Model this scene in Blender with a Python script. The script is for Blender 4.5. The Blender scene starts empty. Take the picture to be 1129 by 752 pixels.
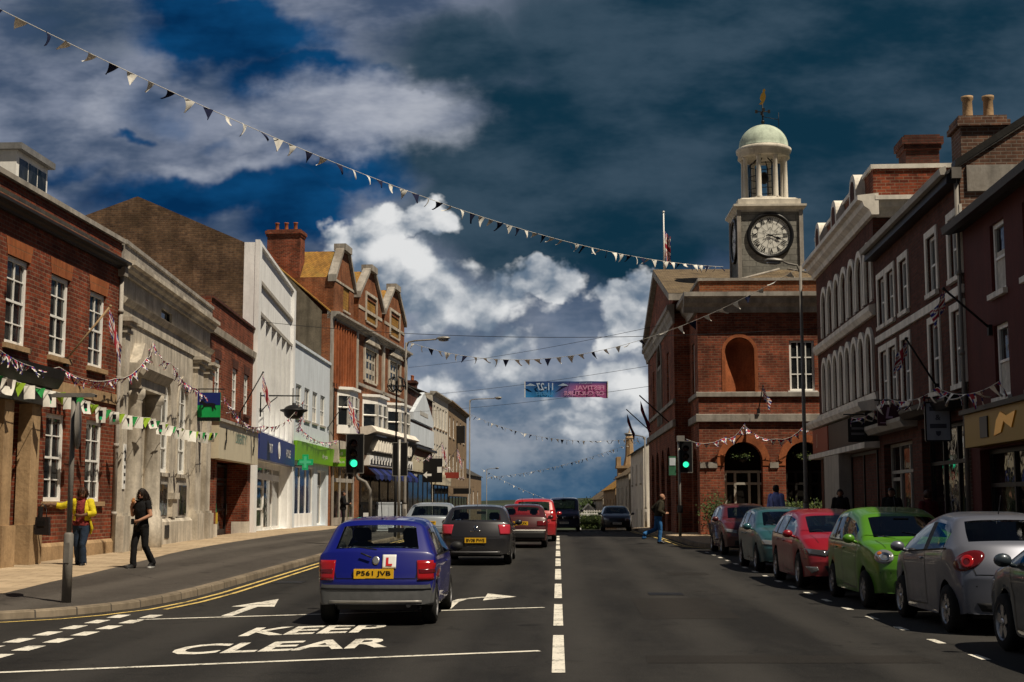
import bpy, bmesh, math, random
from mathutils import Vector, Matrix, Euler
from mathutils.bvhtree import BVHTree
from mathutils import noise as mnoise
R = random.Random(7)
C = bpy.context.scene.collection
rad = math.radians
PI = math.pi

# ------------------------------------------------------------------ helpers
def lerp(a, b, t): return a + (b - a) * t
def sstep(a, b, x):
    t = min(1, max(0, (x - a) / (b - a))); return t * t * (3 - 2 * t)
def interp(pts, x):
    if x <= pts[0][0]: return pts[0][1]
    for (x0, y0), (x1, y1) in zip(pts, pts[1:]):
        if x <= x1: return y0 + (y1 - y0) * (x - x0) / max(1e-9, x1 - x0)
    return pts[-1][1]

def gz(y):
    """height of the carriageway: a slight hump, then the crest beyond the junction"""
    z = 0.17 * sstep(18, 46, y) * (1 - sstep(56, 80, y))
    if y > 82: z -= 0.042 * (min(y, 260) - 82) * sstep(82, 100, y)
    return z

class MB:
    def __init__(s): s.v = []; s.f = []; s.m = []; s.sm = []; s.cm = 0; s.T = None
    def vert(s, p):
        p = Vector(p)
        if s.T is not None: p = s.T @ p
        s.v.append(p); return len(s.v) - 1
    def face(s, ids, smooth=False): s.f.append(tuple(ids)); s.m.append(s.cm); s.sm.append(smooth)
    def poly(s, pts, smooth=False): s.face([s.vert(p) for p in pts], smooth)
    def grid(s, rows, smooth=True, closed=False):
        ids = [[s.vert(p) for p in r] for r in rows]
        n = len(ids[0])
        for a, b in zip(ids, ids[1:]):
            for j in range(n if closed else n - 1):
                k = (j + 1) % n
                s.face((a[j], a[k], b[k], b[j]), smooth)
        return ids
    def box(s, x0, x1, y0, y1, z0, z1, ch=0):
        i = [s.vert((x, y, z)) for z in (z0, z1) for y in (y0, y1) for x in (x0, x1)]
        for q in ((0, 2, 3, 1), (4, 5, 7, 6), (0, 1, 5, 4), (2, 6, 7, 3), (0, 4, 6, 2), (1, 3, 7, 5)): s.face([i[k] for k in q])
    def cyl(s, p0, p1, r0, r1=None, n=12, caps=True, smooth=True):
        r1 = r0 if r1 is None else r1
        p0, p1 = Vector(p0), Vector(p1); d = (p1 - p0).normalized()
        a = d.orthogonal().normalized(); b = d.cross(a)
        rows = [[p + (a * math.cos(t) + b * math.sin(t)) * r for t in [2 * PI * k / n for k in range(n)]] for p, r in ((p0, r0), (p1, r1))]
        ids = s.grid(rows, smooth, True)
        if caps: s.face(ids[0][::-1]); s.face(ids[1])
    def tube(s, pts, r, n=6, smooth=True):
        pts = [Vector(p) for p in pts]; rows = []
        for i, p in enumerate(pts):
            d = (pts[min(i + 1, len(pts) - 1)] - pts[max(i - 1, 0)]).normalized()
            up = Vector((0, 0, 1)) if abs(d.z) < .95 else Vector((1, 0, 0))
            a = d.cross(up).normalized(); b = d.cross(a)
            rr = r[i] if isinstance(r, (list, tuple)) else r
            rows.append([p + (a * math.cos(t) + b * math.sin(t)) * rr for t in [2 * PI * k / n for k in range(n)]])
        ids = s.grid(rows, smooth, True); s.face(ids[0]); s.face(ids[-1][::-1])
    def lathe(s, prof, c=(0, 0, 0), n=24, smooth=True, axis='z', caps=True):
        rows = []
        for r, h in prof:
            row = []
            for k in range(n):
                t = 2 * PI * k / n
                if axis == 'z': row.append((c[0] + r * math.cos(t), c[1] + r * math.sin(t), c[2] + h))
                elif axis == 'x': row.append((c[0] + h, c[1] + r * math.cos(t), c[2] + r * math.sin(t)))
                else: row.append((c[0] + r * math.sin(t), c[1] + h, c[2] + r * math.cos(t)))
            rows.append(row)
        ids = s.grid(rows, smooth, True)
        if caps and prof[0][0] > 1e-4: s.face(ids[0][::-1])
        if caps and prof[-1][0] > 1e-4: s.face(ids[-1])
    def prism(s, poly, d0, d1, ax='x'):
        """poly of 2d points swept along an axis. ax x: poly=(y,z); y: poly=(x,z); z: poly=(x,y)"""
        def P(p, d): return (d, p[0], p[1]) if ax == 'x' else (p[0], d, p[1]) if ax == 'y' else (p[0], p[1], d)
        a = [s.vert(P(p, d0)) for p in poly]; b = [s.vert(P(p, d1)) for p in poly]; n = len(poly)
        for k in range(n): s.face((a[k], a[(k + 1) % n], b[(k + 1) % n], b[k]))
        s.face(a[::-1]); s.face(b)
    def sphere(s, c, r, n=12, m=8, smooth=True):
        rx, ry, rz = r if isinstance(r, (tuple, list)) else (r, r, r)
        rows = [[(c[0] + rx * math.sin(PI * j / m) * math.cos(2 * PI * k / n), c[1] + ry * math.sin(PI * j / m) * math.sin(2 * PI * k / n), c[2] + rz * math.cos(PI * j / m)) for k in range(n)] for j in range(m, -1, -1)]
        s.grid(rows, smooth, True)
    def text(s, body, size, o, xd, ud, align='CENTER', squash=1.0, thick=0, bold=0.0, shear=0):
        cu = bpy.data.curves.new('lettering', 'FONT'); cu.body = body; cu.size = size; cu.align_x = align; cu.align_y = 'CENTER'; cu.offset = bold; cu.resolution_u = 3; cu.shear = shear
        ob = bpy.data.objects.new('lettering', cu); C.objects.link(ob)
        dg = bpy.context.evaluated_depsgraph_get(); me = ob.evaluated_get(dg).to_mesh()
        o, xd, ud = Vector(o), Vector(xd), Vector(ud)
        base = [s.vert(o + xd * (v.co.x * squash) + ud * v.co.y) for v in me.vertices]
        for p in me.polygons: s.face([base[i] for i in p.vertices])
        ob.evaluated_get(dg).to_mesh_clear(); bpy.data.objects.remove(ob); bpy.data.curves.remove(cu)
    def build(s, name, mats, parent=None, recalc=True, dbl=0.0):
        me = bpy.data.meshes.new(name)
        me.from_pydata([tuple(v) for v in s.v], [], s.f)
        mats = mats if isinstance(mats, (list, tuple)) else [mats]
        for m in mats: me.materials.append(m)
        for p, mi, sm in zip(me.polygons, s.m, s.sm): p.material_index = mi; p.use_smooth = sm
        if recalc or dbl:
            bm = bmesh.new(); bm.from_mesh(me)
            if dbl: bmesh.ops.remove_doubles(bm, verts=bm.verts, dist=dbl)
            if recalc: bmesh.ops.recalc_face_normals(bm, faces=bm.faces)
            bm.to_mesh(me); bm.free()
        me.update()
        return link(name, me, parent)

def link(name, me, parent=None, loc=(0, 0, 0)):
    o = bpy.data.objects.new(name, me); C.objects.link(o); o.parent = parent; o.location = loc
    return o
def tag(o, label=None, cat=None, group=None, kind=None):
    if label: o['label'] = label
    if cat: o['category'] = cat
    if group: o['group'] = group
    if kind: o['kind'] = kind
    return o
def thing(name, label, cat, loc=(0, 0, 0), rz=0, group=None):
    o = bpy.data.objects.new(name, None); C.objects.link(o); o.empty_display_size = .2
    o.location = loc; o.rotation_euler = (0, 0, rz)
    return tag(o, label, cat, group)
def struct(o): o['kind'] = 'structure'; return o
def copy_tree(o, parent=None):
    c = o.copy(); C.objects.link(c); c.parent = parent
    for ch in list(o.children): copy_tree(ch, c)
    return c

# ------------------------------------------------------------------ materials
def newmat(name):
    m = bpy.data.materials.new(name); m.use_nodes = True
    nt = m.node_tree; b = nt.nodes['Principled BSDF']; return m, nt, b
def N(nt, t, **kw):
    n = nt.nodes.new(t)
    for k, v in kw.items():
        if k.startswith('i_'): n.inputs[k[2:].replace('_', ' ')].default_value = v
        else: setattr(n, k, v)
    return n
def mathn(nt, op, a, b=None, clamp=False):
    n = nt.nodes.new('ShaderNodeMath'); n.operation = op; n.use_clamp = clamp
    for i, x in enumerate((a, b)):
        if x is None: continue
        if isinstance(x, (int, float)): n.inputs[i].default_value = x
        else: nt.links.new(x, n.inputs[i])
    return n.outputs[0]
def mixc(nt, f, a, b, mode='MIX'):
    n = nt.nodes.new('ShaderNodeMix'); n.data_type = 'RGBA'; n.blend_type = mode
    for i, x in ((0, f), (6, a), (7, b)):
        if isinstance(x, (int, float)): n.inputs[i].default_value = x
        elif isinstance(x, (tuple, list)): n.inputs[i].default_value = tuple(x) + ((1,) if len(x) == 3 else ())
        else: nt.links.new(x, n.inputs[i])
    return n.outputs[2]
def maprange(nt, x, a, b, c, d, smooth=False):
    n = nt.nodes.new('ShaderNodeMapRange'); n.interpolation_type = 'SMOOTHSTEP' if smooth else 'LINEAR'
    nt.links.new(x, n.inputs[0])
    for i, v in enumerate((a, b, c, d)): n.inputs[1 + i].default_value = v
    return n.outputs[0]
def noise(nt, vec, scale, detail=4, rough=.55, sx=(1, 1, 1)):
    mp = N(nt, 'ShaderNodeMapping'); mp.inputs['Scale'].default_value = sx; nt.links.new(vec, mp.inputs[0])
    n = N(nt, 'ShaderNodeTexNoise'); n.inputs['Scale'].default_value = scale; n.inputs['Detail'].default_value = detail; n.inputs['Roughness'].default_value = rough
    nt.links.new(mp.outputs[0], n.inputs['Vector']); return n.outputs['Fac']
def weather(nt, b, colsock, var, scale, streak, bump=0.0, grime=None):
    tc = N(nt, 'ShaderNodeTexCoord'); v = tc.outputs['Object']
    n1 = noise(nt, v, scale, 5); n2 = noise(nt, v, 1.0, 4, .6, (3, 3, .35)); n3 = noise(nt, v, scale * 9, 3)
    f = maprange(nt, n1, .3, .7, 1 - var, 1 + var * .7)
    g = maprange(nt, n2, .42, .7, 1.0, 1 - streak)
    h = maprange(nt, n3, .3, .7, 1 - var * .5, 1 + var * .5)
    k = mathn(nt, 'MULTIPLY', mathn(nt, 'MULTIPLY', f, g), h)
    cc = N(nt, 'ShaderNodeCombineColor')
    for i in range(3): nt.links.new(k, cc.inputs[i])
    out = mixc(nt, 1.0, colsock, cc.outputs[0], 'MULTIPLY')
    if grime:
        out = mixc(nt, maprange(nt, noise(nt, v, .7, 5, .65), .5, .72, 0, .8), out, grime)
    nt.links.new(out, b.inputs['Base Color'])
    if bump:
        bp = N(nt, 'ShaderNodeBump'); bp.inputs['Strength'].default_value = bump; bp.inputs['Distance'].default_value = .02
        nt.links.new(n3, bp.inputs['Height']); nt.links.new(bp.outputs[0], b.inputs['Normal'])
    return v
def M(name, col, rough=.75, var=.18, scale=1.5, streak=.25, spec=.25, metal=0, bump=.15, grime=None):
    m, nt, b = newmat(name)
    b.inputs['Roughness'].default_value = rough; b.inputs['Metallic'].default_value = metal; b.inputs['Specular IOR Level'].default_value = spec
    rgb = N(nt, 'ShaderNodeRGB'); rgb.outputs[0].default_value = tuple(col) + (1,)
    weather(nt, b, rgb.outputs[0], var, scale, streak, bump, grime); return m
def brick(name, c1, c2, mortar, bw=.24, rh=.085, ms=.012, var=.25, streak=.3, flat=False, rough=.85, grime=None, off=.5):
    m, nt, b = newmat(name); b.inputs['Roughness'].default_value = rough; b.inputs['Specular IOR Level'].default_value = .15
    tc = N(nt, 'ShaderNodeTexCoord'); sx = N(nt, 'ShaderNodeSeparateXYZ'); nt.links.new(tc.outputs['Object'], sx.inputs[0])
    cb = N(nt, 'ShaderNodeCombineXYZ')
    if flat:
        nt.links.new(sx.outputs[0], cb.inputs[0]); nt.links.new(mathn(nt, 'ADD', sx.outputs[1], sx.outputs[2]), cb.inputs[1])
    else:
        nt.links.new(mathn(nt, 'ADD', sx.outputs[0], sx.outputs[1]), cb.inputs[0]); nt.links.new(sx.outputs[2], cb.inputs[1])
    bt = N(nt, 'ShaderNodeTexBrick'); nt.links.new(cb.outputs[0], bt.inputs['Vector']); bt.offset = off
    bt.inputs['Color1'].default_value = tuple(c1) + (1,); bt.inputs['Color2'].default_value = tuple(c2) + (1,); bt.inputs['Mortar'].default_value = tuple(mortar) + (1,)
    bt.inputs['Scale'].default_value = 1; bt.inputs['Mortar Size'].default_value = ms; bt.inputs['Brick Width'].default_value = bw; bt.inputs['Row Height'].default_value = rh; bt.inputs['Mortar Smooth'].default_value = .3
    weather(nt, b, bt.outputs['Color'], var, .9, streak, 0, grime)
    bp = N(nt, 'ShaderNodeBump'); bp.inputs['Strength'].default_value = .5; bp.inputs['Distance'].default_value = .01; bp.invert = True
    nt.links.new(bt.outputs['Fac'], bp.inputs['Height']); nt.links.new(bp.outputs[0], b.inputs['Normal'])
    return m
def plain(name, col, rough=.5, metal=0, spec=.4, emit=None, es=0, coat=0):
    m, nt, b = newmat(name); b.inputs['Base Color'].default_value = tuple(col) + (1,); b.inputs['Roughness'].default_value = rough
    b.inputs['Metallic'].default_value = metal; b.inputs['Specular IOR Level'].default_value = spec; b.inputs['Coat Weight'].default_value = coat
    if emit: b.inputs['Emission Color'].default_value = tuple(emit) + (1,); b.inputs['Emission Strength'].default_value = es
    return m
def paint(name, col, metal=.0, rough=.35):
    m, nt, b = newmat(name)
    tc = N(nt, 'ShaderNodeTexCoord'); sx = N(nt, 'ShaderNodeSeparateXYZ'); nt.links.new(tc.outputs['Object'], sx.inputs[0])
    n1 = noise(nt, tc.outputs['Object'], 4, 5)
    dirt = mathn(nt, 'MULTIPLY', maprange(nt, sx.outputs[2], .15, .7, .65, 0.015), maprange(nt, n1, .3, .7, .4, 1))
    nt.links.new(mixc(nt, dirt, col, (.03, .027, .022)), b.inputs['Base Color'])
    nt.links.new(maprange(nt, dirt, 0, .6, rough, .75), b.inputs['Roughness'])
    b.inputs['Metallic'].default_value = metal; b.inputs['Coat Weight'].default_value = .7; b.inputs['Coat Roughness'].default_value = .04
    return m
def glass_house(name, tint=(.012, .015, .018), rough=.06):
    m, nt, b = newmat(name); b.inputs['Roughness'].default_value = rough; b.inputs['Specular IOR Level'].default_value = .6
    tc = N(nt, 'ShaderNodeTexCoord'); geo = N(nt, 'ShaderNodeNewGeometry')
    n1 = noise(nt, geo.outputs['Position'], .9, 3); n2 = noise(nt, geo.outputs['Position'], 2.2, 2)
    nt.links.new(mixc(nt, maprange(nt, n1, .5, .7, 0, .5), tint, (.10, .10, .09)), b.inputs['Base Color'])
    bp = N(nt, 'ShaderNodeBump'); bp.inputs['Strength'].default_value = .12; bp.inputs['Distance'].default_value = .05
    nt.links.new(n2, bp.inputs['Height']); nt.links.new(bp.outputs[0], b.inputs['Normal']); return m
def glass_car(name, tint=(.42, .5, .48)):
    m = bpy.data.materials.new(name); m.use_nodes = True; nt = m.node_tree; nt.nodes.clear()
    o = N(nt, 'ShaderNodeOutputMaterial'); mx = N(nt, 'ShaderNodeMixShader'); tr = N(nt, 'ShaderNodeBsdfTransparent'); gl = N(nt, 'ShaderNodeBsdfGlossy')
    tr.inputs[0].default_value = tuple(tint) + (1,); gl.inputs['Roughness'].default_value = .03; gl.inputs[0].default_value = (.9, .95, 1, 1)
    lw = N(nt, 'ShaderNodeLayerWeight'); lw.inputs[0].default_value = .5
    nt.links.new(mathn(nt, 'ADD', mathn(nt, 'MULTIPLY', mathn(nt, 'POWER', lw.outputs['Facing'], 4.0), .85), .045, True), mx.inputs[0]); nt.links.new(tr.outputs[0], mx.inputs[1]); nt.links.new(gl.outputs[0], mx.inputs[2]); nt.links.new(mx.outputs[0], o.inputs[0]); return m

m = {}
m['brick_red'] = brick('red brick', (.29, .066, .030), (.12, .028, .016), (.22, .14, .095), rh=.095, bw=.27, ms=.012, var=.45, grime=(.085, .030, .018))
m['brick_hall'] = brick('hall brick', (.34, .092, .048), (.15, .042, .027), (.24, .15, .10), rh=.105, bw=.29, ms=.013, var=.45, grime=(.11, .04, .026))
m['brick_dark'] = brick('dark brick', (.145, .050, .034), (.085, .03, .022), (.08, .055, .042))
m['brick_old'] = brick('old brown brick', (.17, .105, .06), (.09, .055, .036), (.13, .1, .07), var=.5, streak=.4, grime=(.07, .05, .03))
m['brick_gable'] = brick('weathered brick', (.22, .11, .07), (.13, .07, .05), (.26, .21, .17), var=.4)
m['terracotta'] = M('terracotta', (.34, .105, .04), var=.35)
m['orange_brick'] = brick('orange brick', (.33, .10, .038), (.20, .058, .026), (.25, .17, .1), var=.35, grime=(.10, .035, .018))
m['lintel'] = brick('gauged brick', (.42, .13, .045), (.36, .10, .04), (.25, .12, .06), bw=.075, rh=.6, off=0)
m['stone'] = M('limestone', (.56, .505, .42), var=.25, streak=.45, grime=(.2, .165, .125))
m['stone_grey'] = M('grey stone', (.38, .35, .31), var=.2, streak=.4, grime=(.18, .15, .12))
m['stone_block'] = brick('grey stone blocks', (.27, .26, .23), (.2, .195, .175), (.14, .135, .12), bw=.62, rh=.27, var=.3, ms=.015)
m['stone_warm'] = M('warm stone', (.40, .27, .15), var=.25, streak=.3, bump=.4)
m['white_wall'] = M('white painted wall', (.86, .87, .87), var=.07, streak=.22, scale=.7)
m['pale_wall'] = M('pale grey painted wall', (.64, .70, .76), var=.07, streak=.2, scale=.7)
m['cream_wall'] = M('cream painted wall', (.66, .61, .52), var=.15, streak=.4)
m['render'] = M('grey brown render', (.15, .125, .09), var=.3, streak=.4)
m['brown_wall'] = M('brown wall', (.27, .19, .115), var=.3)
m['white_trim'] = M('white painted trim', (.88, .87, .83), var=.07, streak=.12, rough=.5)
m['grey_trim'] = M('grey painted trim', (.42, .39, .34), var=.12, rough=.6)
m['pale_stucco'] = M('pale stucco dressing', (.84, .79, .70), var=.12, streak=.3)
m['dark_trim'] = M('dark painted timber', (.022, .02, .018), var=.25, rough=.45)
m['slate'] = brick('slate roof', (.085, .08, .078), (.055, .053, .055), (.03, .03, .03), bw=.3, rh=.22, flat=True, grime=(.09, .08, .045))
m['tile'] = brick('clay tile roof', (.42, .22, .05), (.30, .16, .045), (.12, .07, .03), bw=.22, rh=.2, flat=True, grime=(.28, .2, .05))
m['tile_grey'] = brick('brown tile roof', (.2, .15, .09), (.14, .105, .07), (.08, .06, .04), bw=.25, rh=.22, flat=True)
m['lead'] = M('lead', (.2, .2, .2), rough=.5, var=.25)
m['glass'] = glass_house('window glass')
def shop_pane(name, tint, rough=.03):
    mm = glass_house(name, tint, rough); nt = mm.node_tree; b = nt.nodes['Principled BSDF']; geo = N(nt, 'ShaderNodeNewGeometry'); mp = N(nt, 'ShaderNodeMapping'); mp.inputs['Scale'].default_value = (2.2, 2.2, 1.5); nt.links.new(geo.outputs['Position'], mp.inputs[0])
    vo = N(nt, 'ShaderNodeTexVoronoi'); vo.distance = 'CHEBYCHEV'; vo.inputs['Scale'].default_value = 1.3; nt.links.new(mp.outputs[0], vo.inputs['Vector'])
    sp = N(nt, 'ShaderNodeSeparateXYZ'); nt.links.new(geo.outputs['Position'], sp.inputs[0]); lowm = mathn(nt, 'MULTIPLY', maprange(nt, sp.outputs[2], 1.4, 2.4, 1, .15), maprange(nt, noise(nt, geo.outputs['Position'], 1.1, 2), .42, .6, 0, 1))
    goods = mixc(nt, 1.0, mixc(nt, .55, vo.outputs['Color'], (.5, .42, .34)), (.16, .15, .13), 'MULTIPLY')
    nt.links.new(mixc(nt, lowm, tint, goods), b.inputs['Base Color']); return mm
m['shop_glass'] = shop_pane('shop glass', (.005, .005, .006))
m['blue_glass'] = glass_house('blue shop glass', (.006, .014, .07), .05)
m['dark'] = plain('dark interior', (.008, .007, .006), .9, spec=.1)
m['curtain'] = M('net curtain', (.55, .52, .46), rough=.9, var=.2, scale=6)
m['stone_pale'] = M('pale stone', (.66, .61, .52), var=.14, streak=.3)
m['copper'] = M('verdigris copper', (.50, .58, .47), rough=.7, var=.18, streak=.35, scale=1.2)
m['gold'] = plain('gilded metal', (.85, .48, .09), .3, 1)
m['iron'] = M('black iron', (.012, .012, .013), rough=.5, var=.2)
m['galv'] = M('galvanised steel', (.30, .29, .27), rough=.5, metal=.5, var=.15)
m['pole_grey'] = M('grey pole paint', (.20, .185, .165), rough=.5, var=.15)
m['clock_white'] = plain('clock white', (.75, .74, .68), .5)
m['black'] = plain('black paint', (.006, .006, .007), .4)
m['asphalt'] = None
def worn(name, col, under=(.02, .018, .015)):
    mm, nt, b = newmat(name); b.inputs['Roughness'].default_value = .8; tc = N(nt, 'ShaderNodeTexCoord'); v = tc.outputs['Object']
    a = noise(nt, v, 2.2, 6, .7); f = noise(nt, v, 26, 5, .7); k = mathn(nt, 'ADD', mathn(nt, 'MULTIPLY', a, .5), mathn(nt, 'MULTIPLY', f, .5))
    c = mixc(nt, maprange(nt, f, .3, .7, 0, 1), tuple(q * .72 for q in col), col)
    nt.links.new(mixc(nt, maprange(nt, k, .505, .60, 0, .9), c, under), b.inputs['Base Color']); return mm
m['line'] = worn('worn road paint', (.86, .82, .72))
m['yline'] = worn('worn yellow road paint', (.80, .58, .18))
m['kerb'] = brick('kerb stone', (.25, .205, .15), (.19, .155, .115), (.08, .07, .06), bw=.95, rh=5, ms=.02, flat=False)
m['paving'] = brick('buff paving', (.46, .36, .245), (.35, .27, .18), (.16, .125, .085), bw=.6, rh=.45, ms=.010, flat=True, var=.2, streak=0)
m['white'] = plain('white plastic', (.78, .78, .76), .5)
m['cream'] = M('cream sign board', (.58, .52, .38), var=.06, streak=.12, rough=.5)
m['red'] = plain('red paint', (.5, .015, .02), .4)
m['green'] = plain('bright green board', (.17, .42, .015), .4)
m['emerald'] = plain('emerald plastic', (.01, .42, .16), .35)
m['navy'] = plain('navy board', (.008, .018, .14), .4)
m['cloth_white'] = M('white cloth', (.78, .76, .70), rough=.9, var=.12, bump=0)
m['cloth_navy'] = M('navy cloth', (.008, .012, .045), rough=.9, var=.1, bump=0)
m['cloth_green'] = M('green cloth', (.03, .28, .07), rough=.9, var=.1, bump=0)
m['cloth_lime'] = M('lime cloth', (.32, .5, .04), rough=.9, var=.1, bump=0)
m['cloth_red'] = M('red cloth', (.36, .03, .05), rough=.9, var=.1, bump=0)
m['cloth_blue'] = M('blue cloth', (.03, .04, .26), rough=.9, var=.1, bump=0)
m['cord'] = plain('cord', (.6, .58, .52), .9)
m['wire'] = plain('wire', (.015, .015, .017), .6)

def asphalt(name, base, patch):
    mm, nt, b = newmat(name); b.inputs['Roughness'].default_value = .85; b.inputs['Specular IOR Level'].default_value = .25
    tc = N(nt, 'ShaderNodeTexCoord'); v = tc.outputs['Object']
    big = noise(nt, v, .35, 6, .65, (1.2, .25, 1)); fine = noise(nt, v, 60, 2, .6); mid = noise(nt, v, 3.5, 5, .7); crack = noise(nt, v, 1.1, 8, .7, (1, .6, 1))
    c = mixc(nt, maprange(nt, big, .38, .66, 0, 1), base, patch)
    f = mathn(nt, 'MULTIPLY', maprange(nt, fine, .3, .7, .55, 1.5), maprange(nt, mid, .3, .7, .82, 1.15))
    cc = N(nt, 'ShaderNodeCombineColor')
    for i in range(3): nt.links.new(f, cc.inputs[i])
    c = mixc(nt, 1.0, c, cc.outputs[0], 'MULTIPLY')
    c = mixc(nt, maprange(nt, noise(nt, v, 1.7, 3, .5), .62, .72, 0, .7), c, tuple(k_ * .45 for k_ in base))
    sp = N(nt, 'ShaderNodeSeparateXYZ'); nt.links.new(v, sp.inputs[0])
    trk = mathn(nt, 'SINE', mathn(nt, 'ADD', mathn(nt, 'MULTIPLY', sp.outputs[0], 3.9), mathn(nt, 'MULTIPLY', big, 1.5)))
    c = mixc(nt, maprange(nt, trk, -.2, 1, 0, .38), c, tuple(k_ * 1.7 for k_ in patch))
    vo = N(nt, 'ShaderNodeTexVoronoi'); vo.feature = 'DISTANCE_TO_EDGE'; vo.inputs['Scale'].default_value = .42
    wv = N(nt, 'ShaderNodeVectorMath'); wv.operation = 'ADD'; nz = N(nt, 'ShaderNodeTexNoise'); nz.inputs['Scale'].default_value = 1.3; nz.inputs['Detail'].default_value = 6; nt.links.new(v, nz.inputs['Vector']); nt.links.new(v, wv.inputs[0]); nt.links.new(nz.outputs['Color'], wv.inputs[1]); nt.links.new(wv.outputs[0], vo.inputs['Vector'])
    c = mixc(nt, mathn(nt, 'MULTIPLY', maprange(nt, vo.outputs['Distance'], .0, .012, .85, 0), maprange(nt, crack, .48, .6, 0, 1)), c, (.004, .004, .004))
    vs = N(nt, 'ShaderNodeTexVoronoi'); vs.inputs['Scale'].default_value = 38; nt.links.new(v, vs.inputs['Vector'])
    c = mixc(nt, maprange(nt, vs.outputs['Distance'], .12, .2, .55, 0), c, tuple(min(1, k_ * 3.2) for k_ in patch))
    nt.links.new(c, b.inputs['Base Color'])
    bp = N(nt, 'ShaderNodeBump'); bp.inputs['Strength'].default_value = .35; bp.inputs['Distance'].default_value = .01; nt.links.new(fine, bp.inputs['Height']); nt.links.new(bp.outputs[0], b.inputs['Normal'])
    return mm
m['asphalt'] = asphalt('asphalt', (.0085, .0081, .0077), (.029, .0272, .0248))
m['tarmac'] = asphalt('footway tarmac', (.045, .039, .034), (.07, .062, .054))
SUN_E = 5.0; SKY_E = 1.0
# ------------------------------------------------------------------ camera, world, sun
sc = bpy.context.scene
cam = bpy.data.cameras.new('camera'); co = bpy.data.objects.new('camera', cam); C.objects.link(co); sc.camera = co
cam.sensor_width = 36; cam.lens = 47.83; cam.clip_end = 6000; cam.clip_start = .2
co.location = (0, 0, 1.62); co.rotation_euler = (rad(90 + 6.80), 0, rad(1.915))
sc.view_settings.view_transform = 'Standard'; sc.view_settings.look = 'None'; sc.view_settings.exposure = 0

SUN_EL = rad(59); SAZ = Vector((.79, -.61)).normalized()
SD = Vector((SAZ.x * math.cos(SUN_EL), SAZ.y * math.cos(SUN_EL), math.sin(SUN_EL)))
sl = bpy.data.lights.new('sun', 'SUN'); sl.energy = SUN_E; sl.angle = rad(.5); sl.color = (1, .88, .70)
so = bpy.data.objects.new('sun', sl); C.objects.link(so); so.rotation_euler = SD.to_track_quat('Z', 'Y').to_euler(); so.location = (20, -20, 40)

W = bpy.data.worlds.new('World'); sc.world = W; W.use_nodes = True
nt = W.node_tree; nt.nodes.clear()
wo = N(nt, 'ShaderNodeOutputWorld'); bg = N(nt, 'ShaderNodeBackground')
sky = N(nt, 'ShaderNodeTexSky'); sky.sky_type = 'NISHITA'; sky.sun_disc = False; sky.sun_elevation = SUN_EL; sky.sun_rotation = math.atan2(SAZ.x, SAZ.y)
tc = N(nt, 'ShaderNodeTexCoord'); sx = N(nt, 'ShaderNodeSeparateXYZ'); nt.links.new(tc.outputs['Generated'], sx.inputs[0])
ay = mathn(nt, 'MAXIMUM', mathn(nt, 'ABSOLUTE', sx.outputs[1]), .2)
u0 = mathn(nt, 'DIVIDE', sx.outputs[0], ay); v0 = mathn(nt, 'DIVIDE', sx.outputs[2], ay)
def uvn(scale, su=1, sv=1, dx=0, detail=5, rough=.58):
    detail = min(detail, 5)
    cb = N(nt, 'ShaderNodeCombineXYZ')
    nt.links.new(mathn(nt, 'MULTIPLY', mathn(nt, 'ADD', u0, dx), su), cb.inputs[0]); nt.links.new(mathn(nt, 'MULTIPLY', v0, sv), cb.inputs[1])
    n = N(nt, 'ShaderNodeTexNoise'); n.inputs['Scale'].default_value = scale; n.inputs['Detail'].default_value = detail; n.inputs['Roughness'].default_value = rough
    nt.links.new(cb.outputs[0], n.inputs['Vector']); return n.outputs['Fac']
def warp(amt, scale):
    return (mathn(nt, 'ADD', u0, mathn(nt, 'MULTIPLY', mathn(nt, 'SUBTRACT', uvn(scale, dx=3.1), .5), amt)),
            mathn(nt, 'ADD', v0, mathn(nt, 'MULTIPLY', mathn(nt, 'SUBTRACT', uvn(scale, dx=8.7), .5), amt)))
def blobs(lst, wu, wv):
    tot = None
    for (cu, cv, ru, rv, w) in lst:
        a = mathn(nt, 'MULTIPLY', mathn(nt, 'SUBTRACT', wu, cu), 1 / ru); b = mathn(nt, 'MULTIPLY', mathn(nt, 'SUBTRACT', wv, cv), 1 / rv)
        d = mathn(nt, 'ADD', mathn(nt, 'MULTIPLY', a, a), mathn(nt, 'MULTIPLY', b, b))
        g = mathn(nt, 'MULTIPLY', mathn(nt, 'POWER', 2.718, mathn(nt, 'MULTIPLY', d, -.7)), w)
        tot = g if tot is None else mathn(nt, 'MAXIMUM', tot, g)
    return tot
BLUE = [(-0.249, 0.352, 0.09, 0.025, 1), (-0.189, 0.323, 0.063, 0.025, 1), (-0.281, 0.37, 0.047, 0.02, 1), (-0.125, 0.322, 0.02, 0.01, 1), (-0.163, 0.252, 0.063, 0.03, 1), (-0.256, 0.231, 0.113, 0.021, 1), (-0.194, 0.213, 0.047, 0.03, 1), (-0.382, 0.253, 0.06, 0.011, 0.7), (-0.316, 0.279, 0.015, 0.006, 0.8), (-0.3, 0.299, 0.04, 0.027, 0.6), (-0.377, 0.317, 0.04, 0.012, 0.4), (-0.257, 0.278, 0.02, 0.008, 0.6)]
DARK = [(0.072, 0.26, 0.153, 0.08, 1), (0.249, 0.3, 0.167, 0.113, 1), (-0.009, 0.226, 0.087, 0.06, 1), (0.3, 0.21, 0.133, 0.093, 1), (-0.037, 0.275, 0.08, 0.047, 1), (0.045, 0.191, 0.073, 0.033, 1), (-0.064, 0.339, 0.08, 0.04, 0.7), (0.155, 0.344, 0.2, 0.06, 1), (-0.372, 0.371, 0.087, 0.04, 0.45)]
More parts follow.
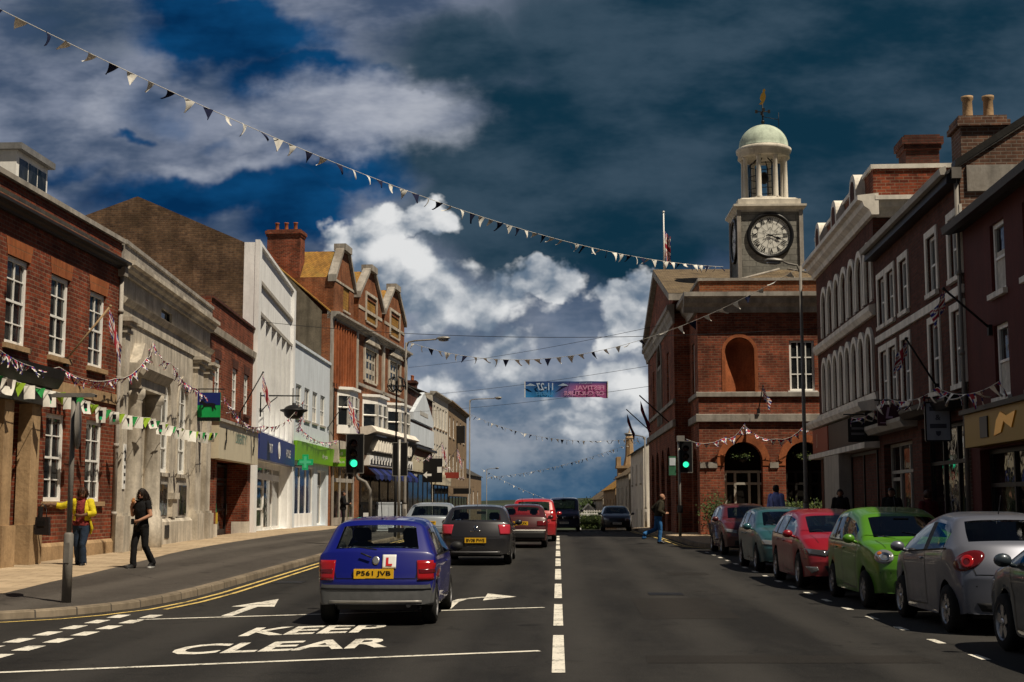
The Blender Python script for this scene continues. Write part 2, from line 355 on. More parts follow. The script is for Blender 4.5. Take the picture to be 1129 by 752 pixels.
WHITE = [(-0.137, 0.198, 0.032, 0.027, 1), (-0.094, 0.206, 0.027, 0.019, 1), (-0.118, 0.165, 0.055, 0.026, .85), (-0.063, 0.144, 0.05, 0.025, .8), (-0.016, 0.161, 0.03, 0.017, 0.8), (0.058, 0.137, 0.027, 0.024, 1), (0.051, 0.154, 0.033, 0.013, 0.8), (0.023, 0.056, 0.07, 0.03, 0.6), (-0.043, 0.103, 0.06, 0.025, 0.58), (-0.09, 0.09, 0.05, 0.025, 0.55), (0.05, 0.089, 0.03, 0.03, 0.7)]
PALE = [(-0.15, 0.29, 0.085, 0.036, .95), (-0.116, 0.303, 0.022, 0.012, 1), (-0.34, 0.30, 0.07, 0.035, .5), (-0.216, 0.285, 0.06, 0.03, .6), (-0.25, 0.256, 0.12, 0.012, .6), (-.40, .23, .06, .02, .6)]
def lin(r, g, b): return tuple(((c / 255 + .055) / 1.055) ** 2.4 if c > 10 else c / 255 / 12.92 for c in (r, g, b))
wu, wv = warp(.10, 9); wu2, wv2 = warp(.05, 16); wu3, wv3 = warp(.085, 14)
soft = uvn(7, 1, 2.2, 1.3, 6, .6); fine = uvn(22, 1, 1.6, 4.2, 7, .6); med = uvn(11, 1, 1.5, 6.6, 7, .62)
col = mixc(nt, maprange(nt, soft, .36, .66, 0, 1, True), lin(60, 78, 104), lin(130, 138, 156))
low = maprange(nt, v0, .02, .2, 1, 0, True)
col = mixc(nt, mathn(nt, 'MULTIPLY', low, .75), col, mixc(nt, maprange(nt, med, .38, .64, 0, 1, True), lin(66, 98, 124), lin(166, 172, 180)))
col = mixc(nt, maprange(nt, mathn(nt, 'ADD', blobs(BLUE, wu, wv), mathn(nt, 'MULTIPLY', mathn(nt, 'SUBTRACT', fine, .5), .4)), .34, .80, 0, 1, True), col, mixc(nt, maprange(nt, soft, .35, .65, 0, 1), lin(4, 44, 82), lin(16, 76, 124)))
col = mixc(nt, maprange(nt, mathn(nt, 'ADD', blobs(DARK, wu2, wv2), mathn(nt, 'MULTIPLY', mathn(nt, 'SUBTRACT', soft, .5), .5)), .22, .62, 0, 1, True), col, mixc(nt, maprange(nt, soft, .35, .68, 0, 1, True), lin(15, 48, 66), lin(56, 76, 92)))
pm_ = mathn(nt, 'ADD', blobs(PALE, wu, wv), mathn(nt, 'MULTIPLY', mathn(nt, 'SUBTRACT', fine, .5), .5))
col = mixc(nt, maprange(nt, pm_, .3, .8, 0, .85, True), col, mixc(nt, maprange(nt, soft, .35, .62, 0, 1, True), lin(120, 130, 150), lin(182, 186, 196)))
def puff(du, dv):
    cb = N(nt, 'ShaderNodeCombineXYZ'); nt.links.new(mathn(nt, 'ADD', wu2, du), cb.inputs[0]); nt.links.new(mathn(nt, 'MULTIPLY', mathn(nt, 'ADD', wv2, dv), 1.25), cb.inputs[1])
    n = N(nt, 'ShaderNodeTexVoronoi'); n.feature = 'F1'; n.inputs['Scale'].default_value = 24; n.inputs['Detail'].default_value = 1.5; n.inputs['Roughness'].default_value = .55; n.inputs['Lacunarity'].default_value = 2.3; n.normalize = True
    nt.links.new(cb.outputs[0], n.inputs['Vector']); return n.outputs['Distance']
pf = puff(0, 0)
wm = mathn(nt, 'ADD', mathn(nt, 'ADD', blobs(WHITE, wu3, wv3), mathn(nt, 'MULTIPLY', mathn(nt, 'SUBTRACT', fine, .5), .3)), mathn(nt, 'MULTIPLY', mathn(nt, 'SUBTRACT', .36, pf), .6))
def uvs(scale, du, dv, detail=6, rough=.55):
    cb = N(nt, 'ShaderNodeCombineXYZ'); nt.links.new(mathn(nt, 'ADD', u0, du), cb.inputs[0]); nt.links.new(mathn(nt, 'MULTIPLY', mathn(nt, 'ADD', v0, dv), 1.35), cb.inputs[1])
    n = N(nt, 'ShaderNodeTexNoise'); n.inputs['Scale'].default_value = scale; n.inputs['Detail'].default_value = detail; n.inputs['Roughness'].default_value = rough; nt.links.new(cb.outputs[0], n.inputs['Vector']); return n.outputs['Fac']
relief = mathn(nt, 'SUBTRACT', uvs(10, 0, 0, 5, .5), uvs(10, .016, .018, 5, .5))
wcol = mixc(nt, maprange(nt, mathn(nt, 'ADD', mathn(nt, 'ADD', mathn(nt, 'MULTIPLY', relief, .9), mathn(nt, 'MULTIPLY', mathn(nt, 'SUBTRACT', puff(.008, .010), pf), .9)), mathn(nt, 'MULTIPLY', mathn(nt, 'SUBTRACT', med, .5), .4)), -.16, .20, 0, 1, True), lin(98, 116, 136), lin(226, 227, 227))
col = mixc(nt, maprange(nt, wm, .40, .60, 0, .97, True), col, wcol)
col = mixc(nt, maprange(nt, v0, .0, .05, .85, 0, True), col, mixc(nt, maprange(nt, med, .4, .65, 0, 1), lin(28, 74, 108), lin(70, 104, 128)))
skyc = mixc(nt, 1.0, sky.outputs[0], (.022, .022, .022), 'MULTIPLY')
col = mixc(nt, maprange(nt, sx.outputs[2], .42, .7, 0, 1, True), col, skyc)
col = mixc(nt, maprange(nt, sx.outputs[0], -.35, -.75, 0, .8, True), col, lin(178, 186, 196))  # bright cloud added out of view at left, fills the shaded right facades
col = mixc(nt, maprange(nt, sx.outputs[1], -.15, .12, .72, 0, True), col, (.012, .014, .018))  # unseen sky behind the camera darkened to weaken the ambient light
col = mixc(nt, maprange(nt, sx.outputs[2], -.12, .0, 1, 0), col, (.012, .011, .010))
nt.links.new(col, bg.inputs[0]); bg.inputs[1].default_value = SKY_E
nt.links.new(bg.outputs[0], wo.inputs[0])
W.cycles.sampling_method = 'MANUAL'; W.cycles.sample_map_resolution = 256

# ------------------------------------------------------------------ ground, road, pavements
def ysteps(a, b, st=2.0):
    n = max(1, int(math.ceil((b - a) / st))); return [a + (b - a) * i / n for i in range(n + 1)]
mb = MB()
ys = [-60] + ysteps(-15, 270, 5) + [600, 1500, 4000]
mb.grid([[(x, y, gz(y) - .03) for x in (-2500, -300, -60, -20, 0, 20, 60, 300, 2500)] for y in ys], True)
struct(mb.build('ground', M('field grass', (.05, .06, .025), var=.4, scale=.05)))
mb = MB()
mb.grid([[(x, y, gz(y)) for x in (-40, -12, -6, -2, 0, 2, 6, 12, 26)] for y in ysteps(-14, 264, 1.5)], True)
struct(mb.build('road', m['asphalt']))
# hills closing the view beyond the crest
mb = MB(); hr = []
for j, (yy, hh) in enumerate(((300, -9), (420, -2), (600, 2.2), (900, 0))):
    hr.append([(x, yy, hh + 1.6 * math.sin(x * .013 + j) + 1.2 * math.sin(x * .037)) for x in range(-700, 701, 35)])
mb.grid(hr, True); struct(mb.build('hills', M('wooded hill', (.035, .045, .022), var=.5, scale=.06)))

KERB_L = [(-26, 18.25), (-12, 18.4), (-9.6, 18.5), (-8.5, 18.62), (-7.7, 18.93), (-7.2, 19.4), (-6.85, 20.0), (-6.5, 21.0), (-6.34, 22.5), (-6.28, 24.4)] + [(-6.28 - .004 * (y - 24), y) for y in range(27, 66, 3)] + [(-6.5 - .012 * (y - 66), y) for y in range(66, 151, 6)]
FAC_L = [(-12.05, 18), (-11.8, 36), (-12.8, 51), (-13.2, 58.4), (-14.4, 73), (-14.5, 86), (-12.4, 111), (-11.5, 143), (-11.3, 160)]
def facx(y): return interp([(b, a) for a, b in FAC_L], y)
BND = [(18, -8.7), (21.7, -8.9), (27, -9.3), (37, -10.3), (60, -11.4), (80, -12.5), (110, -11.0), (160, -10)]
rows_out, rows_in = [], []
for (x, y) in KERB_L:
    if x < -12.1: inn = (x, 20.65); bd = (x, 19.6)
    elif y < 22.9: inn = (-12.2, 20.6); bd = (lerp(x, -12.2, .42), lerp(y, 20.6, .42))
    else:
        yi = max(y, 19.5); inn = (facx(yi) - .25, max(y, 21.0) if y < 24.4 else y); bd = (interp(BND, y), max(y, 19.8) if y < 22 else y)
    zk = gz(y) + .12; zi = max(.30, gz(y) + .22) if y < 84 else gz(y) + .25
    if y < 24: zi = .30
    xb, yb = bd; t = max(.05, min(.95, (xb - x) / (inn[0] - x) if abs(inn[0] - x) > .1 else .5)); zb = lerp(zk, zi, t)
    rows_out.append([(x, y, zk), (lerp(x, xb, .5), lerp(y, yb, .5), lerp(zk, zb, .5)), (xb, yb, zb)])
    rows_in.append([(xb, yb, zb), (lerp(xb, inn[0], .5), lerp(yb, inn[1], .5), lerp(zb, zi, .5)), (inn[0], inn[1], zi)])
mb = MB(); mb.grid(rows_out, True); struct(mb.build('pavement', m['tarmac']))
mb = MB(); mb.grid(rows_in, True); struct(mb.build('pavement', m['paving']))
def kerb_mesh(line, side):
    mb = MB(); rows = []
    for i, (x, y) in enumerate(line):
        a = Vector(line[max(0, i - 1)]); b = Vector(line[min(len(line) - 1, i + 1)]); t = (b - a).normalized(); n = Vector((t.y, -t.x)) * side
        z = gz(y)
        def P(o, h): return (x + n.x * o, y + n.y * o, z + h)
        rows.append([P(.03, -.05), P(.012, .105), P(-.01, .127), P(-.16, .128), P(-.17, .05)])
    mb.grid(rows, False); return struct(mb.build('kerb', m['kerb']))
kerb_mesh(KERB_L, 1)
KERB_R = [(6.4, y) for y in range(-14, 41, 3)] + [(6.2, 42), (5.7, 43.6), (5.1, 44.8), (4.75, 46), (4.6, 47.5)] + [(4.6, y) for y in range(50, 63, 3)] + [(4.6 + .004 * (y - 62), y) for y in range(65, 170, 6)]
kerb_mesh(KERB_R, -1)
rows = []
for x, y in KERB_R:
    xi = 10.5 if y < 50 else 17 if y < 58.5 else 6.1 if y < 92 else 6.6
    zk = gz(y) + .12; rows.append([(x, y, zk), (lerp(x, xi, .5), y, zk + .04), (xi, y, zk + .08)])
mb = MB(); mb.grid(rows, True); struct(mb.build('pavement', m['paving']))

# road markings
def strip(mb, pts, w, dz=.006):
    rows = []
    P = [Vector(p) for p in pts]; Q = []
    for a, b in zip(P, P[1:]):
        n = max(1, int((b - a).length / 1.0)); Q += [a.lerp(b, i / n) for i in range(n)]
    Q.append(P[-1])
    for i, p in enumerate(Q):
        t = (Q[min(i + 1, len(Q) - 1)] - Q[max(i - 1, 0)]).normalized(); n = Vector((t.y, -t.x)) * w / 2
        rows.append([(p.x + n.x, p.y + n.y, gz(p.y + n.y) + dz), (p.x - n.x, p.y - n.y, gz(p.y - n.y) + dz)])
    mb.grid(rows, False)
def flat(mb, pts, dz=.006): mb.poly([(x, y, gz(y) + dz) for x, y in pts])
def marking(mb, mat='line', name='road_marking'): return struct(mb.build(name, m[mat]))
def text_fit(mb, body, cen, xd, ud, w, h, bold=0.0, **kw):
    t = MB(); t.text(body, 1, (0, 0, 0), (1, 0, 0), (0, 1, 0), bold=bold, **kw)
    xs = [v.x for v in t.v]; ysv = [v.y for v in t.v]; x0, x1, y0, y1 = min(xs), max(xs), min(ysv), max(ysv)
    cen, xd, ud = Vector(cen), Vector(xd), Vector(ud); off = len(mb.v)
    for v in t.v: mb.vert(cen + xd * ((v.x - (x0 + x1) / 2) / (x1 - x0) * w) + ud * ((v.y - (y0 + y1) / 2) / (y1 - y0) * h))
    for f in t.f: mb.face([i + off for i in f])
mb = MB()
y = 13.35
while y < 62:
    strip(mb, [(0, y), (0, y + 3.75)], .13); y += 5.05
marking(mb)
mb = MB(); strip(mb, [(-7.2, 12.45), (-.21, 15.3)], .11); strip(mb, [(-5.88, 19.15), (-.22, 21.5)], .11); marking(mb)
mb = MB(); text_fit(mb, 'CLEAR', (-3.1, 15.72, .006), (1, .40, 0), (-.02, 1, 0), 2.3, 1.12, bold=.025); marking(mb)
mb = MB(); text_fit(mb, 'KEEP', (-3.1, 17.72, .006), (1, .40, 0), (-.02, 1, 0), 1.65, 1.15, bold=.025); marking(mb)
mb = MB(); flat(mb, [(-4.86, 19.8), (-4.70, 19.8), (-4.70, 21.5), (-4.86, 21.5)]); flat(mb, [(-5.12, 21.5), (-4.44, 21.5), (-4.70, 23.1)]); marking(mb)
mb = MB(); strip(mb, [(-1.72, 21.2), (-1.70, 22.6), (-1.6, 23.2), (-1.35, 23.55), (-1.2, 23.65)], .15); flat(mb, [(-1.25, 22.9), (-.72, 23.75), (-1.25, 24.5)]); marking(mb)
for Yb in (38.5, 58):
    mb = MB(); flat(mb, [(-1.9, Yb), (-1.75, Yb), (-1.75, Yb + 2), (-1.9, Yb + 2)]); flat(mb, [(-2.2, Yb + 2), (-1.45, Yb + 2), (-1.82, Yb + 3.6)]); marking(mb)
mb = MB(); strip(mb, [(-2.6, 24.0), (-2.6, 29)], .1); strip(mb, [(-2.6, 31.2), (-2.6, 33)], .1); marking(mb)
mb = MB()
for k in range(8):
    yy = 13.4 + k * .86
    for xx in (-6.45, -5.98): strip(mb, [(xx + .02 * k, yy), (xx + .02 * k, yy + .52)], .2)
marking(mb)
mb = MB()
for k in range(17): strip(mb, [(4.45, 14.6 + k * 1.65), (4.45, 15.1 + k * 1.65)], .1)
marking(mb)
mb = MB()
for k in range(6): strip(mb, [(.6 + k * .75, 78), (1.05 + k * .75, 78)], .25)
for k in range(5): strip(mb, [(-5 + k * .9, 79), (-4.5 + k * .9, 79)], .25)
marking(mb)
def offs(line, o):
    out = []
    for i, (x, y) in enumerate(line):
        a = Vector(line[max(0, i - 1)]); b = Vector(line[min(len(line) - 1, i + 1)]); t = (b - a).normalized(); out.append((x + t.y * o, y - t.x * o))
    return out
mb = MB()
L0 = [p for p in KERB_L if p[1] < 75]
strip(mb, offs(L0, .27), .08); strip(mb, offs([p for p in L0 if p[1] > 20.5], .5), .08)
RR = [p for p in KERB_R if 43 < p[1] < 90]
strip(mb, offs(RR, -.25), .08); strip(mb, offs(RR, -.45), .08)
marking(mb, 'yline')
mb = MB()
for (x0, x1, y0, y1) in ((1.2, 2.6, 19.5, 23.6), (-3.9, -3.1, 27, 33), (2.4, 3.3, 30, 47), (.9, 3.9, 14.2, 15.0)):
    flat(mb, [(x0, y0), (x1, y0 + .1), (x1 - .05, y1), (x0 + .04, y1 - .1)], .003)
struct(mb.build('road_patch', asphalt('patch asphalt', (.0135, .012, .0105), (.017, .015, .013))))
# drain covers
mb = MB(); mb.T = None
for (x, y) in ((-5.4, 27.5), (5.9, 21.2), (1.9, 24.5)):
    flat(mb, [(x - .3, y - .3), (x + .3, y - .3), (x + .3, y + .3), (x - .3, y + .3)], .007)
struct(mb.build('road_cover', m['iron']))
# ------------------------------------------------------------------ buildings
class Bld:
    """a building: local x along its street front (left to right as seen from the street), y into the building, z up"""
    def __init__(s, name, label, A, B, cat='building', group=None):
        s.A, s.B = Vector(A), Vector(B); d = s.B - s.A; s.W = d.length
        s.root = thing(name, label, cat, (A[0], A[1], 0), math.atan2(d.y, d.x), group); s.op = []
    def P(s, x, y, z=0):
        d = (s.B - s.A).normalized(); return Vector((s.A.x + d.x * x - d.y * y, s.A.y + d.y * x + d.x * y, z))
    def part(s, mb, name, mat, parent=None): return mb.build(name, m[mat] if isinstance(mat, str) else mat, parent or s.root)
    def box(s, name, mat, x0, x1, y0, y1, z0, z1, parent=None):
        mb = MB(); mb.box(x0, x1, y0, y1, z0, z1); return s.part(mb, name, mat, parent)
    def sweep(s, name, mat, prof, x0=None, x1=None, parent=None):
        mb = MB(); mb.prism(prof, 0 if x0 is None else x0, s.W if x1 is None else x1); return s.part(mb, name, mat, parent)
    def cornice(s, z, h, out, mat='stone', x0=None, x1=None, name='cornice', back=.25, ret=0):
        prof = [(back, z), (-out * .25, z), (-out * .3, z + h * .25), (-out * .6, z + h * .4), (-out * .68, z + h * .62), (-out, z + h * .68), (-out, z + h), (back, z + h + out * .1)]
        return s.sweep(name, mat, prof, x0, x1)
    def opening(s, x0, x1, z0, z1, arch=False, rev=.14): s.op.append((x0, x1, z0, z1, arch, rev))
    def wall(s, h, depth, mat, z0=-.6, ops=None, x0=0, x1=None, y0=0, back=True, name='wall', gable=None, reveal=None, parent=None):
        x1 = s.W if x1 is None else x1; ops = s.op if ops is None else ops; mb = MB()
        front_panel(mb, x0, x1, z0, h, ops, y0)
        if back:
            if gable:   # list of (depth, height) describing the end walls from front to back
                for xx in (x0, x1):
                    pr = [(y0, z0)] + [(y0, h)] + list(gable) + [(depth, z0)]
                    mb.poly([(xx, a, b) for a, b in pr])
                zb = gable[-1][1]
                mb.poly([(x0, depth, z0), (x1, depth, z0), (x1, depth, zb), (x0, depth, zb)])
            else:
                mb.poly([(x0, y0, z0), (x0, depth, z0), (x0, depth, h), (x0, y0, h)]); mb.poly([(x1, y0, z0), (x1, depth, z0), (x1, depth, h), (x1, y0, h)])
                mb.poly([(x0, depth, z0), (x1, depth, z0), (x1, depth, h), (x0, depth, h)]); mb.poly([(x0, y0, h), (x1, y0, h), (x1, depth, h), (x0, depth, h)])
        o = mb.build(name, m[mat] if isinstance(mat, str) else mat, parent or s.root, recalc=False)
        return o
    def window(s, x0, x1, z0, z1, arch=False, nx=2, nz=4, frame='white_trim', fw=.075, rev=.14, sill='stone', meet=True, glass='glass', bw=.028, curtain=False, surround=None, y0=0, cut=True):
        if cut: s.opening(x0, x1, z0, z1, arch, rev)
        w, h = x1 - x0, z1 - z0; mb = MB(); y = y0 + rev - .07; cx = w / 2
        out = outline(w, h, arch); inn = outline(w, h, arch, fw)
        n = len(out)
        for k in range(n):
            a, b, c, d = out[k], out[(k + 1) % n], inn[(k + 1) % n], inn[k]
            mb.poly([(a[0], y, a[1]), (b[0], y, b[1]), (c[0], y, c[1]), (d[0], y, d[1])]); mb.poly([(d[0], y, d[1]), (c[0], y, c[1]), (c[0], y + .06, c[1]), (d[0], y + .06, d[1])])
        def top(x): return h - fw if not arch else (h - w / 2 + math.sqrt(max(0, (w / 2 - fw) ** 2 - (x - w / 2) ** 2)))
        for i in range(1, nx):
            x = w * i / nx; mb.box(x - bw / 2, x + bw / 2, y + .012, y + .05, fw, top(x))
        hh = h - (w / 2 if arch else 0)
        for j in range(1, nz):
            z = (hh if arch else h) * j / nz; b = bw / 2 * (1.9 if meet and j == nz // 2 else 1)
            mb.box(fw, w - fw, y + (.004 if b > bw / 2 else .014), y + .05, z - b, z + b)
        if arch and nz: mb.box(fw, w - fw, y + .014, y + .05, hh - bw / 2, hh + bw / 2)
        f = mb.build('window', m[frame], s.root, recalc=False); f.location = (x0, 0, z0)
        g = MB(); inn2 = outline(w, h, arch, fw * .5); g.poly([(a, y + .045, b) for a, b in inn2]); g.build('pane', m[glass], f, recalc=False)
        if sill: 
            q = MB(); q.box(-.09, w + .09, y0 - .09, y0 + rev - .02, -.11, 0.004); q.build('sill', m[sill], f)
        if curtain:
            q = MB(); q.box(fw, w - fw, y + .038, y + .042, fw, h * curtain); q.build('blind', m['curtain'], f)
        if surround:
            q = MB(); arch_band(q, w, h, arch, surround[0], y0 - surround[1], y0 + .02); q.build('surround', m[surround[2]], f)
        return f
    def shopfront(s, x0, x1, z0, z1, n=3, mat='dark_trim', riser=.55, rev=.25, transom=None, glass='shop_glass', door=None, mw=.09, y0=0, cut=True, riser_mat=None):
        """glazed front with stall riser, mullions, panes and an optional door bay"""
        if cut: s.opening(x0, x1, z0, z1, False, rev)
        mb = MB(); y = y0 + rev - .1
        mb.box(x0, x0 + mw, y, y + .1, z0, z1); mb.box(x1 - mw, x1, y, y + .1, z0, z1); mb.box(x0, x1, y - .002, y + .098, z1 - mw, z1)
        xs = [lerp(x0, x1, i / n) for i in range(n + 1)]
        for i, x in enumerate(xs[1:-1]): mb.box(x - mw / 2, x + mw / 2, y + .002, y + .096, z0, z1 - mw)
        if transom: mb.box(x0 + .01, x1 - .01, y + .006, y + .09, transom - mw / 2, transom + mw / 2)
        for i in range(n):
            if door == i: continue
            if riser > 0 and not riser_mat: mb.box(xs[i] + mw / 2, xs[i + 1] - mw / 2, y - .03, y + .08, z0, z0 + riser)
        f = mb.build('shopfront', m[mat], s.root)
        for i in range(n):
            g = MB(); zz = z0 + (.02 if door == i else riser)
            g.poly([(xs[i], y + .055, zz), (xs[i + 1], y + .055, zz), (xs[i + 1], y + .055, z1), (xs[i], y + .055, z1)]); g.build('pane', m[glass], f, recalc=False)
            if door == i:
                d = MB(); a, b = xs[i] + mw / 2, xs[i + 1] - mw / 2; zt = min(z1 - mw, z0 + 2.15)
                for q in ((a, a + .1, z0, zt), (b - .1, b, z0, zt), (a, b, zt - .1, zt), (a, b, z0, z0 + .25), (a, b, z0 + 1.0, z0 + 1.1)): d.box(q[0], q[1], y + .01, y + .05, q[2], q[3])
                dd = d.build('door', m[mat], s.root); h = MB(); h.cyl((b - .06, y - .03, z0 + .85), (b - .06, y - .03, z0 + 1.3), .018, n=8); h.build('handle', m['galv'], dd)
            elif riser_mat:
                q = MB(); q.box(xs[i], xs[i + 1], y - .03, y + .08, z0, z0 + riser); s.part(q, 'stall_riser', riser_mat)
        return f
    def fascia(s, x0, x1, z0, z1, mat, out=.14, lines=(), name='fascia', lean=0, trim=None):
        mb = MB(); mb.prism([(-out, z0), (-out - lean, z1), (.05, z1), (.05, z0)], x0, x1); f = s.part(mb, name, mat)
        for (txt, fx, fz, w, h, tm) in lines:
            t = MB(); text_fit(t, txt, (lerp(x0, x1, fx), -out - lean * fz - .012, lerp(z0, z1, fz)), (1, 0, 0), (0, -lean / max(.01, z1 - z0), 1), w, h, bold=.012); s.part(t, 'lettering', tm, f)
        if trim:
            q = MB(); q.box(x0 - .06, x1 + .06, -out - lean - .1, .04, z1, z1 + .1); s.part(q, 'moulding', trim)
        return f
    def roof(s, h, ridge, depth, mat, over=.25, x0=0, x1=None, hipx=0, eave=.2):
        x1 = s.W if x1 is None else x1; mb = MB(); dy, hz = ridge
        a = (x0 - .05, -over, h - over * (hz - h) / dy); b = (x1 + .05, -over, a[2])
        r0 = (x0 - .05 + hipx, dy, hz); r1 = (x1 + .05 - hipx, dy, hz); e = (x0 - .05, depth + over, a[2]); f = (x1 + .05, depth + over, a[2])
        def thick(q): mb.poly([(p[0], p[1], p[2] + .06) for p in q]); mb.poly([(p[0], p[1], p[2] - .02) for p in q])
        thick((a, b, r1, r0)); thick((f, e, r0, r1))
        if hipx: thick((a, r0, e)); thick((b, f, r1))
        for p, q in ((a, b), (e, f), (a, r0), (b, r1), (e, r0), (f, r1)): mb.poly([(p[0], p[1], p[2] - .02), (q[0], q[1], q[2] - .02), (q[0], q[1], q[2] + .06), (p[0], p[1], p[2] + .06)])
        o = s.part(mb, 'roof', mat); q = MB(); q.tube([(r0[0], dy, hz + .07), (r1[0], dy, hz + .07)], .09, 6, False); s.part(q, 'ridge_tiles', mat, o)
        return o
    def chimney(s, x, y, w, d, z0, z1, mat, pots=3, pot='terracotta', roof=None, ax='x'):
        mb = MB(); mb.box(x - w / 2, x + w / 2, y - d / 2, y + d / 2, z0, z1 - .45); mb.box(x - w / 2 - .06, x + w / 2 + .06, y - d / 2 - .06, y + d / 2 + .06, z1 - .45, z1 - .3); mb.box(x - w / 2 - .12, x + w / 2 + .12, y - d / 2 - .12, y + d / 2 + .12, z1 - .3, z1 - .08); mb.box(x - w / 2 - .03, x + w / 2 + .03, y - d / 2 - .03, y + d / 2 + .03, z1 - .08, z1)
        c = s.part(mb, 'chimney', mat, roof)
        for i in range(pots):
            t = ((i + .5) / pots - .5) * .85; q = MB(); q.lathe([(.15, 0), (.13, .1), (.115, .45), (.15, .5), (.15, .56), (.1, .56)], (x + (w * t if ax == 'x' else 0), y + (d * t if ax == 'y' else 0), z1), 12); s.part(q, 'chimney_pot', pot, c)
        return c
    def pipe(s, x, z0, z1, mat='pole_grey', y=-.07):
        mb = MB(); mb.tube([(x, y, z0), (x, y, z1)], .055, 8); 
        for z in [z0 + 1 + k * 1.8 for k in range(int((z1 - z0) / 1.8))]: mb.cyl((x, y, z), (x, y, z + .1), .075, n=8)
        mb.box(x - .13, x + .13, y - .12, y + .1, z1, z1 + .25); s.part(mb, 'downpipe', mat)
    def lintel(s, x0, x1, z, h=.38, mat='lintel'):
        mb = MB(); mb.prism([(x0 - .04, z), (x1 + .04, z), (x1 + .16, z + h), (x0 - .16, z + h)], -.012, .05, 'y'); s.part(mb, 'lintel', mat)
    def lintel_flag(s): pass

def outline(w, h, arch, ins=0, n=12):
    if not arch: return [(ins, ins), (w - ins, ins), (w - ins, h - ins), (ins, h - ins)]
    r = w / 2; cz = h - r; pts = [(ins, ins), (w - ins, ins)]
    return pts + [(w / 2 + (r - ins) * math.cos(PI * k / n), cz + (r - ins) * math.sin(PI * k / n)) for k in range(n + 1)]
def arch_band(mb, w, h, arch, t, ya, yb):
    if arch:
        r = w / 2; cz = h - r; n = 14
        inn = [(0, 0)] + [(w / 2 - r * math.cos(PI * k / n), cz + r * math.sin(PI * k / n)) for k in range(n + 1)] + [(w, 0)]
        out = [(-t, 0)] + [(w / 2 - (r + t) * math.cos(PI * k / n), cz + (r + t) * math.sin(PI * k / n)) for k in range(n + 1)] + [(w + t, 0)]
    else:
        inn = [(0, 0), (0, h), (w, h), (w, 0)]; out = [(-t, 0), (-t, h + t), (w + t, h + t), (w + t, 0)]
    for k in range(len(inn) - 1):
        a, b, c, d = inn[k], inn[k + 1], out[k + 1], out[k]
        mb.poly([(a[0], ya, a[1]), (b[0], ya, b[1]), (c[0], ya, c[1]), (d[0], ya, d[1])])
        mb.poly([(d[0], ya, d[1]), (c[0], ya, c[1]), (c[0], yb, c[1]), (d[0], yb, d[1])]); mb.poly([(a[0], ya, a[1]), (a[0], yb, a[1]), (b[0], yb, b[1]), (b[0], ya, b[1])])
def front_panel(mb, x0, x1, z0, z1, ops, y=0.0):
    """wall face in the plane y with real openings and reveals"""
    ops = [o for o in ops if o[1] > x0 and o[0] < x1]
    xs = sorted(set([x0, x1] + [v for o in ops for v in o[:2] if x0 < v < x1])); zs = sorted(set([z0, z1] + [v for o in ops for v in o[2:4] if z0 < v < z1]))
    for a, b in zip(xs, xs[1:]):
        for c, d in zip(zs, zs[1:]):
            mx, mz = (a + b) / 2, (c + d) / 2
            if any(o[0] < mx < o[1] and o[2] < mz < o[3] for o in ops): continue
            mb.poly([(a, y, c), (b, y, c), (b, y, d), (a, y, d)])
    for (a, b, c, d, arch, rv) in ops:
        e = y + rv
        if arch:
            r = (b - a) / 2; cz = d - r; cx = (a + b) / 2; n = 14
            arc = [(cx + r * math.cos(PI * k / n), cz + r * math.sin(PI * k / n)) for k in range(n + 1)]
            for k in range(n):
                p, q = arc[k], arc[k + 1]; cor = (b, d) if k < n / 2 else (a, d)
                mb.poly([(q[0], y, q[1]), (p[0], y, p[1]), (cor[0], y, cor[1])]); mb.poly([(p[0], y, p[1]), (q[0], y, q[1]), (q[0], e, q[1]), (p[0], e, p[1])])
            mb.poly([(b, y, d), (a, y, d), (cx, y, d)]) if False else None
            mid = arc[n // 2]; mb.poly([(a, y, d), (mid[0], y, mid[1]), (b, y, d)]) if abs(mid[1] - d) > 1e-6 else None
            zt = cz
        else:
            zt = d; mb.poly([(a, y, d), (a, e, d), (b, e, d), (b, y, d)])
        mb.poly([(a, y, c), (a, e, c), (a, e, zt), (a, y, zt)]); mb.poly([(b, y, c), (b, y, zt), (b, e, zt), (b, e, c)]); mb.poly([(a, y, c), (b, y, c), (b, e, c), (a, e, c)])

# ---- left side, first: red brick with sash windows -------------------------------------------------
b = L1 = Bld('brick_bank', 'two storey red brick building with white sash windows and a pillared porch, left edge', (-12.03, 20.5), (-11.8, 36))
o1 = 2.5  # the facade was measured from Y=18
def u(x): return x - o1
for a in (.6, 3.2, 5.7, 8.2, 10.72, 13.2, 15.75):
    b.window(u(a) + (.1 if a < 8 else 0), u(a) + 1.18, 5.06, 7.0, nx=2, nz=4, sill='stone_warm', fw=.1); b.lintel(u(a) + .02, u(a) + 1.18, 7.0)
for a in (.6, 3.2, 5.7, 13.22, 15.82):
    b.window(u(a), u(a) + 1.22, 1.66, 3.72, nx=2, nz=4, sill='stone_warm', fw=.1)
b.opening(u(10.75), u(11.7), .25, 3.6, False, .8)
b.wall(8.0, 11, 'brick_red'); b.sweep('parapet', 'brick_red', [(0.002, 8.0), (0.002, 8.62), (.35, 8.62), (.35, 8.0)]); b.sweep('coping', 'stone_grey', [(-.1, 8.62), (-.1, 8.74), (.45, 8.74), (.45, 8.62)])
b.cornice(7.88, .2, .3, 'dark_trim')
b.sweep('string_course', 'stone_warm', [(-.05, 4.22), (-.05, 4.5), (.1, 4.5), (.1, 4.22)], u(12.95), b.W - .02)
b.sweep('plinth', 'stone_warm', [(-.08, -.3), (-.08, .62), (-.03, .7), (.05, .7), (.05, -.3)], u(12.95), b.W - .01)
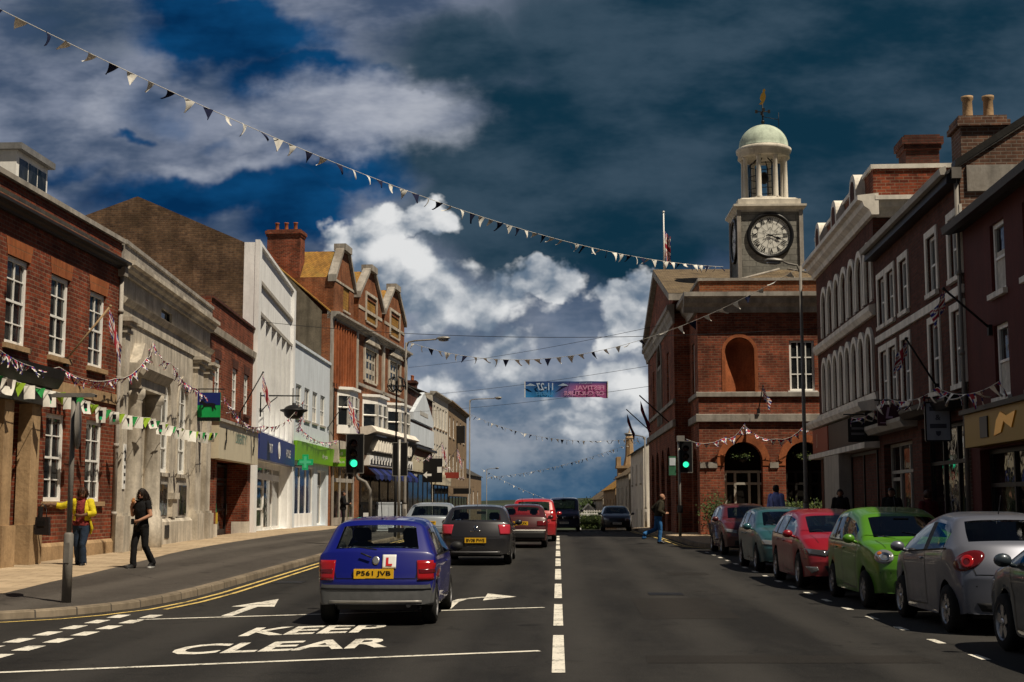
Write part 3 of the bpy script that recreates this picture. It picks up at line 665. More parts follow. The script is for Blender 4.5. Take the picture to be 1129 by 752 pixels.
pc = MB(); pc.prism([(-.5, 4.2), (-.62, 4.4), (-.66, 4.62), (.02, 4.72), (.02, 4.2)], u(9.0), u(12.6)); pc.box(u(9.15), u(12.45), -.42, .02, 3.8, 4.2); b.part(pc, 'porch_canopy', 'dark_trim')
for xx in (9.5, 10.45, 11.9):
    q = MB(); q.box(u(xx) - .24, u(xx) + .24, -.3, .0, 1.15, 3.8); k = q.build('porch_pillar', m['stone_warm'], b.root); q = MB(); q.box(u(xx) - .34, u(xx) + .34, -.4, .0, -.1, 1.15); q.build('pedestal', m['stone_warm'], k)
d = MB(); 
for (x0, x1, z0, z1) in ((10.75, 10.85, .3, 3.4), (11.6, 11.7, .3, 3.4), (10.85, 11.6, 3.25, 3.4), (10.85, 11.6, .3, .6), (10.85, 11.6, 1.4, 1.6)): d.box(u(x0), u(x1), .7, .78, z0, z1)
d.box(u(10.76), u(11.69), .74, .77, .5, 3.6); b.part(d, 'door', 'dark_trim')
b.pipe(b.W - .1, .3, 7.7, 'stone_grey')
dm = MB(); dm.box(u(12.35), u(14.2), .6, 2.6, 8.6, 9.75); dd = b.part(dm, 'dormer', 'white_trim'); q = MB(); q.box(u(12.25), u(14.3), .45, 2.8, 9.75, 9.9); q.build('dormer_roof', m['lead'], dd)
q = MB(); [q.poly([(u(xa), .592, 8.85), (u(xa + .5), .592, 8.85), (u(xa + .5), .592, 9.6), (u(xa), .592, 9.6)]) for xa in (12.5, 13.05, 13.6)]; q.build('pane', m['glass'], dd, recalc=False)
b.roof(8.3, (4.5, 9.7), 9.5, 'slate', .0, 1.5, b.W - 1.0)
b.chimney(.7, .6, .8, .8, 8.5, 10.9, 'brick_red', 2)
b.box('notice_plate', 'black', u(14.75), u(14.98), -.03, .02, 1.15, 1.55); b.box('notice_plate', 'black', u(12.95), u(13.12), -.05, .02, 1.0, 1.55)

# ---- stone bank ---------------------------------------------------------------------------------
b = L2 = Bld('stone_bank', 'weathered limestone bank with a heavy cornice, pilasters and a columned doorway', (-11.8, 36.05), (-12.66, 48.9))
b.opening(1.3, 3.1, .3, 4.75, False, .9)
for a, z in ((5.05, 5.55), (7.75, 5.6)):
    b.window(a, a + 1.4, 2.55, z, True, nx=2, nz=3, sill='stone', fw=.13, surround=(.18, .04, 'stone'), rev=.13)
b.window(4.9, 6.4, 7.28, 7.58, nx=1, nz=1, sill=None, fw=.02, frame='dark_trim')
b.wall(8.1, 12, 'stone'); b.cornice(7.8, .38, .36, 'stone')
b.sweep('parapet', 'stone_grey', [(-.06, 8.2), (-.06, 8.62), (-.12, 8.64), (-.12, 8.75), (.4, 8.75), (.4, 8.2)])
b.sweep('architrave', 'stone', [(-.02, 6.62), (-.06, 6.62), (-.06, 6.98), (-.12, 7.02), (-.2, 7.14), (.02, 7.2), (.02, 6.62)])
for (p, q_) in ((.0, .55), (10.0, 11.0), (11.9, 12.75)):
    q = MB(); q.box(p, q_, -.16, .02, 1.35, 6.2); k = b.part(q, 'pilaster', 'stone'); c = MB(); c.box(p - .06, q_ + .06, -.22, .02, 6.2, 6.3); c.box(p - .1, q_ + .1, -.3, .02, 6.38, 6.5); c.box(p - .16, q_ + .16, -.38, .02, 6.5, 6.61); c.box(p, q_, -.18, .02, 6.3, 6.38); c.build('capital', m['stone'], k); c = MB(); c.box(p - .1, q_ + .1, -.3, .02, -.2, 1.28); c.box(p - .05, q_ + .05, -.24, .02, 1.28, 1.36); c.build('pedestal', m['stone'], k)
hd = MB(); hd.box(.75, 3.75, -.45, .02, 4.75, 5.05); hd.prism([(-.5, 5.05), (-.66, 5.28), (-.66, 5.42), (.02, 5.46), (.02, 5.05)], .6, 3.9); hd.prism([(.75, 5.46), (3.75, 5.46), (3.2, 5.65), (2.8, 6.1), (1.7, 6.1), (1.3, 5.65)], -.3, .02, 'y'); b.part(hd, 'door_hood', 'stone')
for xx in (1.05, 3.4):
    q = MB(); q.lathe([(.36, -.05), (.36, 1.2), (.31, 1.25), (.32, 1.36), (.27, 1.45), (.265, 2.4), (.225, 4.35), (.25, 4.4), (.24, 4.45), (.31, 4.55), (.31, 4.75)], (xx, -.18, 0), 20); b.part(q, 'column', 'stone')
d = MB(); d.box(1.31, 3.09, .8, .88, .4, 4.74); d.box(1.4, 2.1, .76, .8, .6, 2.5); d.box(2.2, 3.0, .76, .8, .6, 2.5); b.part(d, 'door', 'dark_trim')
b.sweep('plinth', 'stone', [(-.14, -.3), (-.14, 1.05), (-.06, 1.15), (.02, 1.15), (.02, -.3)], 3.9, 9.85)
for a, bb in ((5.0, 6.3), (7.8, 9.2)):
    q = MB(); q.box(a, bb, -.06, .02, 1.18, 2.28); k = b.part(q, 'panel', 'stone_grey'); q = MB(); q.box(a + .12, bb - .12, -.075, .0, 1.25, 2.2); q.build('notice_board', m['shop_glass'], k)
q = MB(); q.box(6.6, 7.4, -.2, .02, 1.75, 1.95); q.box(6.7, 7.3, -.14, .02, 1.2, 1.75); b.part(q, 'stone_bracket', 'stone')
q = MB(); q.box(5.6, 6.2, -.16, -.1, .55, .95); b.part(q, 'grille', 'dark_trim')
q = MB(); q.box(.15, .40, -.19, -.155, 2.0, 3.2); k = b.part(q, 'sign_plate', 'white'); q = MB()
for j in range(5): q.box(.20, .35, -.197, -.185, 2.15 + j * .2, 2.23 + j * .2)
q.build('lettering', m['black'], k)
q = MB(); q.box(8.2, 11.2, 2.2, 4.2, 8.3, 10.0); k = b.part(q, 'rooflight', 'white_trim'); q = MB()
for j in range(3): q.box(8.4 + j * .95, 9.1 + j * .95, 2.18, 2.22, 8.9, 9.8)
q.build('pane', m['glass'], k); q = MB(); q.box(8.05, 11.35, 2.0, 4.4, 10.0, 10.12); q.build('rooflight_roof', m['lead'], k)

# ---- brick shop with cream fascia ------------------------------------------------------------------
b = L3 = Bld('brick_shop', 'narrow red brick shop with a wide cream fascia board beside the stone bank', (-12.66, 48.95), (-13.2, 58.35))
for a in (1.0, 4.6, 7.3): b.window(a, a + 1.15, 5.3, 7.0, nx=2, nz=4, sill='brick_dark', fw=.11); b.lintel(a, a + 1.15, 7.0, .34, 'brick_dark')
b.opening(1.3, 8.8, .3, 3.3, False, 1.3)
b.wall(9.1, 11, 'brick_red'); b.sweep('coping', 'brick_dark', [(-.08, 9.1), (-.08, 9.2), (.4, 9.2), (.4, 9.1)]); b.sweep('band', 'stone', [(-.12, 7.85), (-.16, 8.1), (.02, 8.15), (.02, 7.85)])
b.fascia(.3, 9.1, 3.25, 4.6, 'cream', .35, [('LIBERTY', .52, .66, 2.4, .36, plain('grey green letters', (.2, .3, .24)))], trim='grey_trim')
sw = MB()
for cx in (1.6, 7.9):
    for k in range(4):
        sw.tube([(cx - .3 + .1 * k, -.365, 3.6 + .15 * (k % 2)), (cx - .1 + .08 * k, -.365, 3.95), (cx + .12, -.365, 3.85 + .09 * k), (cx - .05 + .07 * k, -.365, 4.2 + .06 * k), (cx + .05, -.365, 4.4)], .012, 5)
b.part(sw, 'scroll_motif', 'black')
b.shopfront(1.8, 8.3, .3, 3.2, 3, 'dark_trim', .5, .9, 2.6, cut=False, riser_mat='brick_red', door=2)
for x in (1.25, 8.45): b.box('pier', 'brick_red', x, x + .45, -.03, .9, -.1, 3.24)
for x in (1.22, 8.43): b.box('pier_base', 'cream_wall', x, x + .52, -.09, .6, -.12, .85)
dsp = MB(); dsp.box(3.2, 4.9, .5, .72, .82, 1.25); b.part(dsp, 'display_stand', plain('yellow card', (.5, .36, .03), .6)); dsp = MB(); dsp.box(3.5, 4.6, .5, .75, 1.27, 1.6); b.part(dsp, 'display_sign', 'emerald')

# ---- tall white building --------------------------------------------------------------------------
b = L4 = Bld('white_shop', 'tall white building with vertical fins over a navy shop sign, brown brick side wall', (-13.2, 58.4), (-14.4, 73))
b.opening(.9, 13.4, 4.9, 9.9, False, .45)
b.shopfront(.8, 13.8, .3, 3.6, 4, 'white_trim', .15, .5, 2.9, door=1, mw=.3, glass='shop_glass')
b.wall(13.0, .5, 'white_wall'); 
b.wall(13.0, 13, 'brick_old', x0=.0, x1=b.W, y0=.5, ops=[], name='side_wall', gable=[(5.2, 15.0), (7.5, 14.1), (13, 12.2)])
b.box('pier', 'white_wall', -.02, .75, -.18, .02, -.2, 13.12); b.box('pier', 'white_wall', b.W - .75, b.W + .01, -.18, .02, -.2, 13.12)
b.sweep('coping', 'white_wall', [(-.15, 13.0), (-.15, 13.14), (.6, 13.14), (.6, 13.0)], .76, b.W - .76)
for z in (11.35, 9.95): b.sweep('band', 'grey_trim', [(-.12, z), (-.12, z + .16), (.02, z + .16), (.02, z)], .78, b.W - .78)
for k in range(7):
    x = .95 + k * 2.03; b.box('fin', 'white_wall', x - .12, x + .14, -.1, .44, 4.86, 9.94)
for k in range(6):
    x = 1.1 + k * 2.03; b.box('panel', 'white_wall', x, x + 1.75, .36, .43, 4.9, 6.2)
    b.window(x + .02, x + 1.73, 6.2, 9.2, nx=2, nz=2, sill=None, rev=.42, fw=.05, cut=False, frame='white_trim')
    b.box('panel', 'white_wall', x, x + 1.75, .34, .42, 9.2, 9.9)
b.fascia(.35, 14.3, 3.55, 4.72, 'navy', .3, [('BRIT', .27, .5, 1.5, .42, 'white'), ('HOUSE', .78, .5, 1.9, .42, 'white')])
em = MB()
em.lathe([(0, 0), (.42, 0), (.42, -.015), (.36, -.015), (.36, -.005)], (7.3, -.312, 4.14), 20, axis='y'); em.sphere((7.3, -.33, 4.12), (.2, .02, .3), 10, 6)
b.part(em, 'emblem', 'white')

# ---- pale pharmacy --------------------------------------------------------------------------------
b = L5 = Bld('pharmacy', 'pale blue grey rendered pharmacy with a lime green fascia and one row of small windows', (-14.4, 73.05), (-14.5, 86))
for a in (1.35, 4.0, 6.7, 9.5): b.window(a, a + 1.7, 6.35, 8.2, nx=2, nz=2, sill='grey_trim', fw=.09, curtain=.35)
b.shopfront(1.5, 7.6, .3, 3.7, 3, 'white_trim', .75, .2, None, glass='blue_glass', riser_mat='white_wall'); b.shopfront(8.9, 12.2, .3, 3.6, 2, 'white_trim', .1, .45, 2.7, door=0)
b.wall(10.35, 11, 'pale_wall'); b.sweep('coping', 'pale_wall', [(-.1, 10.35), (-.1, 10.5), (.4, 10.5), (.4, 10.35)])
b.fascia(.1, 12.9, 3.95, 5.0, 'green', .28, [('for you', .74, .42, 1.9, .34, 'white')], lean=.1)

# ---- red brick gabled building ----------------------------------------------------------------------
b = L6 = Bld('gabled_building', 'ornate orange red brick building with three stone capped gables and white bay windows', (-14.5, 86.05), (-12.4, 111))
W6 = b.W
for (x0, x1) in ((9.9, 13.2), (18.3, 21.8)):
    b.window(x0, x1, 14.6, 16.5, nx=3, nz=3, frame='stone', sill='stone', fw=.22, bw=.16, surround=(.2, .1, 'stone')); b.window(x0 - .3, x1 + .3, 10.3, 12.6, nx=4, nz=3, frame='stone', sill='stone', fw=.22, bw=.18, surround=(.28, .12, 'stone'))
    q = MB(); q.prism([(x0 - .7, 12.95), (x1 + .7, 12.95), ((x0 + x1) / 2, 13.85)], -.3, .02, 'y'); b.part(q, 'window_pediment', 'stone')
b.window(3.2, 4.9, 14.4, 16.0, nx=2, nz=2, frame='white_trim', sill='stone')
ops = list(b.op)
b.wall(13.7, 13, 'orange_brick', ops=ops)
for (x0, x1) in ((.6, 6.2), (7.6, 15.3), (16.2, 24.0)):
    q = MB(); cx = (x0 + x1) / 2; front_panel(q, x0, x1, 13.7, 16.2, ops, -.004); q.poly([(x0, -.004, 16.2), (x1, -.004, 16.2), (cx + .9, -.004, 18.3), (cx - .9, -.004, 18.3)])
    for xx in (x0, x1): q.poly([(xx, 0, 13.7), (xx, 3.5, 13.7), (xx, 3.5, 16.2), (xx, 0, 16.2)])
    g = q.build('gable', m['orange_brick'], b.root, recalc=False)
    q = MB()
    for sx_ in (-1, 1):
        xa = cx + sx_ * (x1 - x0) / 2; xt = cx + sx_ * .85
        q.prism([(xa + sx_ * .15, 15.9), (xa + sx_ * .15, 16.35), (xt, 18.55), (xt, 18.25), (xa, 16.1)], -.2, .35, 'y')
    q.box(cx - .95, cx + .95, -.3, .5, 18.3, 18.75); q.build('gable_coping', m['stone_grey'], g)
    q = MB(); q.prism([(x0 + .06, 13.75), (x1 - .06, 13.75), (x1 - .06, 16.1), (cx + .85, 18.25), (cx - .85, 18.25), (x0 + .06, 16.1)], .06, 4.4, 'y'); q.build('gable_roof', m['tile'], g)
    q = MB(); q.box(x0 + .02, x1 - .02, -.05, .0, 15.2, 15.42) if x0 > 7 else q.box(x0, x1, -.05, 0, 16.0, 16.15); q.build('stone_band', m['stone'], g)
b.cornice(13.4, .45, .55, 'stone_grey')
for x in (7.0, 15.75, 24.5): b.box('pilaster', 'stone', x - .3, x + .3, -.14, .02, 4.5, 13.38)
b.sweep('string_course', 'stone_grey', [(-.14, 9.75), (-.14, 9.95), (.02, 9.95), (.02, 9.75)], 7.4, 24.1)
fins = MB()
for k in range(9): fins.box(.5 + k * .7, .68 + k * .7, -.22, .02, 9.3, 13.3)
b.part(fins, 'timber_fins', 'terracotta')
b.box('spandrel', 'terracotta', .3, 6.7, -.1, .0, 9.0, 9.32)
def bay(b, x0, x1, z0, z1, out, top='white_trim', storey=.65):
    w = x1 - x0; s = min(out, w * .22); pts = [(x0, 0), (x0 + s, -out), (x1 - s, -out), (x1, 0)]
    q = MB(); q.prism(pts, z0 - .55, z0, 'z'); q.prism(pts, z1, z1 + storey, 'z'); q.prism([(x0 - .15, 0), (x0 + s - .1, -out - .18), (x1 - s + .1, -out - .18), (x1 + .15, 0)], z1 + storey, z1 + storey + .18, 'z')
    for (a, c) in zip(pts, pts[1:]):
        for t in ((0, .5, 1) if abs(c[0] - a[0]) > 1.4 else (0, 1)):
            px, py = lerp(a[0], c[0], t), lerp(a[1], c[1], t); q.box(px - .13, px + .13, py - .06, py + .2, z0, z1)
        q.tube([(a[0], a[1] - .02, lerp(z0, z1, .6)), (c[0], c[1] - .02, lerp(z0, z1, .6))], .06, 4, False)
    o = b.part(q, 'bay_window', top)
    for (a, c) in zip(pts, pts[1:]):
        g = MB(); g.poly([(a[0], a[1] + .06, z0), (c[0], c[1] + .06, z0), (c[0], c[1] + .06, z1), (a[0], a[1] + .06, z1)]); g.build('pane', m['glass'], o, recalc=False)
    return o
bay(b, 2.0, 5.6, 6.7, 8.6, .7, storey=.4); bay(b, 9.3, 14.2, 6.6, 8.6, .9, storey=.5); bay(b, 17.6, 22.8, 6.6, 8.6, .9, storey=.5)
b.shopfront(.6, 6.4, .2, 4.2, 3, 'stone_grey', .5, .35, 3.1, mw=.25, cut=False, y0=-.4)
b.shopfront(8.5, 24, .2, 3.6, 5, 'dark_trim', .6, .35, None, cut=False, y0=-.4)
b.box('shop_frieze', 'stone', .3, 6.9, -.55, .0, 4.2, 5.6)
b.fascia(8.2, 24.4, 5.0, 6.3, 'dark_trim', .6, lean=.5)
q = MB(); q.prism([(9.5, 5.25), (23, 5.25), (23, 5.31), (9.5, 5.31)], -.76, -.7, 'y')
for k in range(15): q.prism([(9.7 + k * .86, 5.3), (10.0 + k * .86, 5.3), (10.3 + k * .86, 6.0 - .12 * (k % 3)), (10.0 + k * .86, 6.05)], -1.06, -.76, 'y')
b.part(q, 'sign_relief', 'pale_stucco')
aw = MB(); 
for k in range(12):
    xa, xb = 8.4 + k * 1.32, 8.4 + (k + 1) * 1.32; aw.cm = k % 2; aw.poly([(xa, -.5, 4.2), (xb, -.5, 4.2), (xb, -1.2, 3.6), (xa, -1.2, 3.6)]); aw.poly([(xa, -1.2, 3.6), (xb, -1.2, 3.6), (xb, -1.22, 3.35), ((xa + xb) / 2, -1.22, 3.2), (xa, -1.22, 3.35)])
aw.build('awning', [m['cloth_navy'], m['navy']], b.root)
b.fascia(8.4, 24.2, 4.25, 4.95, 'white_trim', .75, name='valance_board')
q = MB()
q.box(8.6, 24.0, -.775, -.74, 4.32, 4.38)
for k in range(16): q.prism([(8.8 + k * .97, 4.37), (9.25 + k * .97, 4.37), (9.25 + k * .97, 4.75), (8.8 + k * .97, 4.6)], -.78, -.74, 'y')
b.part(q, 'valance_pattern', 'dark_trim')
q = MB(); q.prism([(-.62, 6.35), (-1.3, 6.6), (-.9, 7.0), (-.1, 6.9), (-.1, 6.35)], 8.2, 24.4); b.part(q, 'shop_hood', 'pale_stucco')
b.wall(13.9, 13, 'render', x0=-.03, x1=.0, y0=.6, ops=[], name='end_wall', gable=[(4.3, 17.6), (8.5, 14), (13, 13.9)])
rf = b.roof(13.8, (4.4, 17.5), 8.8, 'tile', .0)
b.chimney(1.2, 3.4, 1.2, 2.2, 15.5, 19.4, 'brick_red', 3, roof=rf, ax='y'); b.chimney(23.5, 4.4, 1.0, 1.8, 16, 19, 'brick_red', 3, roof=rf, ax='y')
b.box('quoin', 'stone_grey', -.01, .55, -.1, .02, 4.2, 13.6)
b.pipe(.75, 5.6, 13.2, 'dark_trim')

# ---- further down on the left ------------------------------------------------------------------------
b = L7 = Bld('shop_house', 'dark brick shop with a white pedimented sign, just beyond the gabled building', (-12.4, 111.1), (-11.9, 129))
b.wall(11.2, 10, 'brick_dark', z0=-3, gable=[(4, 13.2), (8, 11), (10, 11)]); b.roof(11.2, (4, 13.2), 8, 'slate', .2)
q = MB(); q.prism([(2, 8.6), (16, 8.6), (16, 9.2), (9.2, 11.4), (2, 9.2)], -.35, 0, 'y'); k = b.part(q, 'gable_sign', 'pale_wall'); t = MB(); t.box(6.2, 11.8, -.37, -.34, 9.22, 9.3)
for k_ in range(9): t.box(6.2 + k_ * .64, 6.5 + k_ * .64, -.372, -.34, 9.3, 9.6)
b.part(t, 'lettering', 'grey_trim', k)
q = MB()
for j in range(3): q.box(.8 + j * 5.6, 6.1 + j * 5.6, -.25, .02, 6.7, 8.3)
b.part(q, 'white_panel', 'pale_wall'); b.shopfront(.6, 17, -.6, 4.2, 5, 'dark_trim', .5, .3, cut=False, y0=-.35); b.fascia(.5, 17.2, 4.3, 5.6, 'cream', .3); b.sweep('ledge', 'dark_trim', [(-.5, 6.3), (-.5, 6.5), (.02, 6.55), (.02, 6.3)])
b = L8 = Bld('white_terrace', 'long cream white three storey terrace far down the left side', (-11.9, 129.1), (-11.4, 141.5))
for k in range(5):
    b.window(.9 + k * 2.3, 2.1 + k * 2.3, 8.9, 11.0, nx=2, nz=2, sill='brown_wall', fw=.1); b.window(.9 + k * 2.3, 2.1 + k * 2.3, 5.3, 7.3, nx=2, nz=2, sill='brown_wall', fw=.1)
b.wall(12.1, 10, 'cream_wall', z0=-4); b.cornice(11.9, .35, .4, 'grey_trim'); b.shopfront(.6, 11.8, -1.6, 3.4, 4, 'dark_trim', .5, .3, cut=False, y0=-.35); b.fascia(.4, 12, 3.4, 4.4, 'cream', .4)
b = L9 = Bld('brown_terrace', 'brown stone building at the far left end with a dark sign box', (-11.4, 141.6), (-11.1, 166))
for k in range(5):
    b.window(1.4 + k * 4.4, 3.0 + k * 4.4, 8.6, 10.8, nx=2, nz=2, sill='stone', fw=.12); b.window(1.4 + k * 4.4, 3.0 + k * 4.4, 4.6, 6.8, nx=2, nz=2, sill='stone', fw=.12)
b.wall(12.0, 10, 'brown_wall', z0=-5); b.cornice(11.9, .4, .45, 'brown_wall'); rf = b.roof(12.2, (4.5, 14), 9, 'slate', .1); b.chimney(6, 4.5, 1.6, .9, 12.5, 14.9, 'brick_dark', 3, roof=rf)
b.box('sign_box', 'dark_trim', 10, 11, -.9, 0, 8.3, 10.2); b.shopfront(.6, 23.5, -2.6, 2.4, 6, 'dark_trim', .5, .3, cut=False, y0=-.35)
b = Bld('slate_house', 'low slate roofed house closing the left side beyond the brown stone building', (-11.1, 166.2), (-10.4, 186))
for k in range(3): b.window(2 + k * 6, 3.6 + k * 6, 1.2, 3.2, nx=2, nz=2, sill='stone', fw=.12)
b.wall(5.2, 9, 'brown_wall', z0=-8, gable=[(4.5, 7.6), (9, 5.2)]); b.roof(5.2, (4.5, 7.6), 9, 'slate', .2)

# ---- right side --------------------------------------------------------------------------------------
b = R2 = Bld('arcaded_building', 'dark brick building with two rows of pale arched windows and round topped dormers', (9.95, 52), (9.5, 40.55))
for k in range(7):
    x = 1.5 + k * 1.44; b.window(x, x + .95, 7.7, 9.35, True, nx=1, nz=2, frame='pale_stucco', sill=None, fw=.1, surround=(.2, .07, 'pale_stucco'))
for k in range(8):
    x = 1.35 + k * 1.25; b.window(x, x + .8, 4.95, 6.75, True, nx=1, nz=2, frame='pale_stucco', sill=None, fw=.09, surround=(.2, .08, 'pale_stucco'), curtain=.4)
b.wall(10.3, 12, 'brick_dark'); 
prof = [(.1, 10.15), (-.12, 10.15), (-.18, 10.3), (-.34, 10.42), (-.38, 10.56), (-.52, 10.6), (-.52, 10.74), (.1, 10.8)]
b.sweep('cornice', 'pale_stucco', prof, 0, b.W + .5)
q = MB(); q.prism([(b.W - .1, 10.15), (b.W + .1, 10.15), (b.W + .16, 10.3), (b.W + .32, 10.42), (b.W + .36, 10.56), (b.W + .51, 10.6), (b.W + .51, 10.73), (b.W - .1, 10.79)], .0, 4.5, 'y'); b.part(q, 'cornice_return', 'pale_stucco')
b.box('parapet', 'brick_red', 0, b.W, .05, 5, 10.8, 11.65); b.box('coping', 'pale_stucco', -.05, b.W + .06, -.02, 5, 11.65, 11.78)
for x in (2.2, 5.9, 9.6):
    q = MB(); q.prism([(a + x - .575, c + 10.76) for a, c in outline(1.15, 1.15, True)], -.25, .3, 'y'); k = b.part(q, 'dormer_pediment', 'pale_stucco'); q = MB(); q.prism([(a + x - .32, c + 10.9) for a, c in outline(.64, .8, True)], -.265, -.2, 'y'); q.build('niche', m['brick_dark'], k)
b.sweep('band', 'pale_stucco', [(-.1, 7.2), (-.2, 7.35), (-.2, 7.5), (.02, 7.55), (.02, 7.2)]); b.sweep('band', 'pale_stucco', [(-.06, 4.7), (-.1, 4.9), (.02, 4.92), (.02, 4.7)])
b.sweep('shop_cornice', 'pale_stucco', [(-.5, 4.35), (-.6, 4.5), (-.6, 4.6), (.02, 4.72), (.02, 4.35)])
b.fascia(.8, 4.3, 3.45, 4.3, plain('brick red board', (.30, .055, .025), .5), .4, [('J', .3, .5, .22, .5, 'cream')]); b.fascia(4.4, 11.3, 3.45, 4.3, 'dark_trim', .38)
b.sweep('sill_band', 'pale_stucco', [(-.45, 3.25), (-.45, 3.42), (.02, 3.45), (.02, 3.25)])
b.shopfront(.9, 3.4, .2, 3.2, 2, 'dark_trim', .4, .35, cut=False, y0=-.3, door=0); b.box('stone_pier', 'grey_trim', 3.5, 6.6, -.42, .02, -.1, 3.24); b.shopfront(6.8, 11.2, .2, 3.2, 2, 'dark_trim', .45, .35, cut=False, y0=-.3)
b.chimney(10.7, 1.6, 1.0, 1.0, 11.5, 12.75, 'brick_dark', 0)
b = R3 = Bld('dark_terrace', 'dark red brick terrace with stone framed windows and a brown brick gable end', (9.5, 40.5), (9.1, 30.4))
for k, x in enumerate((.5, 1.75, 3.5, 5.1, 6.75, 9.0)):
    if k == 3: continue
    b.window(x, x + .95, 6.75, 8.15, nx=1, nz=2, sill='pale_stucco', fw=.08, surround=(.17, .04, 'pale_stucco')); b.window(x, x + .95, 4.3, 6.0, nx=1, nz=2, sill='pale_stucco', fw=.08, surround=(.17, .04, 'pale_stucco'))
b.shopfront(.5, 4.3, .2, 3.3, 3, 'grey_trim', .5, .3, 2.5, door=0); b.shopfront(5.4, 9.6, .2, 3.5, 3, 'dark_trim', .5, .3, 2.6)
b.wall(9.2, 9, 'brick_dark', gable=None, x1=b.W - .25); b.wall(9.2, 9, 'brick_gable', x0=b.W - .25, ops=[], name='gable_wall', gable=[(4.3, 12.0), (9, 9.0)])
b.roof(9.2, (4.3, 11.9), 8.6, 'slate', .3); b.sweep('gutter', 'grey_trim', [(-.42, 9.0), (-.45, 9.14), (-.3, 9.2), (-.28, 9.0)]); b.sweep('eaves_board', 'dark_trim', [(-.3, 8.8), (-.28, 9.05), (.02, 9.05), (.02, 8.8)])
q = MB(); q.prism([(-.1, 9.15), (-.1, 9.32), (4.3, 12.14), (9, 9.15), (4.3, 11.97)], b.W - .3, b.W + .06); b.part(q, 'verge', 'dark_trim')
b.sweep('string_course', 'pale_stucco', [(-.06, 6.3), (-.06, 6.5), (.02, 6.5), (.02, 6.3)]); b.pipe(b.W - .05, .3, 8.9)
b.sweep('shop_cornice', 'grey_trim', [(-.35, 3.6), (-.45, 3.75), (-.45, 3.85), (.02, 3.95), (.02, 3.6)], 0, 5.0); b.sweep('shop_cornice', 'dark_trim', [(-.4, 3.75), (-.5, 3.9), (-.5, 4.0), (.02, 4.1), (.02, 3.75)], 5.1, 10)
q = MB(); q.box(b.W - 1.0, b.W - .15, .1, 1.1, 9.0, 10.15); q.box(b.W - 1.08, b.W - .07, .02, 1.2, 10.15, 10.28); q.box(b.W - 1.02, b.W - .13, .06, 1.14, 10.28, 10.4); k = b.part(q, 'chimney', 'brick_gable')
for yy in (.38, .85): q = MB(); q.lathe([(.14, 0), (.12, .1), (.11, .45), (.14, .5), (.14, .56), (.09, .56)], (b.W - .55, yy, 10.4), 12); q.build('chimney_pot', m['stone_warm'], k)
q = MB(); q.box(b.W - .0, b.W + .05, .15, 1.4, 8.6, 9.2); b.part(q, 'stone_quoin', 'stone_grey')
b = R4 = Bld('dark_red_house', 'dark red painted house with a yellow shop fascia at the right edge of the frame', (9.1, 30.35), (8.7, 20))
for x in (2.15, 4.4, 7.6): b.window(x, x + 1.0, 5.9, 7.35, nx=1, nz=2, sill='pale_stucco', fw=.09, curtain=.6); b.window(x, x + 1.0, 3.75, 5.25, nx=1, nz=2, sill='pale_stucco', fw=.09, curtain=.5)
b.shopfront(.7, 9.6, .2, 2.75, 5, 'dark_trim', .5, .3, 2.0, door=2)
b.wall(7.7, 9, M('dark red paint', (.085, .016, .012), var=.15), gable=None); b.roof(7.7, (4.5, 8.9), 9, 'slate', .3); b.sweep('gutter', 'dark_trim', [(-.45, 7.6), (-.48, 7.75), (-.3, 7.8), (-.28, 7.6)])
b.fascia(.7, 9.6, 2.8, 3.5, plain('mustard board', (.34, .20, .02), .45), .3, trim='dark_trim')
b.box('sign_emblem', 'black', 2.0, 2.55, -.33, -.29, 2.95, 3.38)
q = MB(); q.prism([(3.0, 2.95), (3.5, 3.0), (3.7, 3.2), (4.2, 3.05), (4.5, 3.36), (3.9, 3.3), (3.5, 3.4), (3.2, 3.25)], -.325, -.29, 'y'); b.part(q, 'gilt_motif', 'gold')

# ---- clock tower hall ---------------------------------------------------------------------------------
b = TH = Bld('town_hall', 'red brick town hall with arched ground floor, stone bands and a domed clock tower', (6.0, 58), (14.8, 58), 'town hall')
D = 22.0
for x0 in (1.04, 3.62, 6.2): b.opening(x0, x0 + 1.62, .2, 4.2, True, .55)
b.opening(1.15, 2.4, 6.3, 8.66, True, .55); b.opening(6.4, 7.65, 6.3, 8.66, True, .55)
b.window(3.88, 4.94, 6.36, 8.52, nx=3, nz=3, sill='white_trim', meet=False, fw=.09, bw=.05)
b.wall(10.0, D, 'brick_hall', back=False)
q = MB(); 
for (xa, ya, xb, yb) in ((8.8, 0, 8.8, D), (8.8, D, 0, D)): q.poly([(xa, ya, -.6), (xb, yb, -.6), (xb, yb, 10), (xa, ya, 10)])
b.part(q, 'side_wall', 'brick_hall')
# street side, seen obliquely: its own wall with openings, plus the projecting pedimented bay
S = Matrix.Translation((0, 0, 0)) @ Matrix(((0, 1, 0, 0), (-1, 0, 0, 0), (0, 0, 1, 0), (0, 0, 0, 1)))  # local (x along -y, y into) -> building
S = Matrix(((0, 1, 0, 0), (-1, 0, 0, D), (0, 0, 1, 0), (0, 0, 0, 1)))
q = MB(); q.T = S; front_panel(q, 0, D, -.6, 10, [(19.2, 21.0, .2, 4.0, True, .4), (19.6, 20.6, 6.4, 8.6, False, .2)]); q.build('side_wall', m['brick_hall'], b.root, recalc=False)
q = MB(); q.T = S; sops = [(2.6 + k * 3.6, 4.8 + k * 3.6, .2, 4.3, True, .5) for k in range(4)] + [(8.6, 11.2, 5.6, 9.8, True, .25), (4.5, 5.8, 6.4, 8.8, False, .2), (14.2, 15.5, 6.4, 8.8, False, .2)]
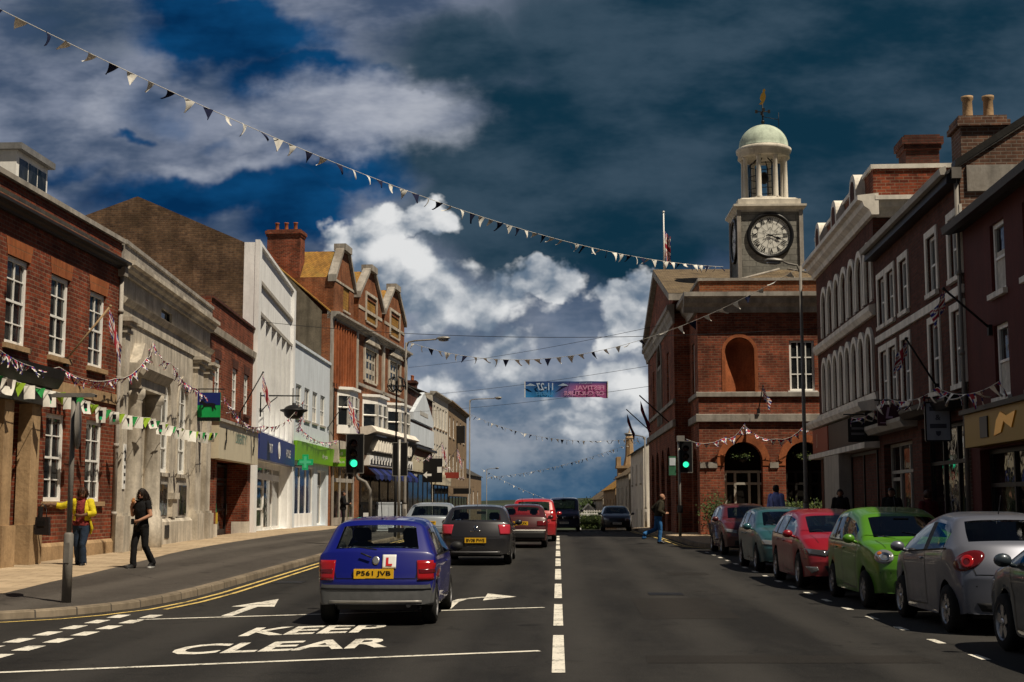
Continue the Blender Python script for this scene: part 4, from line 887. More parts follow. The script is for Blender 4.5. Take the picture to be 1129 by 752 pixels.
front_panel(q, .6, 18.4, -.6, 10.2, sops, -.7); q.poly([(18.4, -.7, -.6), (18.4, 0, -.6), (18.4, 0, 10.2), (18.4, -.7, 10.2)]); q.poly([(.6, -.7, -.6), (.6, 0, -.6), (.6, 0, 10.2), (.6, -.7, 10.2)]); b.part(q, 'pedimented_bay', 'brick_hall')
q = MB(); q.T = S; q.prism([(.4, 10.75), (18.6, 10.75), (9.5, 13.35)], -.72, .5, 'y'); k = b.part(q, 'pediment', 'brick_hall')
q = MB(); q.T = S; q.prism([(-.2, 10.7), (9.5, 13.4), (19.2, 10.7), (19.2, 11.0), (9.5, 13.75), (-.2, 11.0)], -.98, .8, 'y'); q.build('raking_cornice', m['stone_grey'], k)
q = MB(); q.T = S; q.poly([(-.2, -.98, 11.02), (9.5, -.98, 13.77), (9.5, 6, 13.77), (-.2, 6, 11.02)]); q.poly([(19.2, -.98, 11.02), (9.5, -.98, 13.77), (9.5, 6, 13.77), (19.2, 6, 11.02)]); q.build('pediment_roof', m['tile_grey'], k)
for (z0, z1, o, mt, nm) in ((5.06, 5.36, .12, 'stone_grey', 'string_course'), (6.12, 6.3, .1, 'stone_grey', 'string_course')):
    prof = [(-o, z0), (-o, z1), (.02, z1 + .03), (.02, z0)]
    q = MB(); q.prism(prof, -o, 8.8); q.T = S; q.prism(prof, 18.42, D - .003); q.prism([(a - .7, c) for a, c in prof], .5, 18.52); b.part(q, nm, mt)
prof = [(.02, 9.72), (-.12, 9.72), (-.18, 9.95), (-.35, 10.1), (-.42, 10.3), (-.6, 10.36), (-.6, 10.55), (.02, 10.6)]
q = MB(); q.prism(prof, -.6, 8.8); q.T = S; q.prism(prof, 18.42, D - .004); q.prism([(a * .55 - .7, c) for a, c in prof], .2, 18.75); b.part(q, 'cornice', 'stone_grey')
b.box('parapet', 'orange_brick', .12, 8.8, .1, .5, 10.58, 11.12); b.box('coping', 'stone_grey', .05, 8.85, .03, .58, 11.12, 11.24); b.box('parapet', 'orange_brick', .13, .5, .5, 4.0, 10.58, 11.12); b.box('coping', 'stone_grey', .06, .57, .58, 4.0, 11.12, 11.25)
for x0 in (1.04, 3.62, 6.2):
    q = MB(); q.T = Matrix.Translation((x0, 0, 3.2)); arch_band(q, 1.62, 1.0, True, .3, -.025, .03); b.part(q, 'arch_ring', 'terracotta')
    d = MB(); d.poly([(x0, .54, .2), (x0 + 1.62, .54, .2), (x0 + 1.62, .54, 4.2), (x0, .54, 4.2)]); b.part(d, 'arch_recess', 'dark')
    q = MB(); 
    for xx in (.1, .5, 1.1, 1.5): q.box(x0 + xx - .05, x0 + xx + .05, .46, .53, .2, 2.9)
    q.box(x0, x0 + 1.62, .45, .52, 2.4, 2.5); q.box(x0, x0 + 1.62, .45, .52, 2.9, 3.0); b.part(q, 'doorway', 'grey_trim' if x0 < 2 else 'dark_trim')
for xa, xb in ((0.02, .74), (2.96, 3.32), (5.54, 5.9)): b.box('impost', 'stone_grey', xa, xb, -.06, .02, 3.1, 3.34)
for x0 in (1.15, 6.4):
    q = MB(); q.T = Matrix.Translation((x0, 0, 6.3)); arch_band(q, 1.25, 2.36, True, .14, -.02, .03); b.part(q, 'niche_surround', 'terracotta')
    q = MB(); rows = []
    for kz in range(15):
        z = 6.3 + 2.36 * kz / 14; zc = 8.035; r = .625 if z <= zc else math.sqrt(max(0, .625 ** 2 - (z - zc) ** 2)); rows.append([(x0 + .625 - r * math.cos(PI * k / 12), .02 + .55 * math.sin(PI * k / 12) * (r / .625), z) for k in range(13)])
    q.grid(rows, True); b.part(q, 'niche', 'terracotta')
q = MB(); q.T = S; q.poly([(8.6, -.5, 5.6), (11.2, -.5, 5.6), (11.2, -.5, 9.8), (8.6, -.5, 9.8)]); w_ = b.part(q, 'window', 'shop_glass')
q = MB(); q.T = S
for a, c in ((8.6, 8.8), (9.4, 9.55), (10.25, 10.4), (11.0, 11.2)): q.box(a, c, -.72, -.48, 5.6, 8.6)
q.box(8.6, 11.2, -.74, -.47, 8.45, 8.65); q.T = S @ Matrix.Translation((8.6, 0, 5.6)); arch_band(q, 2.6, 4.2, True, .2, -.78, -.6); b.part(q, 'venetian_frame', 'stone_grey', w_)
for xa, za, zb in ((4.5, 6.4, 8.8), (14.2, 6.4, 8.8)):
    q = MB(); q.T = S; q.poly([(xa, -.52, za), (xa + 1.3, -.52, za), (xa + 1.3, -.52, zb), (xa, -.52, zb)]); w_ = b.part(q, 'pane', 'shop_glass'); q = MB(); q.T = S; q.box(xa, xa + .1, -.6, -.53, za, zb); q.box(xa + 1.2, xa + 1.3, -.6, -.53, za, zb); q.box(xa + .6, xa + .68, -.58, -.53, za, zb); q.box(xa, xa + 1.3, -.59, -.53, (za + zb) / 2 - .05, (za + zb) / 2 + .05); b.part(q, 'window_frame', 'white_trim', w_)
for k in range(4):
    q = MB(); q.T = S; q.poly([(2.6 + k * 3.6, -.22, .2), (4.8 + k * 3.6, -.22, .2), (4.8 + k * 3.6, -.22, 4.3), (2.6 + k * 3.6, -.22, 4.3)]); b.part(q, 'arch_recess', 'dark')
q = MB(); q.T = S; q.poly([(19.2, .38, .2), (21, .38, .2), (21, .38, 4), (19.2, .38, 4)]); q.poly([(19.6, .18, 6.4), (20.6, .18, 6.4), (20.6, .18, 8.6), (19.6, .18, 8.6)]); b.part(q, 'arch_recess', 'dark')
q = MB(); q.T = S; q.box(19.6, 19.7, .08, .16, 6.4, 8.6); q.box(20.5, 20.6, .08, .16, 6.4, 8.6); q.box(19.7, 20.5, .09, .16, 7.45, 7.55); b.part(q, 'window_frame', 'white_trim')
# main hipped roof
q = MB(); za, zb = 10.85, 12.35
A_ = [(.4, .6), (8.6, .6), (8.6, D - .3), (.4, D - .3)]; r0, r1 = (4.4, 4.2), (4.4, D - 4)
q.poly([(*A_[0], za), (*A_[1], za), (*r0, zb)]); q.poly([(*A_[1], za), (*A_[2], za), (*r1, zb), (*r0, zb)]); q.poly([(*A_[2], za), (*A_[3], za), (*r1, zb)]); q.poly([(*A_[3], za), (*A_[0], za), (*r0, zb), (*r1, zb)])
k = b.part(q, 'roof', 'tile_grey'); q = MB()
for p in A_[:2]: q.tube([(*p, za + .02), (*r0, zb + .02)], .06, 6)
q.build('hip_flashing', m['stone_grey'], k)
# tower
tx, ty = 3.82, 5.4; hw = 1.42
tw = MB(); tw.box(tx - hw, tx + hw, ty - hw, ty + hw, 10.5, 15.05); t_ = b.part(tw, 'clock_tower', 'stone_block')
q = MB()
for sx_ in (-1, 1):
    for sy_ in (-1, 1): q.box(tx + sx_ * hw - .09, tx + sx_ * hw + .09, ty + sy_ * hw - .09, ty + sy_ * hw + .09, 10.6, 15.04)
q.build('quoin', m['stone_grey'], t_)
q = MB()
def sq(q, r, z0, z1, r1=None): 
    r1 = r if r1 is None else r1; a = [(tx - r, ty - r, z0), (tx + r, ty - r, z0), (tx + r, ty + r, z0), (tx - r, ty + r, z0)]; c = [(tx - r1, ty - r1, z1), (tx + r1, ty - r1, z1), (tx + r1, ty + r1, z1), (tx - r1, ty + r1, z1)]
    q.grid([a, c], False, True); q.poly(a[::-1]); q.poly(c)
sq(q, hw + .06, 14.98, 15.06); sq(q, hw + .08, 15.06, 15.2, hw + .22); sq(q, hw + .25, 15.2, 15.3); sq(q, hw + .02, 15.3, 15.58); sq(q, hw - .05, 15.58, 15.68, hw - .2); q.build('tower_cornice', m['stone_pale'], t_)
q = MB(); q.lathe([(1.2, 15.6), (1.2, 15.72), (1.14, 15.76), (1.14, 15.78)], (tx, ty, 0), 40); q.build('lantern_base', m['stone_pale'], t_)
for k in range(8):
    a = 2 * PI * k / 8 + rad(22.5); q = MB(); q.lathe([(.15, 15.75), (.15, 15.83), (.125, 15.87), (.115, 16.8), (.10, 17.68), (.14, 17.74), (.15, 17.82)], (tx + 1.0 * math.cos(a), ty + 1.0 * math.sin(a), 0), 14); q.build('lantern_column', m['stone_pale'], t_)
q = MB()
for k in range(8):
    a = 2 * PI * k / 8 + rad(22.5); q.tube([(tx + .72 * math.cos(a), ty + .72 * math.sin(a), 15.75), (tx + .72 * math.cos(a), ty + .72 * math.sin(a), 17.5), (tx + .35 * math.cos(a), ty + .35 * math.sin(a), 17.8)], .03, 5)
for z in (16.3, 16.9, 17.5): q.tube([(tx + .72 * math.cos(2 * PI * k / 16), ty + .72 * math.sin(2 * PI * k / 16), z) for k in range(17)], .02, 5)
q.sphere((tx, ty, 16.9), (.22, .22, .3), 12, 8); q.build('lantern_frame', m['iron'], t_)
q = MB(); q.lathe([(1.0, 17.8), (1.22, 17.82), (1.2, 18.05), (1.28, 18.1), (1.3, 18.24), (1.22, 18.28), (1.15, 18.36)], (tx, ty, 0), 48); q.build('entablature', m['stone_pale'], t_)
q = MB(); q.lathe([(1.2, 18.3)] + [(1.16 * math.cos(a), 18.36 + 1.1 * math.sin(a)) for a in [PI / 2 * i / 12 for i in range(13)]], (tx, ty, 0), 48); q.build('dome', m['copper'], t_)
q = MB(); q.tube([(tx, ty, 19.68), (tx, ty, 20.75)], .035, 8); q.tube([(tx - .3, ty, 20.35), (tx + .3, ty, 20.35)], .022, 6); q.tube([(tx, ty - .3, 20.35), (tx, ty + .3, 20.35)], .022, 6); q.sphere((tx, ty, 19.85), .09); q.sphere((tx, ty, 20.15), .06)
for dx, dy in ((.3, 0), (-.3, 0), (0, .3), (0, -.3)): q.box(tx + dx - .06, tx + dx + .06, ty + dy - .015, ty + dy + .015, 20.28, 20.44)
q.tube([(tx + .05, ty, 20.1), (tx + .75, ty, 19.95)], .015, 5); q.tube([(tx + .75, ty, 19.6), (tx + .75, ty, 20.3)], .015, 5)
q.v = [Vector((v.x, v.y, v.z - .22)) for v in q.v]; vn = q.build('weather_vane', m['iron'], t_)
q = MB(); q.prism([(-.16, 20.72), (-.04, 20.86), (-.12, 21.0), (-.06, 21.2), (.03, 21.32), (.03, 21.42), (.1, 21.48), (.16, 21.4), (.12, 21.3), (.17, 21.1), (.12, 20.9), (.04, 20.76), (.0, 20.7)], ty - .03, ty + .03, 'y'); q.v = [Vector((v.x + tx, v.y, v.z - .22)) for v in q.v]; q.build('cockerel', m['gold'], t_)
# clock faces
def clock(T, hands=True):
    rt = 1.0; cz = 13.86
    q = MB(); q.T = T; q.lathe([(.0, -.02), (.95, -.02)], (0, 0, cz), 48, axis='y', caps=False); f = q.build('clock_face', m['clock_white'], t_, recalc=False)
    q = MB(); q.T = T; q.lathe([(.90, -.03), (.90, -.09), (1.0, -.12), (1.07, -.1), (1.07, .02)], (0, 0, cz), 56, axis='y', caps=False); q.build('clock_ring', m['black'], f)
    q = MB(); q.T = T
    def bar(ang, r0, r1, w0, w1=None, y=-.035, off=0):
        w1 = w0 if w1 is None else w1; c, s_ = math.sin(ang), math.cos(ang); nx_, nz_ = s_, -c
        q.poly([(c * r0 + nx_ * (off - w0 / 2), y, cz + s_ * r0 + nz_ * (off - w0 / 2)), (c * r0 + nx_ * (off + w0 / 2), y, cz + s_ * r0 + nz_ * (off + w0 / 2)), (c * r1 + nx_ * (off + w1 / 2), y, cz + s_ * r1 + nz_ * (off + w1 / 2)), (c * r1 + nx_ * (off - w1 / 2), y, cz + s_ * r1 + nz_ * (off - w1 / 2))])
    rom = ['XII', 'I', 'II', 'III', 'IIII', 'V', 'VI', 'VII', 'VIII', 'IX', 'X', 'XI']
    for k in range(60): bar(2 * PI * k / 60, .84, .89, .035 if k % 5 == 0 else .014)
    for h in range(12):
        a = 2 * PI * h / 12; n = len(rom[h]); stepw = .075; tot = sum(.13 if c in 'XV' else .075 for c in rom[h]); p = -tot / 2
        for ch in rom[h]:
            w = .13 if ch in 'XV' else .075; o_ = p + w / 2; p += w
            if ch == 'I': bar(a, .60, .80, .034, off=o_)
            else:
                t2 = MB(); t2.text(ch, .27, (0, 0, 0), (1, 0, 0), (0, 1, 0), bold=.012); base = len(q.v); c, s_ = math.sin(a), math.cos(a)
                for v in t2.v: q.vert((c * (.70 + v.y) + s_ * (o_ + v.x * .75), -.035, cz + s_ * (.70 + v.y) - c * (o_ + v.x * .75)))
                for fc in t2.f: q.face([i + base for i in fc])
    for rr in (.585, .82):
        for k in range(48):
            a, c_ = 2 * PI * k / 48, 2 * PI * (k + 1) / 48; q.poly([(rr * math.sin(a), -.034, cz + rr * math.cos(a)), (rr * math.sin(c_), -.034, cz + rr * math.cos(c_)), ((rr + .012) * math.sin(c_), -.034, cz + (rr + .012) * math.cos(c_)), ((rr + .012) * math.sin(a), -.034, cz + (rr + .012) * math.cos(a))])
    for k in range(12): bar(2 * PI * k / 12 + rad(15), .26, .585, .012)
    for k in range(6):
        a = 2 * PI * k / 6; p0 = Vector((.26 * math.sin(a + rad(30)), 0, .26 * math.cos(a + rad(30)))); bar(a, .05, .40, .011)
        for sg in (-1, 1):
            e = Vector((.40 * math.sin(a), 0, .40 * math.cos(a))); w = Vector((.24 * math.sin(a + sg * rad(30)), 0, .24 * math.cos(a + sg * rad(30)))); dd = (e - w).normalized().cross(Vector((0, 1, 0))) * .006
            q.poly([(w.x - dd.x, -.036, cz + w.z - dd.z), (w.x + dd.x, -.036, cz + w.z + dd.z), (e.x + dd.x, -.036, cz + e.z + dd.z), (e.x - dd.x, -.036, cz + e.z - dd.z)])
    q.build('numerals', m['black'], f, recalc=False)
    q = MB(); q.T = T
    bar(rad(85), -.2, .76, .05, .02, -.075); bar(rad(112), -.14, .30, .05, .05, -.065); bar(rad(112), .30, .42, .13, .13, -.064); bar(rad(112), .42, .56, .11, .01, -.064); q.lathe([(0, -.085), (.06, -.085), (.06, -.06)], (0, 0, cz), 16, axis='y', caps=False)
    q.build('clock_hands', m['black'], f)
    q = MB(); q.T = T; q.cyl((0, -.05, cz), (0, -.051, cz), .001, n=4) ; q = None
clock(Matrix.Translation((tx, ty - hw, 0)))
clock(Matrix.Translation((tx - hw, ty, 0)) @ Matrix.Rotation(rad(-90), 4, 'Z'))
q = MB(); q.box(6.4, 7.3, -.5, -.2, .2, 1.0); b.part(q, 'flower_trough', 'dark_trim')
fl = MB(); fl.tube([(-.7, 15 - .5, 13.6)] * 1 + [(-.7, 14.5, 13.7)], .01, 4)

# ---- beyond the crest on the right -----------------------------------------------------------------------
def house(name, label, A, B, eave, ridge, wallm, roofm, z0, nwin, zw, depth=8, chim=True, cat='house'):
    b = Bld(name, label, A, B, cat)
    for k in range(nwin):
        x = b.W * (k + .5) / nwin
        for z in zw: b.window(x - .5, x + .5, z, z + 1.4, nx=2, nz=2, sill='stone', fw=.1)
    b.wall(eave, depth, wallm, z0=z0, gable=[(depth / 2, ridge), (depth, eave)]); rf = b.roof(eave, (depth / 2, ridge), depth, roofm, .25)
    if chim: b.chimney(b.W - .8, depth / 2, .8, .8, ridge - .5, ridge + 1.3, 'brick_dark', 2, roof=rf)
    return b
house('stucco_house', 'pale stuccoed house with a grey roof right behind the town hall', (5.75, 108), (5.75, 92), 5.4, 7.6, 'pale_stucco', 'slate', -3, 3, (-.2, 3.0))
house('stone_house', 'warm stone house with a brown roof below the spire', (5.5, 129), (5.65, 109), 4.0, 7.0, 'stone', 'tile_grey', -4, 3, (-1.2, 1.6))
house('tiled_cottage', 'cottage with an orange tiled roof further down the hill', (5.1, 153), (5.45, 130), 3.1, 6.0, 'stone_warm', 'tile', -5, 4, (-1.6, .6))
house('brown_cottage', 'low brown cottage furthest down the hill on the right', (4.5, 186), (5.05, 154), 2.2, 5.2, 'stone', 'tile_grey', -7, 5, (-2.3, -.2))
house('far_cottage', 'farthest pale cottage at the foot of the hill on the right', (3.7, 224), (4.4, 187), 1.2, 4.0, 'cream_wall', 'slate', -9, 5, (-3.2, -1.2))
ch = thing('church_tower', 'slim stone church tower with a thin spire above the far cottages', 'church tower', (8.3, 158, -4))
q = MB(); q.box(-1.4, 1.4, -1.4, 1.4, 0, 9.6); q.box(-1.6, 1.6, -1.6, 1.6, 9.6, 9.9)
for sx_ in (-1, 1):
    for sy_ in (-1, 1): q.box(sx_ * 1.3 - .25, sx_ * 1.3 + .25, sy_ * 1.3 - .25, sy_ * 1.3 + .25, 9.9, 10.9)
q.build('tower_wall', m['stone_warm'], ch); q = MB(); q.lathe([(.75, 9.9), (.5, 11), (.42, 13.0), (.5, 13.1), (.06, 13.9), (.0, 14.4)], (0, 0, 0), 8, False); q.build('spire', m['stone_warm'], ch)
sh = Bld('white_shed', 'small white boarded shed with a pitched roof beside the hedge', (2.9, 96), (1.4, 96), 'shed')
sh.root.rotation_euler = (0, 0, 0); sh.root.location = (1.4, 96, 0)
q = MB(); front_panel(q, 0, 1.5, -1.2, .75, [(.5, 1.0, .1, .5, False, .05)]); q.poly([(0, 0, .75), (1.5, 0, .75), (.75, 0, 1.5)]); q.poly([(0, 0, -1.2), (0, 3, -1.2), (0, 3, .75), (0, 0, .75)]); q.poly([(1.5, 0, -1.2), (1.5, 3, -1.2), (1.5, 3, .75), (1.5, 0, .75)]); q.build('wall', m['white_wall'], sh.root, recalc=False)
q = MB(); q.prism([(-.15, .6), (.75, 1.5), (1.65, .6), (1.65, .68), (.75, 1.6), (-.15, .68)], -.15, 3.1, 'y'); q.build('roof', m['lead'], sh.root); q = MB(); q.poly([(.5, .04, .1), (1.0, .04, .1), (1.0, .04, .5), (.5, .04, .5)]); q.build('pane', m['glass'], sh.root, recalc=False)
# ------------------------------------------------------------------ cars
m['rubber'] = M('tyre rubber', (.014, .014, .014), rough=.85, var=.3, spec=.2)
m['alloy'] = plain('alloy', (.42, .42, .43), .35, .9)
m['alloy_dark'] = plain('wheel cover', (.24, .24, .25), .45, .6)
m['car_trim'] = M('black car plastic', (.018, .018, .019), rough=.55, var=.15)
m['grey_plastic'] = M('grey bumper plastic', (.115, .118, .122), rough=.5, var=.15)
m['seat'] = plain('dark seat cloth', (.012, .012, .014), .9)
m['car_glass'] = glass_car('car glass', (.55, .63, .61)); m['car_glass_dark'] = glass_car('tinted car glass', (.16, .19, .19)); m['glass_clear'] = glass_car('clear car glass', (.90, .94, .93))
m['tail'] = plain('red lamp lens', (.30, .008, .010), .12, coat=.8); m['tail_dark'] = plain('dark red lamp lens', (.10, .006, .008), .12, coat=.8)
m['amber'] = plain('amber lamp lens', (.5, .13, .01), .15); m['lamp_clear'] = plain('headlamp lens', (.30, .31, .32), .10, .5, coat=1.0)
m['lamp_dark'] = plain('headlamp reflector', (.10, .10, .11), .12, .6, coat=1.0)
m['plate_y'] = plain('yellow plate', (.78, .45, .02), .4); m['plate_w'] = plain('white plate', (.70, .70, .68), .4); m['chrome'] = plain('chrome', (.7, .7, .7), .12, 1)

def car(name, label, loc, rz, s, paintm, group):
    """s: dimensions. Built about its own ground centre, nose towards +y."""
    L, Wd, H, wb = s['L'], s['W'], s['H'], s['wb']; hw = Wd / 2; r = s.get('r', .30); Ra = r + .065
    foh = s.get('foh', .8); sf = L - foh; sr = sf - wb               # axle stations measured from the tail
    tail, rr, rf, cowl = s['tail'], s['rr'], s['rf'], s['cowl']; bz_r, bz_f = s['belt']; hood_f = s['nose']; dk = s.get('deck')
    sill = s.get('sill', .2); wrf = s.get('wr', .76); rb = s.get('rbump', .58)
    top = [(0, rb)] + ([(.04, rb + .12), (.10, dk - .03), (.22, dk)] if dk else [(.04, rb + .14)]) + [(tail, bz_r + (.03 if not dk else .0)), (rr, H - s.get('rdrop', .05)), (lerp(rr, rf, .35), H - .005), (lerp(rr, rf, .6), H), (rf, H - s.get('fdrop', .06)), (cowl, bz_f + .06), (lerp(cowl, L, .5), lerp(bz_f + .06, hood_f, .38)), (L - .14, hood_f), (L - .03, hood_f - .12), (L, hood_f - .24)]
    wid = [(0, s.get('wtail', .90)), (.12, s.get('wtail', .90) + .055), (.5, .99), (L * .45, 1.0), (L * .7, .995), (L - .5, .955), (L - .12, s.get('wnose', .86) + .05), (L, s.get('wnose', .86))]
    key = [0, .045, .14, tail, lerp(tail, rr, .10), lerp(tail, rr, .84), rr, s.get('qe', rr + .15), s['b'] - .045, s['b'] + .045, rf, lerp(rf, cowl, .10), lerp(rf, cowl, .45), lerp(rf, cowl, .93), cowl, L - .14, L - .03, L] + ([.10, .22] if dk else [])
    if 'b2' in s: key += [s['b2'] - .04, s['b2'] + .04]
    arch = [c + Ra * k for c in (sr, sf) for k in (-1.0, -.78, -.42, 0, .42, .78, 1.0)]
    st = sorted(key)
    for a in arch:
        if min(abs(a - q) for q in st) > .05 or True:
            near = [q for q in st if abs(a - q) < .035]
            if not near: st.append(a)
    for c in (sr, sf):
        for e in (-1.12, 1.12):
            a = c + Ra * e
            if min(abs(a - q) for q in st) > .03: st.append(a)
    for a in [L * k / 14 for k in range(1, 14)]:
        if min(abs(a - q) for q in st) > .16: st.append(a)
    st = sorted(st)
    def cab(x):
        return interp([(tail, 0), (rr, 1), (rf, 1), (cowl, 0)], x) if tail < x < cowl else 0
    def ring(x):
        zt = interp(top, x); w = hw * interp(wid, x); c = cab(x); zs = sill + (.06 * max(0, 1 - x / .5) + .05 * max(0, 1 - (L - x) / .5))
        for a in (sr, sf):
            if abs(x - a) < Ra: zs = max(zs, r + math.sqrt(Ra * Ra - (x - a) ** 2))
        belt = interp([(tail, bz_r), (cowl, bz_f)], x) if tail <= x <= cowl else zt - .055
        belt = min(belt, zt - .045); z2 = belt - s.get('shoulder', .13) * min(1, max(.3, (belt - .3) / .5)); z2 = max(z2, zs + .06)
        z1 = lerp(zs, z2, .42)
        wl = wrf * hw * (1.0 if x < (rr + rf) / 2 else .985)
        nc = [(.925 * w, zt - .022), (.86 * w, zt - .006), (.76 * w, zt + .002), (.4 * w, zt + .014), (0, zt + .018)]
        cc = [(wl + .035, zt - .10), (wl - .035, zt - .035), (wl - .11, zt - .008), (.42 * hw, zt + .012), (0, zt + .018)]
        cpts = [(lerp(a[0], b_[0], c), lerp(a[1], b_[1], c)) for a, b_ in zip(nc, cc)]
        pts = [(w - .14, zs + .005), (w * .958, zs), (w * .983, z1), (w, z2), (w * .975, belt)] + cpts
        return pts
    PR, PF = s.get('bowr', .16), s.get('bowf', .30)
    def bow(x, px): 
        q = abs(px) / hw
        if x < .7: x += PR * q ** 2.6 * (1 - x / .7)
        if x > L - 1.0: x -= PF * q ** 2.4 * (1 - (L - x) / 1.0)
        return x
    V, F, MI = [], [], []
    def add(px, x, z): V.append((px, bow(x, px) - L / 2, z)); return len(V) - 1
    rings = []
    for x in st:
        p = ring(x); rings.append([add(-a, x, z) for a, z in p[:-1]] + [add(0, x, p[-1][1])] + [add(a, x, z) for a, z in p[-2::-1]])
    PARTS = ['body', 'windscreen', 'side_window', 'rear_window', 'bumper', 'door_pillar', 'side_sill']
    n = len(rings[0])  # 19 points
    r_t0, r_t1 = lerp(tail, rr, .10), lerp(tail, rr, .84); w0, w1 = lerp(rf, cowl, .10), lerp(rf, cowl, .93); mids = lerp(rf, cowl, .45)
    bum = s.get('bumper_h', 0); van = s.get('van')
    for i in range(len(rings) - 1):
        xm = (st[i] + st[i + 1]) / 2
        for j in range(n - 1):
            jj = min(j, n - 2 - j); mi = 0
            if jj >= 7:
                if r_t0 < xm < r_t1: mi = 3
                elif w0 < xm < w1: mi = 1
            elif jj == 4 and s.get('qe', rr + .15) < xm < mids and not (abs(xm - s['b']) < .046) and not ('b2' in s and abs(xm - s['b2']) < .042):
                if not (van and xm < s['b']): mi = 2
            elif jj == 4 and s.get('qe', rr + .15) < xm < mids and not van: mi = 5
            if jj == 0 and not bum: mi = 6
            if bum and jj <= 2:
                zc = sum(V[k][2] for k in (rings[i][j], rings[i + 1][j], rings[i][j + 1], rings[i + 1][j + 1])) / 4
                if (xm < sr - Ra or xm > sf + Ra) and zc < bum: mi = 4
            F.append((rings[i][j], rings[i][j + 1], rings[i + 1][j + 1], rings[i + 1][j])); MI.append(mi)
    for x, rg, back in ((0, rings[0], True), (L, rings[-1], False)):
        p = ring(x); tops = rg[6:13]; cols = [V[k][0] / max(1e-6, abs(V[tops[0]][0])) for k in tops]
        prev = None
        for k in range(0, 7):
            a, b_ = rg[k], rg[n - 1 - k]
            if k == 6: row = tops
            else:
                wk = abs(V[b_][0]); row = [a] + [add(c * wk, x + (-.012 if back else .02) * (1 if 1 < k < 6 else 0), p[k][1]) for c in cols[1:-1]] + [b_]
            if prev:
                zc = (p[k][1] + p[k - 1][1]) / 2
                for c in range(6): F.append((prev[c], prev[c + 1], row[c + 1], row[c])); MI.append(4 if bum and zc < bum else 0)
            prev = row
    me = bpy.data.meshes.new('car'); me.from_pydata(V, [], F)
    for _ in PARTS: me.materials.append(None)
    for p, mi in zip(me.polygons, MI): p.material_index = mi; p.use_smooth = True
    bm = bmesh.new(); bm.from_mesh(me); bmesh.ops.recalc_face_normals(bm, faces=bm.faces); bm.to_mesh(me); bm.free()
    colj = {v: j for rg in rings for j, v in enumerate(rg)}; ends = set(rings[0]) | set(rings[-1]); cr = me.attributes.new('crease_edge', 'FLOAT', 'EDGE'); sh_ = s.get('sharp', 1.0)
    for e in me.edges:
        a_, b_ = e.vertices
        if a_ in colj and b_ in colj and colj[a_] == colj[b_]:
            jj = min(colj[a_], n - 1 - colj[a_]); cr.data[e.index].value = {1: .75, 3: .45, 4: .7, 5: .35, 6: .25}.get(jj, 0) * sh_
        elif a_ in ends and b_ in ends: cr.data[e.index].value = .3 * sh_
    ob = bpy.data.objects.new('car', me); C.objects.link(ob); md = ob.modifiers.new('s', 'SUBSURF'); md.levels = s.get('lv', 2); md.render_levels = md.levels
    dg = bpy.context.evaluated_depsgraph_get(); ev = ob.evaluated_get(dg); em = bpy.data.meshes.new_from_object(ev); bpy.data.objects.remove(ob)
    bvh = BVHTree.FromPolygons([v.co.copy() for v in em.vertices], [tuple(p.vertices) for p in em.polygons])
    root = thing(name, label, 'car' if not van else 'van', (loc[0], loc[1], gz(loc[1])), rz, group)
    pm = {5: m['car_trim'], 6: m['car_trim'], 0: paintm, 1: m[s.get('wglass', 'car_glass')], 2: m[s.get('sglass', 'car_glass')], 3: m[s.get('rglass', 'car_glass')], 4: m['grey_plastic']}
    for mi, pn in enumerate(PARTS):
        bm = bmesh.new(); bm.from_mesh(em); bmesh.ops.delete(bm, geom=[f for f in bm.faces if f.material_index != mi], context='FACES')
        if not bm.faces: bm.free(); continue
        todo = set(bm.faces); isl = []
        while todo:
            st_ = [todo.pop()]; grp = [st_[0]]
            while st_:
                f = st_.pop()
                for e_ in f.edges:
                    for g_ in e_.link_faces:
                        if g_ in todo: todo.remove(g_); st_.append(g_); grp.append(g_)
            isl.append([f.index for f in grp])
        bm.free()
        for keep in isl:
          kset = set(keep); bm = bmesh.new(); bm.from_mesh(em); bmesh.ops.delete(bm, geom=[f for f in bm.faces if f.material_index != mi], context='FACES'); bm.faces.ensure_lookup_table()
          bmesh.ops.delete(bm, geom=[f for i_, f in enumerate(bm.faces[:]) if i_ not in kset], context='FACES')
          for f in bm.faces: f.material_index = 0
          if mi in (1, 2, 3):
            res = bmesh.ops.inset_region(bm, faces=bm.faces[:], thickness=.028, use_boundary=True, use_even_offset=True)
            for f in res['faces']: f.material_index = 1
          q = bpy.data.meshes.new(pn); bm.to_mesh(q); bm.free(); q.materials.clear(); q.materials.append(pm[mi]); q.materials.append(m['car_trim'])
          link(pn, q, root)
    # helpers that drape things over the skin
    def hit(o, d):
        h = bvh.ray_cast(Vector(o), Vector(d).normalized()); return (h[0], h[1]) if h[0] else (None, None)
    def drape(pn, mat, pts2d, d, off=.012, nu=9, nv=6, parent=None, skirt=.03):
        """quad patch with corners pts2d (world-like 3d origins) projected along d"""
        d = Vector(d).normalized(); a, b_, c, e = [Vector(p) for p in pts2d]; rows = []
        for j in range(nv + 1):
            row = []
            for i in range(nu + 1):
                o = (a.lerp(b_, i / nu)).lerp(e.lerp(c, i / nu), j / nv); h = None; tr_ = 0
                while h is None and tr_ < 14:
                    h, nn = hit(o - d * 3, d); o.x *= .985; tr_ += 1
                if h is None: return None
                row.append(h - d * off)
            rows.append(row)
        rim = lambda row: [p + d * skirt for p in row]
        mb = MB(); g = [[rows[j][0] + d * skirt] + rows[j] + [rows[j][-1] + d * skirt] for j in range(nv + 1)]
        mb.grid([rim(g[0])] + g + [rim(g[-1])], True); return mb.build(pn, m[mat] if isinstance(mat, str) else mat, parent or root)
